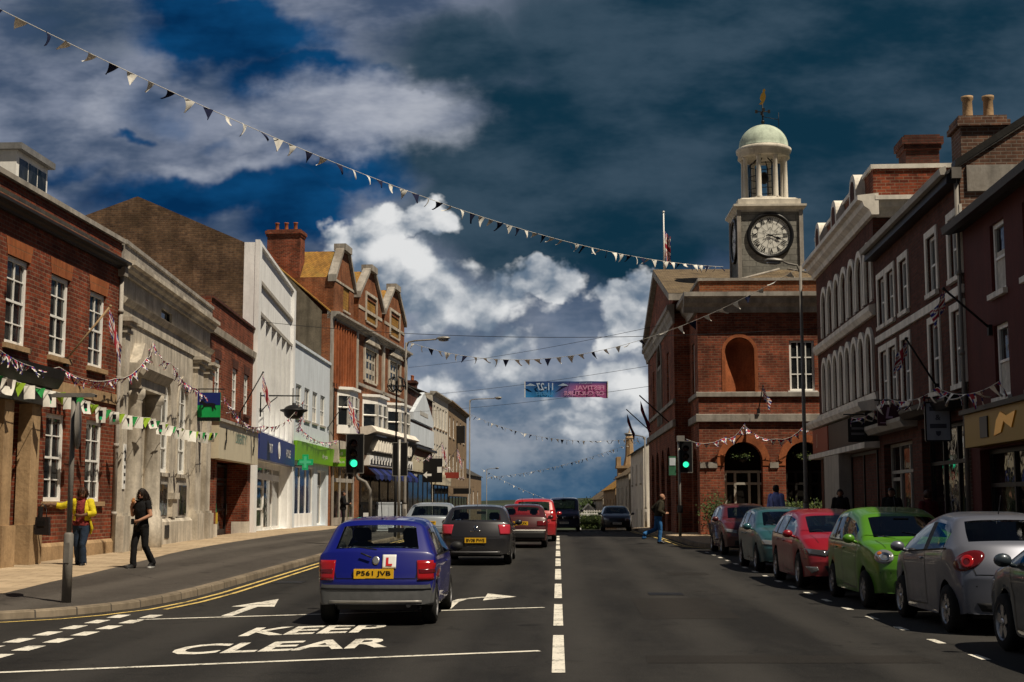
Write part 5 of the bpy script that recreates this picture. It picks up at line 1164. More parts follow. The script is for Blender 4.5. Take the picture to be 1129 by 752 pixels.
    def disc(pn, mat, c, ru, rv, ax, d, off=.012, rot=0, parent=None, k0=0.0, n=20):
        d = Vector(d).normalized(); u_, v_ = Vector(ax[0]), Vector(ax[1]); c = Vector(c); rows = []
        for k in ([k0] if k0 else [.001]) + [.35, .7, 1.0]:
            if k0 and k <= k0 and rows: continue
            row = []
            for i in range(n):
                t = 2 * PI * i / n; x_, y_ = ru * k * math.cos(t), rv * k * math.sin(t); x_, y_ = x_ * math.cos(rot) - y_ * math.sin(rot), x_ * math.sin(rot) + y_ * math.cos(rot)
                h, _ = hit(c + u_ * x_ + v_ * y_ - d * 3, d)
                if h is None: return None
                row.append(h - d * off)
            rows.append(row)
        rows.append([p + d * .03 for p in rows[-1]]); mb = MB(); mb.grid(rows, True, True); return mb.build(pn, m[mat] if isinstance(mat, str) else mat, parent or root)
    def seam(pts, d, w=.017, pn='seam', mat='black', off=.003):
        d = Vector(d).normalized(); P = []
        for a, b_ in zip(pts, pts[1:]):
            k = max(1, int((Vector(b_) - Vector(a)).length / .08)); P += [Vector(a).lerp(Vector(b_), i / k) for i in range(k)]
        P.append(Vector(pts[-1])); hp = []
        for p in P:
            h, _ = hit(p - d * 3, d)
            if h is not None: hp.append(h - d * off)
        if len(hp) < 2: return
        mb = MB(); rows = []
        for i, p in enumerate(hp):
            t = (hp[min(i + 1, len(hp) - 1)] - hp[max(i - 1, 0)]).normalized(); nn = t.cross(d).normalized() * w / 2; rows.append([p + nn, p - nn])
        mb.grid(rows, False); return mb.build(pn, m[mat], root)
    Y = lambda x: x - L / 2
    # underbody, interior
    q = MB(); q.box(-hw + .27, hw - .27, Y(.25), Y(L - .3), .2, .34); q.box(-hw + .1, hw - .1, Y(sr + Ra + .03), Y(sf - Ra - .03), .19, .34)
    for a in (sr, sf): q.box(-hw + .25, hw - .25, Y(a - Ra - .02), Y(a + Ra + .02), .3, r + Ra + .03)
    for e in (-1, 1):
        q.box(e * (hw - .26) - .01, e * (hw - .26) + .01, Y(sr - Ra), Y(sr + Ra), .25, r + Ra)
    q.build('underbody', m['car_trim'], root)
    q = MB(); q.box(-hw + .12, hw - .12, Y(tail + .12), Y(cowl - .1), .34, .40); q.box(-hw + .11, hw - .11, Y(cowl - .45), Y(cowl - .12), .4, bz_f - .03); q.build('dashboard', m['seat'], root)
    fs = s.get('seat_x', lerp(rr, rf, .62))
    for e in (-1, 1):
        q = MB(); cx = e * Wd * .22
        q.grid([[(cx + a * wv, Y(fs - .05 - (z - .5) * .25 + dy), z) for a, dy in ((-1, -.05), (-.9, .05), (0, .03), (.9, .05), (1, -.05), (.9, -.09), (-.9, -.09))] for z, wv in ((.42, .2), (.5, .24), (.8, .25), (1.0, .22), (1.06, .13), (1.07, .07), (1.09, .07), (1.1, .13), (1.22, .13), (min(H - .14, 1.27), .09))], True, True); q.box(cx - .24, cx + .24, Y(fs - .05), Y(fs + .45), .4, .55); q.build('seat', m['seat'], root)
    q = MB(); q.box(-hw + .2, hw - .2, Y(rr + .1), Y(rr + .3), .42, min(bz_r + .0, .92)); q.build('rear_seat', m['seat'], root)
    q = MB(); q.tube([(hw * .42 + .17 * math.cos(2 * PI * k / 16), Y(cowl - .62) + .06 * math.sin(2 * PI * k / 16), .92 + .15 * math.sin(2 * PI * k / 16)) for k in range(17)], .014, 6); q.build('steering_wheel', m['seat'], root)
    q = MB(); q.box(-.12, .12, Y(lerp(rf, cowl, .25)) - .02, Y(lerp(rf, cowl, .25)) + .01, H - .24, H - .17); q.build('mirror', m['seat'], root)
    # wheels
    for a in (sr, sf):
        for e in (-1, 1):
            w = MB(); x1 = e * (hw - .025); x0 = e * (hw - .22)
            w.lathe([(r * .62, 0), (r * .9, 0), (r * .985, e * -.025), (r, e * -.06), (r, e * -.14), (r * .96, e * -.19), (r * .62, e * -.19)], (x1, Y(a), r), 28, axis='x', caps=False); wo_ = w.build('wheel', m['rubber'], root)
            w = MB(); ri = r * .64
            w.lathe([(ri, e * .002), (ri * .94, e * -.01), (ri * .9, e * -.05), (ri * .88, e * -.15)], (x1, Y(a), r), 28, axis='x', caps=False)
            ns = s.get('spokes', 5)
            for k in range(ns):
                t = 2 * PI * k / ns + .3; c_, s_ = math.cos(t), math.sin(t); hw_ = s.get('spw', .045)
                pts = [(.16 * ri, -hw_), (.16 * ri, hw_), (.94 * ri, hw_ * 1.15), (.94 * ri, -hw_ * 1.15)]; P = [(Y(a) + p * c_ - q_ * s_, r + p * s_ + q_ * c_) for p, q_ in pts]; w.prism(P, x1 - e * .012, x1 - e * .045)
            w.lathe([(0, e * .0), (.2 * ri, e * -.004), (.24 * ri, e * -.02), (.26 * ri, e * -.06)], (x1, Y(a), r), 16, axis='x', caps=False); w.build('rim', m[s.get('rim', 'alloy')], wo_)
            w = MB(); w.lathe([(0, e * -.085), (ri * .9, e * -.085)], (x1, Y(a), r), 20, axis='x', caps=False); w.build('brake_disc', m['black'], wo_)
    # mirrors, handles, seams
    for e in (-1, 1):
        mx = lerp(rf, cowl, .62); q = MB(); q.sphere((e * (hw + .085), Y(mx), bz_f + .07), (.10, .065, .075), 12, 8); q.tube([(e * (hw - .06), Y(mx), bz_f + .0), (e * (hw + .06), Y(mx), bz_f + .05)], .028, 6); q.build('wing_mirror', paintm if s.get('mir', True) else m['car_trim'], root)
        d = (-e, 0, 0); zz = lambda z: z
        seam([(e * 2, Y(mids + .25), bz_f - .02), (e * 2, Y(sf - Ra - .12), .62), (e * 2, Y(sf - Ra - .12), sill + .08)], d)
        seam([(e * 2, Y(s['b']), bz_r - .02), (e * 2, Y(s['b']), sill + .1), (e * 2, Y(sf - Ra - .12), sill + .08)], d)
        h0, _ = hit((e * 3, Y(s['b'] + .16), lerp(bz_r, bz_f, .4) - .12), d)
        if h0:
            q = MB(); q.sphere((h0.x + e * .012, h0.y, h0.z), (.02, .085, .016), 10, 6); q.build('door_handle', paintm, root)
        if 'b2' in s:
            seam([(e * 2, Y(s['b2'] + .1), bz_r - .02), (e * 2, Y(sr + Ra * .75), .75)], d); h0, _ = hit((e * 3, Y(s['b2'] + .2), bz_r - .14), d)
            if h0: q = MB(); q.sphere((h0.x + e * .012, h0.y, h0.z), (.02, .085, .016), 10, 6); q.build('door_handle', paintm, root)
        if s.get('strip'): seam([(e * 2, Y(sr + Ra + .05), .52), (e * 2, Y(sf - Ra - .05), .54)], d, .05, 'side_strip', 'car_trim', .012)
    if s.get('boot', True):
        bzs = max(rb + .02, .55)
        seam([(-hw * .74, Y(-1), bz_r - .08), (-hw * .66, Y(-1), bzs), (hw * .66, Y(-1), bzs), (hw * .74, Y(-1), bz_r - .08)], (0, 1, 0), .014)
    seam([(-hw * .70, Y(cowl + .03), 3), (-hw * .62, Y(L - .35), 3)], (0, 0, -1), .009); seam([(hw * .70, Y(cowl + .03), 3), (hw * .62, Y(L - .35), 3)], (0, 0, -1), .009)
    for e in (-.4, .25): seam([(e, Y(cowl - .02), 3), (e + .5, Y(lerp(cowl, rf, .25)), 3)], (0, 0, -1), .018, 'wiper', 'car_trim', .012)
    seam([(.0, Y(tail + .02), bz_r + .07), (-.32, Y(tail + .05), bz_r + .12)], (0, 1, -.2), .016, 'rear_wiper', 'car_trim', .012) if s.get('rwiper') else None
    for e in (-1, 1):
        seam([(e * 2, Y(.02), .60), (e * 2, Y(sr - Ra - .02), .60)], (-e, 0, 0), .013); seam([(e * 2, Y(sf + Ra + .02), .56), (e * 2, Y(L - .02), .56)], (-e, 0, 0), .013)
        seam([(e * 2, Y(tail + .3), bz_r - .012), (e * 2, Y(mids), bz_f + .012)], (-e, 0, 0), .022, 'window_trim', s.get('wtrim', 'car_trim'), .006)
    seam([(-hw * .8, Y(L + 1), hood_f - .06), (hw * .8, Y(L + 1), hood_f - .06)], (0, -1, 0), .012)
    q = MB(); ax_ = rr + .12 if not s.get('aerial_front') else rf - .08; h0, _ = hit((0, Y(ax_), 4), (0, 0, -1)); q.tube([h0, h0 + Vector((0, -.12, .24))], .006, 5); q.build('aerial', m['black'], root)
    def plate(front, txt, z, mat, w=.52, h=.115, x=0):
        d = (0, -1, 0) if front else (0, 1, 0); sg = 1 if front else -1
        h0, _ = hit((x, sg * 5, z), d)
        if h0 is None: return
        q = MB(); y0 = h0.y + sg * .02; q.box(x - w / 2, x + w / 2, min(y0, h0.y - sg * .03), max(y0, h0.y - sg * .03), z - h / 2, z + h / 2); k = q.build('number_plate', m[mat], root)
        if txt:
            t = MB(); text_fit(t, txt, (x, y0 + sg * .004, z), (-1 if front else 1, 0, 0), (0, 0, 1), w * .86, h * .64, bold=.02); t.build('lettering', m['black'], k)
    return dict(root=root, drape=drape, disc=disc, seam=seam, plate=plate, hit=hit, Y=Y, hw=hw, L=L)

def rear_lamps(c, quads, mat='tail', d=(0, 1, 0), off=.014):
    for e in (-1, 1):
        for (x0, x1, z0, z1, mt, sk) in quads: c['drape']('tail_light', mt or mat, [(e * x0, 0, z0), (e * x1, 0, z0), (e * (x1 - sk), 0, z1), (e * (x0 - sk), 0, z1)], d, off)
def front_lamps(c, x0, x1, z0, z1, rise=.06, mat='lamp_clear', d=(0, -1, -.12)):
    for e in (-1, 1): c['drape']('headlight', mat, [(e * x0, c['L'] / 2, z0), (e * x1, c['L'] / 2, z0 + rise), (e * x1, c['L'] / 2, z1 + rise), (e * x0, c['L'] / 2, z1)], d, .012)
def grille(c, hx, z0, z1, mat='car_trim', pn='grille', taper=0): c['drape'](pn, mat, [(-hx + taper, 0, z0), (hx - taper, 0, z0), (hx, 0, z1), (-hx, 0, z1)], (0, -1, 0), .006, 12, 4)

DRIVE, PARK = 'cars queueing in the left lanes', 'cars parked along the right kerb'
# blue learner hatchback
c = car('hatchback_car', 'blue three door hatchback with a red L plate, nearest in the queue', (-2.43, 20.1), 0, dict(L=3.73, W=1.61, H=1.42, wb=2.44, foh=.72, r=.275, tail=.13, rr=.56, rf=2.15, cowl=2.92, belt=(.93, .90), nose=.80, b=1.55, qe=.62, wr=.745, rbump=.60, wtail=.93, bowr=.13, bumper_h=.52, rim='alloy_dark', spokes=7, lv=2, wglass='glass_clear', sglass='car_glass', rglass='glass_clear', rwiper=True, mir=False, sill=.22), paint('royal blue paint', (.0015, .005, .155)), DRIVE)
rear_lamps(c, [(.56, .80, .60, .86, 'tail', .015)], off=.016); rear_lamps(c, [(.58, .79, .69, .745, 'tail_dark', .008)], off=.02)
c['plate'](False, 'P561 JVB', .685, 'plate_y', .53, .125, -.02)
lp = c['drape']('learner_plate', 'plate_w', [(.09, 0, .755), (.27, 0, .755), (.27, 0, .935), (.09, 0, .935)], (0, 1, 0), .02)
h0, _ = c['hit']((.18, -5, .845), (0, 1, 0))
t = MB(); h1, _ = c['hit']((.18, -5, .90), (0, 1, 0)); dirv = (h1 - h0).normalized(); text_fit(t, 'L', h0 + Vector((0, -.03, 0)), (1, 0, 0), dirv, .085, .115, bold=.05); t.build('lettering', m['red'], lp)
c['disc']('badge', 'alloy', (0, 0, .86), .048, .055, ((1, 0, 0), (0, 0, 1)), (0, 1, 0), .014)
c['drape']('bumper_strip', 'car_trim', [(-.74, 0, .475), (.74, 0, .475), (.74, 0, .50), (-.74, 0, .50)], (0, 1, 0), .008, 14, 2)
q = MB(); q.box(-.34, .06, c['Y'](.30), c['Y'](.34), .96, 1.0); q.build('sticker', m['white'], c['root']); q = MB(); q.cyl((.44, c['Y'](.05), .27), (.44, c['Y'](.4), .27), .028, n=10); q.build('exhaust', m['galv'], c['root'])
c['drape']('bumper_lower_strip', 'galv', [(-.62, 0, .30), (.62, 0, .30), (.62, 0, .335), (-.62, 0, .335)], (0, 1, 0), .006, 14, 2)  # thin pale metal strip low across the rear bumper
q = MB(); q.tube([(-.2, c['Y'](.1) - .03, .955), (-.06, c['Y'](.08) - .03, .90)], .012, 6); q.build('rear_wiper', m['car_trim'], c['root'])
# dark grey hatchback
c = car('hatchback_car', 'dark grey five door hatchback with pink red corner lamps, second behind the learner car', (-2.02, 35.7), 0, dict(L=4.21, W=1.78, H=1.46, wb=2.63, foh=.82, r=.31, tail=.16, rr=.72, rf=2.45, cowl=3.25, belt=(1.0, .93), nose=.80, b=1.95, b2=1.05, qe=.86, wr=.76, rbump=.66, wtail=.90, bowr=.2, rglass='car_glass', wglass='glass_clear', lv=2, rwiper=True), paint('graphite paint', (.022, .022, .027), .3), DRIVE)
rear_lamps(c, [(.60, .88, .74, .98, plain('pink red lens', (.42, .03, .05), .12, coat=.9), .05)], off=.014)
c['plate'](False, 'BV08 FWE', .60, 'plate_y', .52, .125); c['disc']('badge', 'chrome', (0, 0, .90), .05, .06, ((1, 0, 0), (0, 0, 1)), (0, 1, 0), .014)
c['drape']('bumper_strip', 'alloy_dark', [(-.6, 0, .30), (.6, 0, .30), (.6, 0, .325), (-.6, 0, .325)], (0, 1, 0), .008, 12, 2); c['drape']('name_badge', 'chrome', [(-.13, 0, .815), (.13, 0, .815), (.13, 0, .835), (-.13, 0, .835)], (0, 1, 0), .008, 6, 2)
# silver saloon
c = car('saloon_car', 'silver saloon in the nearside lane, left of the dark grey hatchback', (-4.3, 47.6), 0, dict(L=4.6, W=1.80, H=1.47, wb=2.7, foh=.85, r=.31, tail=.62, rr=1.35, rf=2.75, cowl=3.55, belt=(.98, .92), nose=.78, b=2.1, b2=1.55, qe=1.5, wr=.74, deck=1.02, rbump=.66, lv=2, rglass='car_glass'), paint('silver paint', (.36, .40, .44), .5), DRIVE)
rear_lamps(c, [(.52, .84, .74, .92, 'tail', .0)]); c['plate'](False, 'WX55 HRT', .80, 'plate_y', .52, .12); c['drape']('bumper_strip', 'car_trim', [(-.7, 0, .45), (.7, 0, .45), (.7, 0, .5), (-.7, 0, .5)], (0, 1, 0), .008, 12, 2)
# maroon hatchback, boxy
c = car('hatchback_car', 'maroon boxy hatchback with a pale bumper strip, third in the outer lane', (-1.18, 46.7), 0, dict(L=4.3, W=1.69, H=1.42, wb=2.5, foh=.85, r=.29, tail=.16, rr=.85, rf=2.4, cowl=3.2, belt=(.97, .90), nose=.80, b=1.9, b2=1.2, qe=1.0, wr=.78, rbump=.64, wtail=.94, bowr=.1, lv=2, wglass='glass_clear'), paint('dark maroon paint', (.055, .008, .010)), DRIVE)
rear_lamps(c, [(.50, .80, .72, .88, 'tail_dark', .0)]); c['plate'](False, 'R414 KFX', .80, 'plate_y', .52, .12, -.05); c['drape']('bumper_strip', 'white_trim', [(-.78, 0, .555), (.78, 0, .555), (.78, 0, .595), (-.78, 0, .595)], (0, 1, 0), .012, 14, 2); c['drape']('lower_bumper', 'car_trim', [(-.76, 0, .28), (.76, 0, .28), (.78, 0, .55), (-.78, 0, .55)], (0, 1, 0), .008, 14, 3)
# red tall hatchback
c = car('estate_car', 'bright red tall hatchback with vertical lamps, ahead of the maroon boxy car', (-.92, 54.1), 0, dict(L=4.3, W=1.78, H=1.63, wb=2.6, foh=.85, r=.31, tail=.14, rr=.55, rf=2.55, cowl=3.3, belt=(1.04, .98), nose=.86, b=1.95, b2=1.1, qe=.7, wr=.8, rbump=.7, lv=2), paint('bright red paint', (.38, .012, .018)), DRIVE)
rear_lamps(c, [(.68, .86, .78, 1.2, 'tail', .05)]); c['plate'](False, '', .82, 'plate_y')
# oncoming van and dark car
c = car('passenger_van', 'dark blue van with a silver bonnet facing the camera at the crest', (.36, 81.5), PI, dict(L=4.9, W=1.9, H=1.96, wb=3.0, foh=.9, r=.32, tail=.06, rr=.2, rf=3.55, cowl=4.25, belt=(1.15, 1.12), nose=1.02, b=2.9, qe=3.0, wr=.86, rbump=.8, van=True, lv=2, wnose=.92, wglass='car_glass_dark', sglass='car_glass_dark', bowf=.2), paint('midnight blue paint', (.015, .025, .07)), 'vehicles coming towards the camera')
front_lamps(c, .55, .88, .72, .90, .04, 'lamp_dark'); grille(c, .52, .70, .86); c['plate'](True, 'HJ57 OKB', .5, 'plate_w'); c['disc']('badge', 'chrome', (0, 0, .80), .09, .09, ((1, 0, 0), (0, 0, 1)), (0, -1, 0), .016, k0=.7)
c = car('hatchback_car', 'black hatchback facing the camera beside the hedge, right of the van', (3.44, 81.8), PI, dict(L=4.2, W=1.78, H=1.46, wb=2.6, foh=.85, r=.31, tail=.16, rr=.7, rf=2.4, cowl=3.2, belt=(1.0, .94), nose=.80, b=1.9, b2=1.1, qe=.8, rbump=.64, lv=2, wglass='car_glass_dark'), paint('black paint car', (.010, .013, .022)), 'vehicles coming towards the camera')
front_lamps(c, .46, .82, .62, .76, .08); grille(c, .4, .36, .52); c['plate'](True, 'WA08 ZTN', .46, 'plate_w')
# parked on the right, from far to near
c = car('hatchback_car', 'dark maroon hatchback, furthest of the parked row in front of the town hall arches', (5.50, 40.9), PI, dict(L=3.83, W=1.66, H=1.45, wb=2.49, foh=.78, r=.295, tail=.14, rr=.55, rf=2.12, cowl=2.98, belt=(.97, .94), nose=.80, b=1.6, b2=.95, qe=.66, rbump=.64, lv=2, wglass='car_glass_dark'), paint('maroon paint', (.075, .010, .014)), PARK)
front_lamps(c, .42, .74, .62, .72, .07); grille(c, .34, .56, .68, taper=.06); grille(c, .5, .28, .42, pn='lower_grille'); c['plate'](True, 'WN04 EDX', .47, 'plate_w'); 
q = MB(); h0, _ = c['hit']((0, 5, .66), (0, -1, 0)); q.tube([(-.3, h0.y + .0, .70), (-.08, h0.y + .02, .68), (0, h0.y + .025, .60), (.08, h0.y + .02, .68), (.3, h0.y + .0, .70)], .016, 6); q.build('grille_bar', m['chrome'], c['root'])
c = car('hatchback_car', 'teal hatchback parked nose to the camera between the maroon and red cars', (5.28, 32.5), PI, dict(L=3.95, W=1.69, H=1.44, wb=2.5, foh=.8, r=.30, tail=.14, rr=.6, rf=2.2, cowl=3.05, belt=(.97, .93), nose=.80, b=1.7, b2=1.0, qe=.7, rbump=.64, lv=2, spokes=9, spw=.022), paint('teal paint', (.03, .11, .13), .3), PARK)
front_lamps(c, .44, .74, .60, .71, .05); grille(c, .36, .56, .68); c['plate'](True, '', .42, 'plate_w')
c = car('hatchback_car', 'crimson hatchback with a full width lamp strip, parked behind the lime car', (5.36, 27.35), PI, dict(L=4.25, W=1.77, H=1.46, wb=2.63, foh=.88, r=.33, tail=.12, rr=.62, rf=2.35, cowl=3.45, belt=(1.0, .93), nose=.78, b=1.85, b2=1.05, qe=.75, wr=.73, rbump=.66, lv=2, spokes=7, spw=.03, fdrop=.08), paint('crimson paint', (.25, .004, .012)), PARK)
front_lamps(c, .46, .84, .62, .73, .07, 'lamp_dark'); grille(c, .47, .615, .715, 'lamp_dark', 'lamp_strip'); grille(c, .5, .26, .44, pn='lower_grille', taper=.08)
for e in (-1, 1): c['drape']('fog_light', 'lamp_clear', [(e * .60, 0, .36), (e * .72, 0, .30), (e * .80, 0, .42), (e * .62, 0, .42)], (0, -1, 0), .012)
c['plate'](True, '', .52, 'plate_w')
c = car('small_car', 'lime green small rounded car with oval headlamps in the parked row', (5.53, 22.75), PI, dict(L=3.72, W=1.66, H=1.54, wb=2.43, foh=.70, r=.29, tail=.16, rr=.62, rf=2.05, cowl=2.95, belt=(1.02, .98), nose=.88, b=1.6, b2=.95, qe=.72, wr=.75, rbump=.66, wnose=.80, bowf=.42, lv=2, sharp=.6, aerial_front=True, fdrop=.1, wglass='car_glass_dark', spokes=8, spw=.02, rim='alloy_dark'), paint('lime green paint', (.07, .215, .006)), PARK)
for e in (-1, 1): c['disc']('headlight', 'lamp_clear', (e * .57, c['L'] / 2 - .25, .80), .16, .12, ((1, 0, 0), (0, 0, 1)), (-e * .25, -1, -.35), .014, rot=e * .5); c['disc']('lamp_reflector', 'chrome', (e * .56, c['L'] / 2 - .25, .79), .10, .075, ((1, 0, 0), (0, 0, 1)), (-e * .25, -1, -.35), .019, rot=e * .5, k0=.45); c['disc']('indicator', 'amber', (e * .63, c['L'] / 2 - .3, .85), .035, .03, ((1, 0, 0), (0, 0, 1)), (-e * .25, -1, -.35), .022)
grille(c, .24, .62, .68); grille(c, .45, .30, .44, pn='lower_grille', taper=.05); c['plate'](True, '', .50, 'plate_w')
c = car('small_car', 'silver blue small rounded hatchback seen from behind, parked near the right edge', (5.70, 18.87), 0, dict(L=3.62, W=1.66, H=1.5, wb=2.3, foh=.72, r=.30, tail=.24, rr=.78, rf=1.95, cowl=2.85, belt=(1.06, .95), nose=.82, b=1.45, qe=.62, wr=.73, rbump=.72, wtail=.84, bowr=.34, lv=2, rglass='car_glass_dark', sglass='car_glass', rwiper=False, spokes=6), paint('silver blue paint', (.15, .16, .20), .45), PARK)
for e in (-1, 1):
    d = (-e * .62, 1, -.05); ax = (Vector((1, e * .62, 0)).normalized(), Vector((0, 0, 1)))
    k = c['disc']('tail_light', 'tail_dark', (e * .60, -c['L'] / 2 + .25, .91), .205, .115, ax, d, .014, rot=-e * .42); c['disc']('lamp_ring', 'tail', (e * .61, -c['L'] / 2 + .25, .90), .085, .085, ax, d, .020, k0=.5, parent=k)
c['plate'](False, '', .52, 'plate_y'); c['drape']('rear_strip', 'car_trim', [(-.5, 0, .30), (.5, 0, .30), (.55, 0, .40), (-.55, 0, .40)], (0, 1, 0), .008, 12, 3)
c = car('hatchback_car', 'dark slate blue hatchback cut off by the right edge of the frame', (5.76, 14.25), 0, dict(L=4.2, W=1.76, H=1.46, wb=2.6, foh=.85, r=.315, tail=.16, rr=.7, rf=2.35, cowl=3.2, belt=(1.0, .94), nose=.80, b=1.85, b2=1.05, qe=.8, rbump=.64, lv=2), paint('slate blue paint', (.035, .05, .065), .3), PARK)
rear_lamps(c, [(.62, .88, .7, .95, 'tail', .03)]); c['plate'](False, '', .6, 'plate_y'); front_lamps(c, .46, .82, .62, .76, .08)
# ------------------------------------------------------------------ people
SKIN = M('skin', (.42, .22, .14), rough=.6, var=.08, bump=0); SKIN_D = M('darker skin', (.16, .08, .05), rough=.6, var=.08, bump=0)
HAIR_D = M('dark hair', (.018, .011, .008), rough=.5, var=.3, scale=20); HAIR_B = M('brown hair', (.05, .022, .012), rough=.5, var=.3, scale=20)
def cloth(name, col, var=.22): return M(name, col, rough=.9, var=var, scale=9, streak=.15, bump=.3)
BASE = dict(pelvis=(0, 0, .93), chest=(0, 0, 1.28), neck=(0, -.01, 1.46), head=(0, .015, 1.60),
            sl=(-.17, 0, 1.41), el=(-.23, -.02, 1.13), wl=(-.25, .06, .89), hl=(-.26, .10, .80), sr=(.17, 0, 1.41), er=(.23, -.02, 1.13), wr=(.25, .06, .89), hr=(.26, .10, .80),
            pl=(-.09, 0, .90), kl=(-.10, .03, .49), al=(-.10, -.02, .09), tl=(-.11, .13, .035), pr=(.09, 0, .90), kr=(.10, .03, .49), ar=(.10, -.02, .09), tr=(.11, .13, .035))
def person(label, loc, rz, pose, H, skin, garments, hair, z0=0.0, vox=.011, wide=1.0, group=None, face=True, hairfn=None):
    J = {k: Vector(v) for k, v in BASE.items()}
    for k, v in pose.items(): J[k] = Vector(v)
    mb = MB(); segs = []
    def cap(n, a, b, ra, rb, k=5):
        a, b = J[a] if isinstance(a, str) else Vector(a), J[b] if isinstance(b, str) else Vector(b)
        segs.append((n, a.copy(), b.copy(), (ra + rb) / 2))
        d = (b - a); L_ = max(1e-5, d.length); d.normalize(); u_ = d.orthogonal().normalized(); w_ = d.cross(u_); rows = []
        prof = [(-ra * math.cos(PI / 2 * i / 3), ra * math.sin(PI / 2 * i / 3)) for i in range(0, 4)] + [(L_ * i / k, lerp(ra, rb, i / k)) for i in range(1, k)] + [(L_ + rb * math.sin(PI / 2 * i / 3), rb * math.cos(PI / 2 * i / 3)) for i in range(0, 4)]
        for h, r_ in prof: rows.append([a + d * h + (u_ * math.cos(2 * PI * j / 12) + w_ * math.sin(2 * PI * j / 12)) * max(r_, 1e-4) for j in range(12)])
        ids = mb.grid(rows, True, True); mb.face(ids[0][::-1]); mb.face(ids[-1])
    P, Ck, Nk = J['pelvis'], J['chest'], J['neck']
    lev = [(-.12, .10, .085), (-.08, .155, .115), (0, .175 * wide, .125), (.10, .150 * wide, .112), (.20, .150 * wide, .115), (.33, .172 * wide, .128), (.43, .178, .110), (.49, .135, .085), (.53, .06, .06)]
    rows = []
    for dz, rx, ry in lev:
        t = dz / .53; c = P + (Ck - P) * (t / .66) if t < .66 else Ck + (Nk - Ck) * ((t - .66) / .34)
        rows.append([(c.x + rx * math.cos(2 * PI * j / 16), c.y + ry * math.sin(2 * PI * j / 16), c.z if t >= 0 else P.z + dz) for j in range(16)])
    ids = mb.grid(rows, True, True); mb.face(ids[0][::-1]); mb.face(ids[-1]); segs.append(('torso', P.copy(), Ck.copy(), .14)); segs.append(('torso', Ck.copy(), Nk - Vector((0, 0, .05)), .13))
    cap('neck', Nk - Vector((0, 0, .03)), J['head'] - Vector((0, .01, .05)), .058, .052)
    hd = J['head']; segs.append(('head', hd.copy(), hd + Vector((0, 0, .06)), .09))
    hm = Matrix.Translation(hd) @ Euler((pose.get('nod', (0, 0, 0))[0], 0, pose.get('nod', (0, 0, 0))[2])).to_matrix().to_4x4() if 'nod' in pose else Matrix.Translation(hd)
    mb.T = hm
    mb.sphere((0, -.008, .025), (.078, .096, .098), 16, 12); mb.sphere((0, .025, -.045), (.058, .066, .068), 14, 10); mb.sphere((0, .095, -.015), (.014, .022, .022), 8, 6); mb.sphere((0, .088, .008), (.010, .012, .03), 8, 6)
    for e in (-1, 1): mb.sphere((e * .079, -.005, -.005), (.012, .022, .032), 8, 6)
    mb.T = None
    for s_ in 'lr':
        cap('uarm' + s_, 's' + s_, 'e' + s_, .056 * (.5 + wide / 2), .043); cap('farm' + s_, 'e' + s_, 'w' + s_, .043, .029)
        w_, h_ = J['w' + s_], J['h' + s_]; d = (h_ - w_).normalized(); side = d.cross(Vector((0, 1, 0)) if abs(d.y) < .9 else Vector((1, 0, 0))).normalized(); nn = d.cross(side)
        cap('hand' + s_, w_, w_ + d * .07, .027, .034, 2)
        for i, (o, ln) in enumerate(((-.027, .062), (-.009, .074), (.009, .070), (.026, .055))):
            b0 = w_ + d * .085 + side * o; b1 = b0 + d * ln * .55 + nn * .012; cap('hand' + s_, b0 - d * .02, b1, .0105, .0095, 2); cap('hand' + s_, b1, b1 + d * ln * .35 + nn * .03, .0095, .008, 2)
        b0 = w_ + d * .03 - side * .03; cap('hand' + s_, b0, b0 + d * .04 - side * .03 + nn * .015, .012, .010, 2); cap('hand' + s_, b0 + d * .04 - side * .03 + nn * .015, b0 + d * .075 - side * .035 + nn * .03, .010, .009, 2)
        cap('thigh' + s_, 'p' + s_, 'k' + s_, .088 * wide, .058); cap('shin' + s_, 'k' + s_, 'a' + s_, .056, .038); cap('foot' + s_, 'a' + s_, 't' + s_, .040, .033); 
        a_, t_ = J['a' + s_], J['t' + s_]; hl = a_ + (a_ - t_).normalized() * .04; hl.z = min(a_.z, t_.z + .02); cap('foot' + s_, hl, t_, .034, .036)
    o = mb.build('body', skin); md = o.modifiers.new('r', 'REMESH'); md.mode = 'VOXEL'; md.voxel_size = vox; ms = o.modifiers.new('s', 'SMOOTH'); ms.factor = .5; ms.iterations = 5
    dg = bpy.context.evaluated_depsgraph_get(); em = bpy.data.meshes.new_from_object(o.evaluated_get(dg)); bpy.data.objects.remove(o)
    for p in em.polygons: p.use_smooth = True
    sc_ = H / 1.70
    root = thing('person', label, 'person', (loc[0], loc[1], z0), rz, group)
    def close(a, b, p):
        ab = b - a; t = max(0, min(1, (p - a).dot(ab) / max(1e-9, ab.length_squared))); return (p - (a + ab * t)).length, t
    lab = []
    for v in em.vertices:
        best = None
        for (n_, a, b, r_) in segs:
            d, t = close(a, b, v.co); d -= r_
            if best is None or d < best[0]: best = (d, n_, t)
        lab.append((best[1], best[2]))
    co = [v.co.copy() for v in em.vertices]; no = [v.normal.copy() for v in em.vertices]
    for v in em.vertices: v.co = v.co * sc_
    em.materials.clear(); em.materials.append(skin); link('body', em, root)
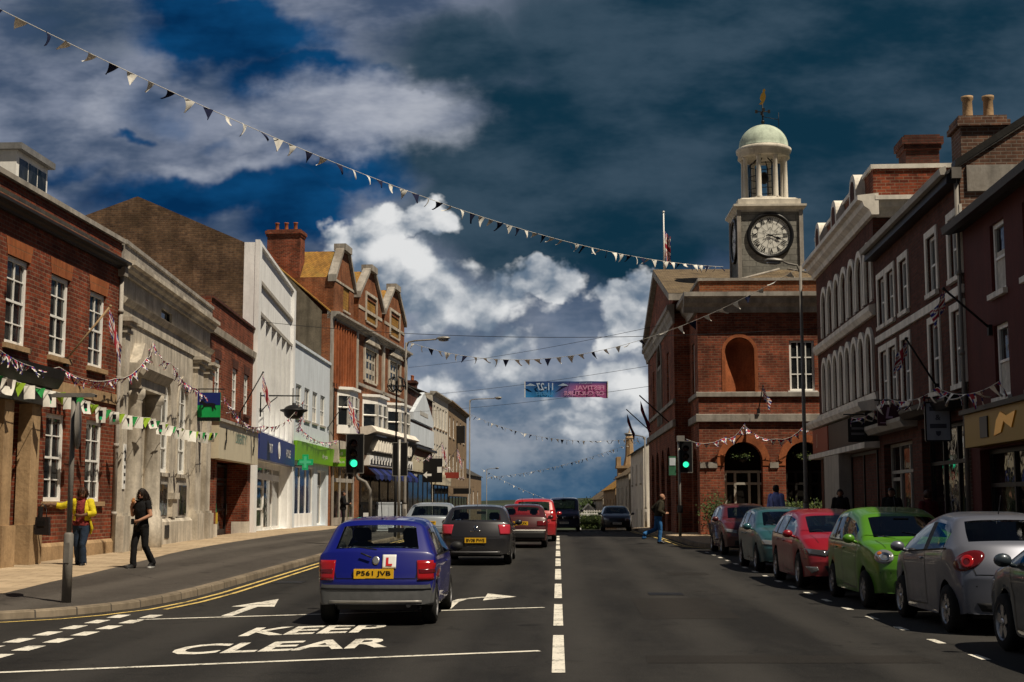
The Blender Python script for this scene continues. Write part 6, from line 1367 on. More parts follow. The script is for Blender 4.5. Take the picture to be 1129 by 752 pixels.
    def shell(nm, mat, ok, off, extra=None, parent=None):
        q = MB(); mp = {}
        for p in em.polygons:
            if all(ok(lab[i][0], lab[i][1], co[i]) for i in p.vertices):
                for i in p.vertices:
                    if i not in mp:
                        o_ = off(lab[i][0], lab[i][1], co[i]) if callable(off) else off
                        wr_ = 0 if nm in ('shoes', 'hair') else mnoise.noise(Vector((co[i].x * 16, co[i].y * 16, co[i].z * 7 + co[i].x * 9))) * .009 + mnoise.noise(co[i] * 30) * .003
                        if nm == 'hair': wr_ = mnoise.noise(Vector((co[i].x * 40, co[i].y * 40, co[i].z * 14))) * .010
                        c = co[i] + no[i] * max(.004, o_ + wr_)
                        if extra: c = extra(c, lab[i][0])
                        mp[i] = q.vert(c * sc_)
                q.face([mp[i] for i in p.vertices], True)
        if q.f: return q.build(nm, mat, parent or root)
    for (nm, mat, ok, off, extra) in garments: shell(nm, mat, ok, off, extra)
    if hair: shell('hair', hair[0], hair[1], hair[2], hair[3] if len(hair) > 3 else None)
    if face:
        q = MB(); q.T = Matrix.Scale(sc_, 4) @ hm
        for e in (-1, 1): q.sphere((e * .031, .080, .014), (.011, .006, .005), 8, 6)
        q.build('eyes', plain('eye', (.05, .035, .03), .2), root)
        q = MB(); q.T = Matrix.Scale(sc_, 4) @ hm; q.sphere((0, .087, -.056), (.024, .008, .008), 8, 6); q.build('lips', plain('lips', (.28, .06, .05), .5), root)
        q = MB(); q.T = Matrix.Scale(sc_, 4) @ hm
        for e in (-1, 1): q.tube([(e * .046, .074, .034), (e * .03, .083, .038), (e * .015, .085, .034)], .003, 5)
        q.build('eyebrows', HAIR_D, root)
    return root, J, sc_, hm
def strands(root, hm, sc_, mat, n, length, curl, seed, back=False):
    r_ = random.Random(seed); q = MB(); q.T = Matrix.Scale(sc_, 4) @ hm
    for _ in range(n):
        a = r_.uniform(0, 2 * PI); z = r_.uniform(-.35, 1); s_ = math.sqrt(max(0, 1 - z * z)); d = Vector((s_ * math.cos(a), s_ * math.sin(a), z))
        if d.y > .35 and z < .62: continue
        p = Vector((d.x * .082, d.y * .100 - .008, .025 + d.z * .102)); ln = length * r_.uniform(.7, 1.1); pts = [p.copy()]; v = d * .9 + Vector((0, -.25 if d.y < .5 else .1, .1))
        for k in range(6):
            v = v * .55 + Vector((d.x * .22 * curl, (-.25 if back else d.y * .2 * curl), -.95)) + Vector((r_.gauss(0, 1), r_.gauss(0, 1), r_.gauss(0, .6))) * .35 * curl
            p = p + v.normalized() * ln / 6; e = Vector((p.x / .09, (p.y + .008) / .108, (p.z - .025) / .11)); m_ = e.length
            if m_ < 1.02: e = e / max(m_, 1e-6) * 1.03; p = Vector((e.x * .09, e.y * .108 - .008, .025 + e.z * .11))
            if p.z < -.06 and p.y > -.02: p.y = min(p.y, -.02 - r_.uniform(0, .03)) if abs(p.x) < .07 else p.y
            pts.append(p.copy())
        side = d.cross(Vector((0, 0, 1))); side = side.normalized() if side.length > .1 else Vector((1, 0, 0)); w_ = r_.uniform(.006, .012)
        q.grid([[t_ + side * w_ * (1 - .12 * i), t_ - side * w_ * (1 - .12 * i)] for i, t_ in enumerate(pts)], True)
    return q.build('hair_strands', mat, root, recalc=False)
LEG = lambda n, t, c: n[:5] == 'thigh' or n[:4] == 'shin' or (n == 'torso' and c.z < .97)
def trousers(mat, flare=.014): return ('trousers', mat, lambda n, t, c: n[:5] == 'thigh' or n[:4] == 'shin' or (n == 'torso' and c.z < 1.0) or (n[:4] == 'foot' and c.z > .085), lambda n, t, c: .012 if n == 'torso' else .014 + (flare * t if n[:4] == 'shin' else 0), None)
def top(mat, sleeve=.55, long=False, off=.012, nm='top', zmin=.88):
    return (nm, mat, lambda n, t, c: (n == 'torso' and c.z > zmin) or (n[:5] == 'thigh' and c.z > zmin) or (n[:4] == 'uarm' and (long or t < sleeve)) or (long and n[:4] == 'farm' and t < .93) or (n == 'neck' and t < .1 and c.z < 1.46), off, None)
def shoes(mat): return ('shoes', mat, lambda n, t, c: n[:4] == 'foot' and c.z < .13, .010, None)
capf = lambda n, t, c: n == 'head'
def scalp(front=.055): return lambda n, t, c: n == 'head' and (c.z > 1.60 + .045 or c.y < .015 - .0)

PZ = lambda x, y, a: a
# woman in yellow
prints = M('red patterned cloth', (.20, .03, .03), rough=.9, var=.9, scale=22, bump=.2)
pose = dict(el=(-.27, .06, 1.17), wl=(-.04, .20, 1.12), hl=(.06, .20, 1.13), er=(.44, .04, 1.32), wr=(.66, .12, 1.36), hr=(.76, .14, 1.34), kl=(-.07, .10, .50), al=(-.06, .02, .09), tl=(-.07, .17, .035), kr=(.10, .0, .49), ar=(.08, -.14, .12), tr=(.10, .0, .035))
W1, J, S1_, hm = person('woman in a yellow cardigan and dark jeans with her arm stretched out', (-10.48, 29.9), PI, pose, 1.72, SKIN_D,
    [trousers(cloth('dark denim', (.018, .032, .06)), .03), top(prints, .2, off=.014, zmin=.90), 
     ('cardigan', cloth('yellow knit', (.62, .50, .02)), lambda n, t, c: ((n == 'torso' and c.z > 1.0) and (abs(c.x) > .085 or c.y < 0)) or n[:4] == 'uarm' or (n[:4] == 'farm' and t < .5), .026, None), shoes(plain('dark shoes', (.01, .01, .01), .5))],
    (HAIR_B, lambda n, t, c: n == 'head' and (c.z > 1.665 or c.y < .0), .016, None), z0=.22, vox=.0085, wide=1.12)
strands(W1, hm, S1_, HAIR_B, 520, .15, 1.5, 41)
q = MB(); q.prism([(-.16, -.02), (.13, -.02), (.15, -.4), (-.18, -.42)], -.06, .06, 'y'); q.tube([(-.10, 0, -.03), (-.07, 0, .20), (0, 0, .27), (.07, 0, .20), (.10, 0, -.03)], .014, 6)
bag = thing('handbag', 'black handbag held out by the woman in the yellow cardigan', 'bag', W1.matrix_basis @ Vector((.83, .15, 1.12)), PI); q.build('bag_body', plain('black leather', (.012, .01, .011), .4), bag)
q = MB(); q.box(-.08, .08, .055, .075, -.22, -.1); q.build('pocket', m['black'], bag)
q = MB()
for k in range(5): q.prism([(.13 + .012 * k, 1.05), (.17 + .012 * k, 1.05), (.20 + .02 * k, .72 + .03 * k), (.165 + .02 * k, .70 + .03 * k)], -.06 + .03 * k, -.045 + .03 * k, 'y')
q.v = [Vector((-v.x, v.y, v.z)) * S1_ for v in q.v]; q.build('cardigan_tail', cloth('yellow knit', (.62, .50, .02)), W1)
# woman in black
blk = cloth('black cloth', (.007, .007, .008))
pose = dict(er=(.24, .02, 1.16), wr=(.12, .20, 1.33), hr=(.06, .20, 1.42), el=(-.25, .0, 1.15), wl=(-.10, .20, 1.04), hl=(-.01, .22, 1.02), kl=(-.10, -.02, .50), al=(-.13, -.24, .14), tl=(-.14, -.12, .045), kr=(.10, .10, .50), ar=(.09, .12, .09), tr=(.10, .28, .04), nod=(-.1, 0, .25))
W2, J, S2_, hm = person('woman with long dark hair in black clothes walking and holding food to her mouth', (-8.97, 29.3), PI - .45, pose, 1.70, SKIN,
    [trousers(blk, .02), top(blk, .5, off=.014), shoes(plain('canvas shoes', (.02, .02, .02), .8)), ('shoe_sole', m['white'], lambda n, t, c: n[:4] == 'foot' and c.z < (.035 if n == 'footr' else .06), .014, None)], (HAIR_D, lambda n, t, c: n == 'head' and (c.z > 1.67 or c.y < -.005), .012, None), z0=.21, vox=.0085, wide=.95)
q = MB(); q.T = Matrix.Scale(S2_, 4); rows = []
for z, rx, ry, y in ((1.70, .06, .05, -.02), (1.64, .095, .085, -.035), (1.55, .10, .075, -.06), (1.44, .115, .06, -.09), (1.34, .11, .045, -.115), (1.25, .07, .03, -.12)): rows.append([(rx * math.cos(2 * PI * k / 14), y + ry * math.sin(2 * PI * k / 14) * (1 if math.sin(2 * PI * k / 14) < 0 else .3), z) for k in range(14)])
ids = q.grid(rows, True, True); q.face(ids[0]); q.face(ids[-1]); q.build('long_hair', HAIR_D, W2)
strands(W2, hm, S2_, HAIR_D, 420, .44, .35, 42, True)
fd = thing('snack', 'small snack held to the mouth of the woman in black', 'food', W2.matrix_basis @ Vector((.05, .22, 1.455)), 0); q = MB(); q.sphere((0, 0, 0), (.04, .03, .05), 10, 8); q.sphere((0.01, .0, .045), (.03, .025, .025), 8, 6); q.build('filling', plain('pastry', (.45, .2, .07), .7), fd)
ph = thing('phone', 'dark phone in the lower hand of the woman in black', 'phone', W2.matrix_basis @ Vector((.03, .24, 1.02)), 0); q = MB(); q.box(-.035, .035, -.006, .006, -.06, .06); q.build('case', m['black'], ph); q = MB(); q.box(-.03, .03, .0062, .008, -.05, .05); q.build('screen', m['shop_glass'], ph)
# man in dark jacket on the far pavement
pose = dict(er=(.22, .05, 1.13), wr=(.12, .30, 1.12), hr=(.10, .39, 1.12), el=(-.22, .05, 1.13), wl=(-.12, .30, 1.12), hl=(-.10, .39, 1.12))
Pm, J, Sm, hm = person('man in a black jacket standing sideways on the far left pavement, holding white papers', (-10.7, 68), -PI / 2 + .2, pose, 1.78, SKIN, [trousers(cloth('charcoal cloth', (.015, .015, .018)), .02), top(blk, long=True, off=.03, nm='jacket', zmin=.84), shoes(m['black'])], (HAIR_D, scalp(), .016), z0=.42, vox=.014, face=True)
pp = thing('papers', 'white papers in the hands of the man in the black jacket', 'papers', Pm.matrix_basis @ Vector((0, .44, 1.2)), Pm.rotation_euler.z); q = MB()
for k in range(4): q.box(-.15 + .01 * k, .13 + .012 * k, -.012 + .006 * k, -.008 + .006 * k, -.18 + .01 * k, .16 + .008 * k)
q.build('sheet', m['white'], pp)
# man crossing
pose = dict(chest=(0, .06, 1.28), neck=(0, .10, 1.45), head=(0, .15, 1.585), sl=(-.18, .07, 1.40), sr=(.18, .07, 1.40), el=(-.30, -.12, 1.20), wl=(-.26, .02, 1.0), hl=(-.25, .1, .95), er=(.27, -.02, 1.13), wr=(.22, .2, 1.02), hr=(.2, .29, 1.04), kr=(.09, .05, .49), ar=(.09, .0, .09), tr=(.10, .16, .035), kl=(-.09, -.08, .50), al=(-.09, -.46, .34), tl=(-.09, -.52, .20))
X1, J, Sx, hm = person('balding man in blue jeans and a dark brown jacket running across the road', (3.62, 49.6), -PI / 2 + .15, pose, 1.78, SKIN, [trousers(cloth('bright blue denim', (.03, .13, .33)), .02), top(cloth('dark olive jacket', (.035, .03, .018)), long=True, off=.028, nm='jacket', zmin=.93), shoes(m['black'])], (HAIR_B, lambda n, t, c: n == 'head' and c.y < .08 and c.z < 1.64 and c.z > 1.55, .008), z0=gz(49.6), vox=.012)
# man in blue shirt among the parked cars
B1, J, Sb, hm = person('man in a light blue shirt on the pavement behind the parked maroon and teal cars', (6.75, 42.6), -.75, {}, 1.86, SKIN_D, [trousers(cloth('navy cloth', (.015, .018, .03))), top(cloth('blue shirt', (.30, .36, .78)), long=True, off=.03, nm='shirt', zmin=.80), shoes(m['black'])], (HAIR_D, scalp(), .014), z0=gz(42.6) + .13, vox=.014)
q_ = person('dark haired passer-by in black in front of the grey framed shop window', (8.55, 35.4), 2.6, {}, 1.72, SKIN, [trousers(blk), top(blk, long=True, off=.03, nm='jacket'), shoes(m['black'])], (HAIR_D, scalp(), .016), z0=gz(35) + .15, vox=.014)
q_ = person('passer-by in a dark red coat near the black framed shop window', (8.35, 31.2), .4, {}, 1.66, SKIN, [trousers(blk), top(cloth('dark red cloth', (.10, .012, .015)), long=True, off=.03, nm='coat', zmin=.6), shoes(m['black'])], (HAIR_B, scalp(), .02), z0=gz(31) + .15, vox=.014)
q_ = person('passer-by in charcoal beside the stone shop pier of the arcaded building', (8.9, 43.5), 2.9, {}, 1.70, SKIN, [trousers(blk), top(cloth('charcoal coat', (.02, .018, .02)), long=True, off=.03, nm='coat', zmin=.7), shoes(m['black'])], (HAIR_D, scalp(), .02), z0=gz(43) + .16, vox=.014)

# ------------------------------------------------------------------ street furniture
def lamp_post(label, x, y, z0, h, dirx, arm, group='tall street lamps'):
    t = thing('street_lamp', label, 'street lamp', (x, y, z0), 0, group)
    q = MB(); q.tube([(0, 0, 0), (0, 0, 1.3)], .10, 12); q.tube([(0, 0, 1.3), (0, 0, 1.42), (0, 0, h)], [.10, .07, .048], 12); q.build('post', m['pole_grey'], t)
    q = MB(); q.box(-.05, .05, -.105, -.09, .5, 1.1); q.build('door', m['pole_grey'], t)
    q = MB(); q.tube([(0, 0, h - .25), (dirx * .1, 0, h + .02), (dirx * .4, 0, h + .08), (dirx * arm, 0, h + .14)], .035, 8); q.build('arm', m['pole_grey'], t)
    q = MB(); rows = []
    for f, w_, hh in ((0, .05, .05), (.15, .11, .09), (.5, .14, .11), (.85, .12, .08), (1, .03, .02)): rows.append([(dirx * (arm + f * .62), w_ * math.cos(2 * PI * k / 12), h + .16 + f * .03 + hh * math.sin(2 * PI * k / 12) * (1 if math.sin(2 * PI * k / 12) > 0 else .35)) for k in range(12)])
    ids = q.grid(rows, True, True); q.face(ids[0]); q.face(ids[-1]); hd = q.build('lamp_head', m['galv'], t)
    q = MB(); q.sphere((dirx * (arm + .32), 0, h + .11), (.24, .10, .07), 12, 8); q.build('lamp_glass', m['lamp_clear'], hd); return t
lamp_post('grey street lamp on the left kerb in front of the gabled building', -6.72, 60, gz(60) + .12, 8.45, 1, 1.35)
lamp_post('slim grey street lamp in the left middle distance, its long arm against the sky', -7.1, 110, gz(110), 11.1, 1, 2.0)
lamp_post('small far street lamp over the crest, left of the queue of cars', -10.4, 200, gz(200), 11.5, 1, 1.2)
lamp_post('grey street lamp standing in front of the town hall, its head below the clock', 8.1, 45, gz(45) + .15, 9.15, -1, .55)
lamp_post('slim street lamp at the far end of the town hall side', 5.75, 90, gz(90) + .1, 6.0, -1, .75)
# ornate thin post
t = thing('ornate_post', 'thin black post with a scrolled iron flower holder near the left traffic signal', 'post', (-6.42, 54, gz(54) + .12)); q = MB(); q.tube([(0, 0, 0), (0, 0, 3.2)], .055, 10); q.tube([(0, 0, 3.2), (0, 0, 6.9)], .035, 8); q.build('post', m['iron'], t)
q = MB()
for k in range(8):
    a = 2 * PI * k / 8; q.tube([(0, 0, 5.9), (.2 * math.cos(a), .2 * math.sin(a), 5.75), (.36 * math.cos(a), .36 * math.sin(a), 5.95), (.3 * math.cos(a), .3 * math.sin(a), 6.25), (.12 * math.cos(a), .12 * math.sin(a), 6.35)], .025, 5)
q.tube([(.36 * math.cos(2 * PI * k / 16), .36 * math.sin(2 * PI * k / 16), 5.98) for k in range(17)], .02, 5); q.build('scrollwork', m['iron'], t)
# signpost nearest left
t = thing('sign_post', 'thick based grey sign post on the near left pavement with edge-on sign plates', 'sign post', (-7.36, 20.45, gz(20.4) + .13)); q = MB(); q.tube([(0, 0, 0), (0, 0, 1.02), (0, 0, 1.05)], [.072, .072, .05], 14); q.tube([(0, 0, 1.0), (0, 0, 3.1)], .04, 12); q.build('post', m['pole_grey'], t)
q = MB(); q.lathe([(0, -.008), (.36, -.008), (.36, .008), (0, .008)], (0, 0, 0), 24, axis='y'); q.v = [Vector((v.x, v.y, v.z)) for v in q.v]; q.T = None
o = q.build('sign_plate', m['pole_grey'], t); o.location = (.09, -.04, 2.66); o.rotation_euler = (0, 0, rad(102))
q = MB(); q.box(-.34, .34, -.06, .04, 3.09, 3.12); q.prism([(-.36, 3.12), (.36, 3.12), (.28, 3.15), (-.28, 3.15)], -.06, .04, 'y'); q.build('sign_light', m['pole_grey'], t)
q = MB(); q.box(-.04, .04, -.078, -.045, .6, .9); q.build('access_door', m['pole_grey'], t)
# traffic signals
def signal(label, x, y, z0, hx, hz, front=True, lit='green', bent=False, ry=0, green_side=False):
    t = thing('traffic_light', label, 'traffic light', (x, y, z0), ry, 'traffic lights at the junction')
    q = MB()
    if bent: q.tube([(.52, 0, 0), (.52, 0, 1.5), (.50, 0, 1.75), (.36, 0, 2.0), (.12, 0, 2.12), (.02, 0, 2.3), (0, 0, 2.5)], .058, 10)
    else: q.tube([(0, 0, 0), (0, 0, hz + .75)], .06, 10)
    q.build('pole', m['galv'] if not bent else m['pole_grey'], t)
    s = -1 if front else 1; w_ = .27
    q = MB(); q.box(hx - w_, hx + w_, -.02, .0, hz - .62, hz + .62); b_ = q.build('backing_board', m['black'], t)
    q = MB(); 
    for (a, c, e, f) in ((-w_ - .025, -w_, -.64, .64), (w_, w_ + .025, -.64, .64), (-w_, w_, .62, .645), (-w_, w_, -.645, -.62)): q.box(hx + a, hx + c, -.025, .004, hz + e, hz + f)
    q.build('white_border', m['galv'], b_)
    q = MB(); q.box(hx - .15, hx + .15, min(0, s * .2), max(0, s * .2), hz - .5, hz + .5); q.build('housing', m['black'], t)
    for i, (nm, mt) in enumerate((('red_lens', plain('unlit red lens', (.03, .004, .004), .2)), ('amber_lens', plain('unlit amber lens', (.035, .015, .003), .2)), ('green_lens', plain('lit green lens', (.02, .5, .25), .3, emit=(.03, .85, .40), es=1.6)))):
        z = hz + .32 - .32 * i
        if front:
            q = MB(); q.lathe([(0, -.215), (.06, -.213), (.115, -.203), (.115, -.19)], (hx, 0, z), 20, axis='y'); q.build(nm, mt, t)
            q = MB(); q.lathe([(.125, -.2), (.13, -.36)], (hx, 0, z), 20, axis='y'); q.f = [f for f in q.f if len(f) == 4 and sum(q.v[i].z for i in f) / 4 > z - .05]; q.m = [0] * len(q.f); q.sm = [True] * len(q.f); q.build('visor', m['black'], t)
    if green_side:
        q = MB(); q.box(-.42, -.14, -.12, .1, hz - .75, hz + .02); k = q.build('pedestrian_signal', M('green grey box', (.05, .16, .09), rough=.5), t); q = MB(); q.box(-.40, -.16, -.135, -.12, hz - .35, hz - .05); q.build('sign_plate', m['pale_wall'], k)
        q = MB(); q.box(-.08, .22, -.16, .16, hz + .62, hz + .85); q.build('camera_box', m['galv'], t); q = MB(); q.box(-.11, .11, -.16, -.06, .95, 1.25); q.build('push_button_box', m['black'], t)
    return t
signal('traffic light showing green on a bent pole on the left kerb', -6.56, 44, gz(44) + .12, 0, 3.05 - .12, True, bent=True)
signal('traffic light seen from behind beside the left street lamp', -6.05, 52, gz(52) + .12, .03, 3.0, False)
signal('traffic light on the right corner by the town hall with a pedestrian signal box', 4.92, 55.5, gz(55) + .12, .25, 3.2, True, green_side=True)
# bin, cabinet
t = thing('litter_bin', 'black litter bin with a white notice on the left pavement', 'bin', (-8.3, 60, gz(60) + .2)); q = MB(); q.box(-.36, .36, -.3, .3, .1, 1.0); q.box(-.3, .3, -.25, .25, 0, .1); q.build('bin_body', m['iron'], t); q = MB(); q.prism([(-.4, 1.2), (-.36, 1.32), (.36, 1.32), (.4, 1.2)], -.34, .34, 'y'); q.box(-.38, -.30, -.3, .3, 1.0, 1.2); q.box(.30, .38, -.3, .3, 1.0, 1.2); q.build('hood', m['iron'], t); q = MB(); q.box(-.2, .05, -.312, -.3, .45, .85); q.build('notice', m['white'], t)
t = thing('utility_cabinet', 'pale grey utility cabinet standing behind the litter bin', 'cabinet', (-8.15, 66, gz(66) + .2)); q = MB(); q.box(-.55, .55, -.25, .25, 0, 1.3); q.box(-.58, .58, -.28, .28, 1.3, 1.36); q.build('cabinet_body', m['pale_wall'], t); q = MB(); q.box(-.5, -.01, -.27, -.25, .1, 1.25); q.box(.01, .5, -.27, -.25, .1, 1.25); q.build('door', m['pale_wall'], t)
# planted barrier at the crest
def leaves(name, mats, fn, n, sz, parent, seed=1):
    rr_ = random.Random(seed); q = MB()
    for _ in range(n):
        c = Vector(fn(rr_)); a = Vector((rr_.gauss(0, 1), rr_.gauss(0, 1), rr_.gauss(0, 1))).normalized(); b_ = a.orthogonal().normalized(); s = sz * rr_.uniform(.6, 1.4); q.cm = rr_.randrange(len(mats))
        q.poly([c - a * s, c + b_ * s * .5, c + a * s, c - b_ * s * .5])
    return q.build(name, mats, parent, recalc=False)
LF = [M('leaf dark', (.03, .05, .015), var=.3, bump=0), M('leaf mid', (.06, .095, .025), var=.3, bump=0), M('leaf light', (.10, .13, .03), var=.3, bump=0)]
t = thing('hedge', 'clipped hedge behind white posts in the road beyond the crest', 'hedge', (2.1, 88.6, gz(88.6)))
leaves('foliage', LF, lambda r_: (r_.uniform(-.68, .68), r_.uniform(-.4, .4), .15 + abs(r_.gauss(0, .5)) % 1.0), 2600, .05, t, 3); q = MB(); q.box(-.6, .6, -.3, .3, 0, .9); q.build('branches', LF[0], t)
t = thing('picket_railing', 'low white railing in front of and above the hedge at the crest', 'railing', (2.1, 88.0, gz(88.0)))
q = MB()
for x in (-.8, .8): q.box(x - .05, x + .05, -.05, .05, 0, 1.15); 
q.box(-.8, .8, -.03, .03, .98, 1.04); q.box(-.8, .8, -.03, .03, 1.16, 1.2)
for k in range(10): q.box(-.72 + k * .16 - .02, -.72 + k * .16 + .02, -.02, .02, .95, 1.25)
q.build('rail', m['white_trim'], t)
def tree(label, x, y, z, h, r_, seed):
    t = thing('tree', label, 'tree', (x, y, z), 0, 'dark trees beyond the crest'); q = MB(); q.tube([(0, 0, 0), (.1, 0, h * .3), (0, .1, h * .6), (.1, 0, h * .85)], [.3, .22, .14, .05], 8)
    rr_ = random.Random(seed); cl = []
    for k in range(12):
        a = rr_.uniform(0, 2 * PI); e = Vector((r_ * .7 * math.cos(a), r_ * .7 * math.sin(a), h * rr_.uniform(.5, .95))); q.tube([(0, 0, h * rr_.uniform(.3, .6)), e * .6 + Vector((0, 0, h * .2)), e], [.1, .06, .03], 5); cl.append(e)
    q.build('trunk', m['dark_trim'], t)
    def f(r2): c = r2.choice(cl); return (c.x + r2.gauss(0, r_ * .25), c.y + r2.gauss(0, r_ * .25), c.z + r2.gauss(0, r_ * .2))
    leaves('crown', LF[:2], f, 5000, .16, t, seed)
tree('dark round tree left of the white shed', 2.6, 172, -4.2, 6.0, 1.7, 11); tree('dark tree behind the tiled cottages', 8.3, 190, -5.2, 8.6, 2.6, 12)

# hanging signs
def hang_sign(b, x, zc, w, h, out, label, cat, board, build=None, name='hanging_sign', group=None, y0=0):
    p = b.P(x, -out - w / 2 + y0, zc); t = thing(name, label, cat, (p.x, p.y, p.z), b.root.rotation_euler.z + PI / 2, group)
    # local: x across the board (towards the wall is +x or -x depending on side), y normal
    q = MB(); q.box(-w / 2, w / 2, -.03, .03, -h / 2, h / 2); k = q.build('board', m[board] if isinstance(board, str) else board, t)
    q = MB(); zt = h / 2 + .12
    q.tube([(-(w / 2 + out) - .02, 0, zt), ((w / 2 + out), 0, zt)], .022, 6)
    for xx in (-w / 2 + .08, w / 2 - .08): q.tube([(xx, 0, h / 2 - .01), (xx, 0, zt)], .012, 5)
    q.build('bracket', m['iron'], t)
    if build: build(t, k, w, h)
    return t
def both(q, pts2, y=.034):
    for s in (-1, 1): q.poly([(x, s * y, z) for x, z in pts2])
def horse(t, k, w, h):
    q = MB(); q.box(-w / 2 + .003, w / 2 - .003, -.036, .036, .06, h / 2 - .003); q.build('blue_field', m['navy'], k)
    q = MB(); pts = [(-.34, -.18), (-.28, .0), (-.30, .1), (-.16, .14), (.08, .13), (.2, .2), (.26, .27), (.31, .22), (.36, .14), (.33, .1), (.25, .13), (.2, .02), (.28, -.12), (.24, -.14), (.15, -.02), (-.02, -.01), (-.14, -.02), (-.18, -.2), (-.22, -.2), (-.22, -.04)]
    both(q, [(x * w, z * h * .8 + .02) for x, z in pts], .042); q.build('horse_emblem', m['black'], k, recalc=False)
    q = MB(); q.box(-w / 2 + .003, w / 2 - .003, -.037, .037, -h / 2 + .003, -h / 2 + .13); kk = q.build('name_strip', m['black'], k); q = MB(); text_fit(q, 'Lloyds TSB', (0, -.042, -h / 2 + .066), (1, 0, 0), (0, 0, 1), w * .62, .07, bold=.02); q.build('lettering', m['white'], kk)
hang_sign(L2, 10.1, 4.9, .82, .98, .12, 'green and blue bank sign with a black horse hanging from the stone bank', 'sign', M('bank green', (.01, .33, .08), rough=.5, var=.08), horse)
def Lsign(t, k, w, h):
    q = MB(); text_fit(q, 'L', (0, .036, .06), (-1, 0, 0), (0, 0, 1), .2, .3, bold=.03, shear=.2); text_fit(q, 'L', (0, -.036, .06), (1, 0, 0), (0, 0, 1), .2, .3, bold=.03, shear=.2); both(q, [(-w * .4, -h * .38), (w * .4, -h * .38), (w * .4, -h * .34), (-w * .4, -h * .34)], .036); q.build('lettering', plain('mauve letters', (.42, .28, .4), .5), k)
hang_sign(R3, 3.2, 4.0, .62, .58, .05, 'dark purple hanging sign with a slanted letter L on the dark terrace', 'sign', plain('purple board', (.05, .008, .02), .5), Lsign)
def blacksign(t, k, w, h):
    q = MB(); both(q, [(-w * .36, .02), (w * .36, .02), (w * .36, .09), (-w * .36, .09)], .036); both(q, [(-w * .38, -.14), (w * .38, -.14), (w * .38, -.07), (-w * .38, -.07)], .036); q.build('stripe', plain('grey letters', (.14, .14, .15), .5), k)
hang_sign(R2, 11.1, 3.78, .76, .70, .1, 'black hanging sign with two grey lines over the arcaded building shop', 'sign', 'black', blacksign)
def whitesign(t, k, w, h):
    q = MB()
    for z in (.30, -.1): both(q, [(-w * .34, z - .05), (w * .34, z - .05), (w * .34, z + .05), (-w * .34, z + .05)], .036)
    for s in (-1, 1): text_fit(q, '&', (0, s * .036, .1), (-s, 0, 0), (0, 0, 1), .12, .13, bold=.02)
    both(q, [(-.06, -.22), (.06, -.22), (.05, -.3), (0, -.34), (-.05, -.3)], .036); q.build('lettering', plain('slate letters', (.05, .06, .09), .5), k)
    q = MB()
    for (a, b_, c, d) in ((-w / 2 - .02, -w / 2 + .012, -h / 2, h / 2), (w / 2 - .012, w / 2 + .02, -h / 2, h / 2), (-w / 2, w / 2, h / 2 - .012, h / 2 + .02), (-w / 2, w / 2, -h / 2 - .02, -h / 2 + .012)): q.box(a, b_, -.04, .04, c, d)
    q.build('frame', m['black'], k)
hang_sign(R3, 8.6, 3.5, .56, .88, .05, 'pale grey hanging sign with two dark bars over the black framed shop', 'sign', M('pale sign board', (.36, .40, .47), rough=.5, var=.05), whitesign)
hang_sign(L8, 6.5, 4.2, 1.6, .75, .3, 'red hanging sign far down the left side', 'sign', plain('red board', (.30, .02, .02), .5), lambda t, k, w, h: text_fit_part(k, w, h))if False else None
hang_sign(L8, 7.5, 4.4, 1.4, .6, .3, 'dull red hanging sign far down the left side by the cream terrace', 'sign', plain('red board', (.24, .03, .02), .5)); hang_sign(L9, 3.0, 2.9, 1.9, .6, .3, 'black hanging sign far down the left side by the brown building', 'sign', 'black')
hang_sign(L7, 9.0, 4.5, 1.7, 2.1, .3, 'large black hanging board with white marks beside the left signal', 'sign', 'black', lambda t, k, w, h: (lambda q: (both(q, [(.1, -.5), (.5, -.5), (.5, -.7), (.85, -.4), (.5, -.1), (.5, -.3), (.1, -.3)], .036), both(q, [(-.8, -.2), (-.4, -.2), (-.4, .3), (-.8, .3)], .036), q.build('arrow_mark', m['white_trim'], k, recalc=False)))(MB()))
# small lime projecting sign + cross
p = L6.P(2.6, -1.0, 0); t = thing('projecting_sign', 'small lime green sign with white words beside the traffic light', 'sign', (L6.P(.6, 0).x + .75, L6.P(.6, 0).y, 4.5), 0)
q = MB(); q.box(-.65, .65, -.05, .05, -.55, .55); k = q.build('board', m['green'], t); q = MB(); text_fit(q, 'full', (-.2, -.056, .26), (1, 0, 0), (0, 0, 1), .4, .22); text_fit(q, 'plus', (-.12, -.056, -.28), (1, 0, 0), (0, 0, 1), .5, .24); q.build('lettering', m['cloth_white'], k); q = MB(); text_fit(q, 'pharmacy', (0, -.056, 0), (1, 0, 0), (0, 0, 1), .9, .18); q.build('lettering', m['yline'], k)
t = thing('pharmacy_cross', 'green pharmacy cross sign projecting over the pavement', 'sign', (L5.P(1.2, 0).x + .62, L5.P(1.2, 0).y, 3.85), 0)
q = MB(); q.prism([(-.16, -.42), (.16, -.42), (.16, -.16), (.42, -.16), (.42, .16), (.16, .16), (.16, .42), (-.16, .42), (-.16, .16), (-.42, .16), (-.42, -.16), (-.16, -.16)], -.08, .08, 'y'); k = q.build('cross_panel', m['emerald'], t)
q = MB(); q.prism([(-.08, -.32), (.08, -.32), (.08, -.08), (.32, -.08), (.32, .08), (.08, .08), (.08, .32), (-.08, .32), (-.08, .08), (-.32, .08), (-.32, -.08), (-.08, -.08)], -.09, .09, 'y'); q.build('inner_cross', plain('pale green', (.08, .55, .3), .4), k); q = MB(); q.tube([(-.6, 0, .2), (-.4, 0, .2)], .03, 6); q.tube([(-.6, 0, -.2), (-.15, 0, -.2)], .03, 6); q.build('bracket', m['iron'], t)
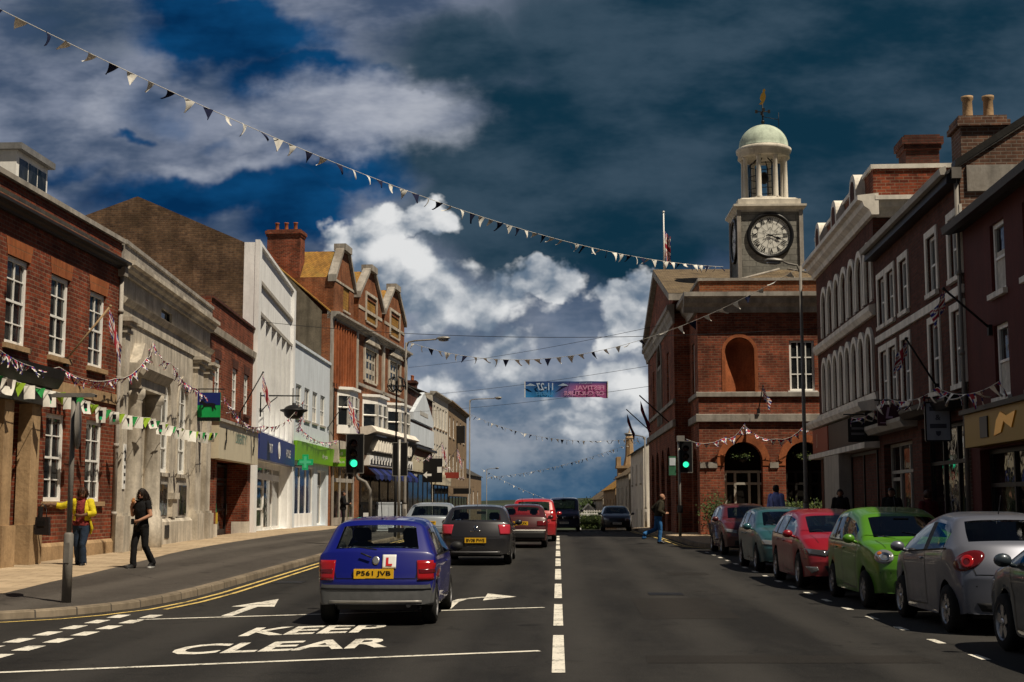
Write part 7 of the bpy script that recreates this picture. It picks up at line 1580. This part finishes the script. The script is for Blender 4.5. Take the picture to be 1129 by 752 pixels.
# kettle shaped sign on scrolled bracket
p = L4.P(2.6, 0, 0); t = thing('kettle_sign', 'black kettle shaped hanging sign on a scrolled bracket over the navy shop sign', 'sign', (p.x, p.y, 5.9), L4.root.rotation_euler.z - PI / 2)
q = MB(); q.tube([(0, 0, .55), (1.75, 0, .55)], .035, 6); q.tube([(0, 0, -.2), (.25, 0, .1), (.75, 0, .5)], .025, 6); q.tube([(0, 0, -.4), (0, 0, .7)], .035, 6); q.tube([(1.45, 0, .2), (1.45, 0, .9)], .025, 6); q.build('bracket', m['iron'], t)
q = MB(); q.lathe([(0, -.5), (.25, -.48), (.42, -.35), (.46, -.2), (.62, -.14), (.62, -.08), (.46, -.06), (.36, .05), (.2, .12), (.08, .14), (.08, .22), (0, .24)], (1.5, 0, 0), 20); q.build('kettle', m['iron'], t)

# flags -------------------------------------------------------------------------------------
def flagcloth(nm, mats, w, h, parent, kind, wave=.06, seed=0, droop=0):
    """union flag like cloth built from cells of coloured cloth"""
    q = MB(); nu, nv = 20, 12; rr_ = random.Random(seed); ph_ = rr_.uniform(0, 6)
    def P(i, j):
        u_, v_ = i / nu, j / nv; return (u_ * w * (1 - droop * .4), wave * math.sin(u_ * 7 + v_ * 2 + ph_) * u_, v_ * h - u_ * droop * w * .8)
    for i in range(nu):
        for j in range(nv):
            x, y = (i + .5) / nu - .5, (j + .5) / nv - .5; a = 0
            d1 = abs(abs(x) - abs(y)); c = 2
            if d1 < .13: c = 1
            if d1 < .05: c = 0
            if abs(x) < .14 or abs(y) < .20: c = 1
            if abs(x) < .085 or abs(y) < .11: c = 0
            q.cm = c; q.poly([P(i, j), P(i + 1, j), P(i + 1, j + 1), P(i, j + 1)], True)
    return q.build(nm, mats, parent, recalc=False, dbl=1e-5)
UJ = [m['cloth_red'], m['cloth_white'], m['cloth_blue']]
def wall_flag(b, x, z, label, ln=1.6, tilt=.9, size=.9, seed=0, y0=0, droop=1.0, pole='stone_warm', side=1):
    p = b.P(x, y0, z); t = thing('flag', label, 'flag', (p.x, p.y, p.z), b.root.rotation_euler.z, 'flags on angled poles')
    q = MB(); e = Vector((side * .15 * ln, -math.cos(tilt) * ln, math.sin(tilt) * ln)); q.tube([(0, 0, 0), e], .025, 8); q.sphere(e, .04, 8, 6); q.build('flagpole', m[pole], t)
    q = MB(); q.box(-.06, .06, -.08, .03, -.12, .1); q.build('socket', m['iron'], t)
    f = flagcloth('flag_cloth', UJ, size, size * .62, t, 0, .09, seed, droop); f.location = e * .98 - Vector((0, 0, size * .62)); f.rotation_euler = (0, 0, rad(-60 * side)); return t
wall_flag(L1, u(14.2), 5.0, 'union flag on a wooden pole between the upper windows of the red brick building', 1.7, .95, .8, 1, droop=1.5)
wall_flag(L3, 6.2, 5.2, 'union flag hanging at the upper window of the narrow brick shop', 2.0, 1.1, 1.0, 2, pole='iron', droop=1.5)
wall_flag(L5, 12.3, 6.3, 'blue and purple union flag at the far end of the pale pharmacy front', 2.4, 1.0, 1.5, 3, pole='iron', droop=1.3)
wall_flag(R4, 2.0, 5.2, 'dim union flag on the dark red house', 1.3, .7, .6, 4, pole='iron'); wall_flag(R3, 7.3, 4.4, 'dim union flag between the windows of the dark terrace', 1.4, 1.0, .6, 5, pole='iron')
wall_flag(TH, 2.5, 5.5, 'small union flag below the niche of the town hall', 1.1, 1.2, .75, 6, y0=-.12, pole='iron')
p = Vector((5.3, 73.5)); 
for (yy, zz, lb, sd) in ((64.5, 5.4, 'flag on a slanted pole over the town hall side, near the corner', 7), (77, 5.6, 'dark flag on a slanted pole at the far end of the town hall side', 8)):
    t = thing('flag', lb, 'flag', (5.28, yy, zz), 0, 'flags on angled poles'); q = MB(); q.tube([(0, 0, 0), (-1.4, 0, 1.3)], .03, 8); q.build('flagpole', m['iron'], t); f = flagcloth('flag_cloth', [m['cloth_navy'], m['cloth_red'], m['cloth_navy']], 1.0, .45, t, 0, .08, sd, 1.4); f.location = (-1.35, 0, .6); f.rotation_euler = (0, 0, .3)
t = thing('flag', 'flag at half drop on the white pole above the town hall pediment', 'flag', (5.62, 70.5, 13.6), 0, None); q = MB(); q.tube([(0, 0, 0), (0, 0, 3.2)], [.05, .03], 8); q.sphere((0, 0, 3.24), .06, 8, 6); q.build('flagpole', m['white_trim'], t)
f = flagcloth('flag_cloth', UJ, .5, 1.5, t, 0, .12, 9, .9); f.location = (.02, 0, .75)

# bunting -----------------------------------------------------------------------------------
FL = {}
def flag_mesh(kind, var):
    key = (kind, var)
    if key in FL: return FL[key]
    rr_ = random.Random(var * 31 + hash(kind) % 7); q = MB(); n = 5; w, h = (.30, .32) if kind in ('white', 'navy') else (.34, .34) if kind in ('uj', 'pink') else (.30, .40) if kind == 'card' else (.28, .32)
    curl = rr_.uniform(-.16, .16); tw = rr_.uniform(-.5, .5)
    rows = []
    for j in range(n + 1):
        v = j / n; hw_ = w / 2 * (1 - v) if kind != 'card' else w / 2
        rows.append([Matrix.Rotation(tw * v, 3, 'Z') @ Vector((hw_ * (2 * i / 4 - 1), curl * v * v * 1.2 + .03 * math.sin(i * 1.5 + var) * v, -h * v * (1 - abs(curl)))) for i in range(5)])
    if kind in ('uj', 'pink'):
        for j in range(n):
            for i in range(4): q.cm = (0 if (i in (1, 2) and j < 2) or (i == 1 and j > 2) else (1 if (i + j) % 3 else 2)); q.poly([rows[j][i], rows[j][i + 1], rows[j + 1][i + 1], rows[j + 1][i]], True)
        mats = UJ
    else: q.grid(rows, True); mats = [m[{'white': 'cloth_white', 'navy': 'cloth_navy', 'card': 'cloth_white', 'green': 'cloth_green', 'lime': 'cloth_lime'}[kind]]]
    if kind == 'card':
        q.cm = 1; mats = [m['cloth_white'], m['emerald'], m['black']]
        for s in (-.006, .006):
            a, c = .35, .65
            def pt(x, v): 
                r0_ = rows[int(v * n)]; return r0_[0].lerp(r0_[4], x) + Vector((0, s, 0))
            q.cm = 2; q.poly([pt(.32, .2), pt(.68, .2), pt(.68, .61), pt(.32, .61)]); q.cm = 1; q.poly([pt(.38, .61), pt(.62, .61), pt(.62, .8), pt(.38, .8)])
    o = q.build('flag', mats, recalc=False, dbl=1e-5); me = o.data; bpy.data.objects.remove(o); FL[key] = me; return me
def bunting(label, pts, sag, kinds, step, size=1.0, group='strings of bunting', cordw=.008, seed=0, yaw=None):
    rr_ = random.Random(seed); P = [Vector(p) for p in pts]; path = []
    for a, b in zip(P, P[1:]):
        L_ = (b - a).length; n = max(4, int(L_ / .5)); sg = sag if not isinstance(sag, (list, tuple)) else sag[len(path) and 1 or 0]
        for i in range(n): t_ = i / n; path.append(a.lerp(b, t_) - Vector((0, 0, 4 * sg * t_ * (1 - t_))))
    path.append(P[-1]); root = thing('bunting', label, 'bunting', path[0], 0, group); o_ = path[0].copy()
    q = MB(); q.tube([p - o_ for p in path], cordw, 5); q.build('cord', m['cord'], root)
    acc = 0; k = 0; nxt = step * .5
    for a, b in zip(path, path[1:]):
        L_ = (b - a).length
        while nxt <= acc + L_:
            p = a.lerp(b, (nxt - acc) / L_); kd = kinds[k % len(kinds)]; f = link('flag', flag_mesh(kd, rr_.randrange(6)), root); f.location = p - o_
            d = b - a; f.rotation_euler = (rr_.uniform(-.85, .85), math.atan2(-d.z, math.hypot(d.x, d.y)), (math.atan2(d.y, d.x) if yaw is None else yaw) + rr_.uniform(-.45, .45)) if yaw is None else (rr_.uniform(-.25, .25), rr_.uniform(-.15, .15), yaw + rr_.uniform(-.4, .4)); sc2 = size * rr_.uniform(.85, 1.12); f.scale = (sc2, sc2, sc2); nxt += step * rr_.uniform(.88, 1.12); k += 1
        acc += L_
    return root
WN = ['navy', 'white', 'white', 'navy', 'white', 'white', 'navy', 'white']
bunting('long white and navy bunting crossing the sky from top left to the town hall', [(-12.5, 21.6, 11.5), (7.1, 57.6, 11.65)], 1.35, WN, .58, .92, seed=1)
bunting('white bunting sagging from the left street lamp to the lamp before the town hall', [(-6.6, 60, 8.75), (8.05, 45, 9.4)], 1.75, ['white', 'white', 'navy', 'white'], .62, .95, seed=2)
bunting('distant bunting from the second left lamp to the far town hall lamp', [(-7.1, 110, 8.8), (5.8, 90, 5.95)], 1.0, ['white', 'navy', 'white'], .7, .9, seed=3)
bunting('far white bunting rising to the right behind the first distant string', [(-6.6, 130, 4.1), (5.6, 95, 5.95)], .5, ['white', 'white', 'navy'], .8, .8, seed=4)
bunting('farthest short string of bunting sloping down over the crest', [(-7.3, 131, 4.9), (.6, 142, 1.5)], .3, ['white', 'navy'], .8, .7, seed=5)
bunting('green and white card bunting along the near left shop fronts', [(-11.35, 24, 4.5), (-11.15, 31, 4.1), (-11.2, 37, 3.95), (-11.9, 47, 4.05)], [.15, .12], ['card', 'green', 'card', 'lime'], .56, .85, seed=6, yaw=.5)
bunting('union flag bunting along the red brick building and the stone bank door', [L1.P(4, -1.2, 4.9), L1.P(u(13.0), -.35, 4.75), L1.P(u(17.0), -.3, 4.85), L2.P(.7, -.6, 5.6), L2.P(2.2, -.4, 6.2), L2.P(3.7, -.6, 5.75), L2.P(8.5, -.4, 5.4), L2.P(12.8, -.4, 5.5)], [.3, .18], ['uj', 'pink'], .26, .72, seed=7)
bunting('union flag bunting from the narrow brick shop to the kettle sign and pharmacy', [L3.P(.2, -.5, 5.5), L3.P(9.3, -.5, 4.95), L4.P(2.6, -1.9, 6.2), L4.P(14, -.5, 5.7), L5.P(12.5, -.6, 5.6)], .45, ['uj', 'pink'], .34, .8, seed=8)
bunting('union flag bunting looped over the town hall arches', [TH.P(-.6, -.5, 4.3), TH.P(1.0, -.3, 4.35), TH.P(1.85, -.3, 4.9), TH.P(3.2, -.35, 4.3), TH.P(4.4, -.4, 4.9), TH.P(6, -.4, 4.5)], .22, ['uj', 'pink'], .36, .95, seed=9)
bunting('dim union flag bunting above the right hand shop fronts', [R3.P(.5, -.9, 4.1), R3.P(5, -.8, 4.35), R3.P(9.8, -.6, 4.2), R4.P(4.5, -.6, 3.9)], .2, ['uj', 'white'], .5, .9, seed=10)
bunting('faded bunting strung along the distant left shop fronts', [L6.P(24.5, -.8, 5.6), L7.P(9, -.9, 5.9), L8.P(6, -.9, 5.2), L9.P(10, -.9, 4.6)], .5, ['uj', 'white', 'pink'], .6, .9, seed=12)
for i_, (b_, x_, lb_) in enumerate(((L7, 15.5, 'dim flag on the dark brick shop beyond the gabled building'), (L8, 10.5, 'dim flag at the far end of the cream terrace'))): wall_flag(b_, x_, 5.4, lb_, 2.2, 1.0, 1.3, 20 + i_, pole='iron', droop=1.4)
# wires and banner
def wire(label, a, b, sag): 
    a, b = Vector(a), Vector(b); q = MB(); q.tube([a.lerp(b, i / 16) - a - Vector((0, 0, 4 * sag * i / 16 * (1 - i / 16))) for i in range(17)], .011, 4); t = thing('overhead_wire', label, 'wire', a, 0, 'wires across the street'); q.build('cable', m['wire'], t)
wire('thin wire from the gabled building to the town hall cornice', L6.P(24, -.4, 12.6), (5.3, 66, 10.3), .25)
wire('upper wire carrying the festival banner', L6.P(24.5, -.3, 10.3), (5.4, 76, 9.3), .2); wire('lower wire under the festival banner', L6.P(24.6, -.3, 9.0), (5.4, 76, 8.15), .2)
wire('thin wire from the white building to the arcaded building', L4.P(1, -.3, 9.6), R2.P(3, -.3, 7.9), .5)
t = thing('banner', 'blue and pink festival banner hung across the street with its writing seen reversed', 'banner', (.56, 85, 8.7), 0); bw_, bh = 5.17, 1.0
q = MB(); q.grid([[(-bw_ / 2 + bw_ * i / 24, .06 * math.sin(i * .9), bh * (j / 4 - .5) - (.06 if i > 22 and j == 0 else 0)) for i in range(25)] for j in range(5)], True); k = q.build('banner_cloth', None or [newmat('banner print')[0]], t, recalc=False)
bm_ = bpy.data.materials['banner print']; nt = bm_.node_tree; bb = nt.nodes['Principled BSDF']; bb.inputs['Roughness'].default_value = .8; tc = N(nt, 'ShaderNodeTexCoord'); sx = N(nt, 'ShaderNodeSeparateXYZ'); nt.links.new(tc.outputs['Object'], sx.inputs[0])
n1 = noise(nt, tc.outputs['Object'], 1.5, 4); edge = mathn(nt, 'ADD', mathn(nt, 'ADD', sx.outputs[0], mathn(nt, 'MULTIPLY', sx.outputs[2], -.6)), mathn(nt, 'MULTIPLY', n1, 1.0))
blue = mixc(nt, maprange(nt, sx.outputs[2], -.5, .4, 0, 1), (.01, .20, .50), (.008, .05, .20)); pink = (.42, .06, .20)
nt.links.new(mixc(nt, mathn(nt, 'MULTIPLY', maprange(nt, edge, -.2, 1.5, 0, .85), maprange(nt, sx.outputs[2], .45, .2, 0, 1)), blue, pink), bb.inputs['Base Color'])
q = MB()
text_fit(q, '11-27', (-1.35, -.085, .17), (-1, 0, 0), (0, 0, 1), 1.05, .46, .02); q.build('lettering', plain('pale print', (.42, .52, .66), .8), k, recalc=False)
q = MB(); text_fit(q, 'AUGUST', (-1.35, -.085, -.27), (-1, 0, 0), (0, 0, 1), 1.15, .2, .02); q.build('lettering', plain('blue print', (.07, .26, .5), .8), k, recalc=False)
q = MB(); text_fit(q, 'FESTIVAL', (1.42, -.085, .10), (-1, 0, 0), (0, 0, 1), 1.9, .27, .02); text_fit(q, 'OF CULTURE', (1.12, -.085, -.25), (-1, 0, 0), (0, 0, 1), 2.5, .25, .02); q.build('lettering', plain('pink print', (.62, .30, .48), .8), k, recalc=False)
q = MB()
for cx in (-2.25, -.2): q.poly([(cx - .35, -.085, .22), (cx + .35, -.085, .22), (cx + .2, -.085, .3), (cx, -.085, .38), (cx - .15, -.085, .3)])
text_fit(q, 'bridport', (1.2, -.085, .38), (-1, 0, 0), (0, 0, 1), .8, .12, .0); q.build('cloud_mark', plain('pale print b', (.32, .42, .55), .8), k, recalc=False)
q = MB(); q.box(-bw_ / 2 - .03, -bw_ / 2 + .02, -.02, .08, -bh / 2, bh / 2); q.box(bw_ / 2 - .02, bw_ / 2 + .03, -.02, .08, -bh / 2, bh / 2); q.build('hem', m['cloth_white'], k)
# hanging baskets and planter
for i, x0 in enumerate((1.85, 4.43)):
    p = TH.P(x0, -.15 + .35, 3.55); t = thing('hanging_basket', ('hanging basket in the left arch of the town hall', 'hanging basket in the second arch of the town hall, behind the lamp post')[i], 'basket', p, 0, 'hanging baskets in the arches')
    q = MB(); q.lathe([(.02, -.22), (.16, -.15), (.24, 0)], (0, 0, 0), 14); 
    for a in (0, 2.1, 4.2): q.tube([(.22 * math.cos(a), .22 * math.sin(a), 0), (0, 0, .45)], .008, 4)
    q.build('basket', m['iron'], t); leaves('plants', LF, lambda r_: (r_.gauss(0, .17), r_.gauss(0, .14), r_.gauss(.06, .06)), 260, .045, t, 20 + i)
t = thing('planter', 'long planter of yellow green leaves at the foot of the second town hall arch', 'planter', TH.P(4.6, -.9, .3), 0); q = MB(); q.prism([(-.35, 0), (.35, 0), (.42, .95), (-.42, .95)], -1.3, 1.3); q.build('trough', m['dark_trim'], t); leaves('plants', LF, lambda r_: (r_.uniform(-1.3, 1.3), r_.gauss(0, .2), 1.05 + abs(r_.gauss(0, .16))), 1100, .055, t, 31)
t = thing('shrub', 'dark shrub in a tub at the town hall corner behind the maroon car', 'shrub', TH.P(.55, -1.0, .3), 0); q = MB(); q.lathe([(.28, 0), (.36, .5), (.33, .5)], (0, 0, 0), 16); q.build('tub', m['dark_trim'], t); leaves('foliage', LF[:2], lambda r_: (r_.gauss(0, .3), r_.gauss(0, .3), .95 + r_.gauss(0, .28)), 900, .06, t, 32)
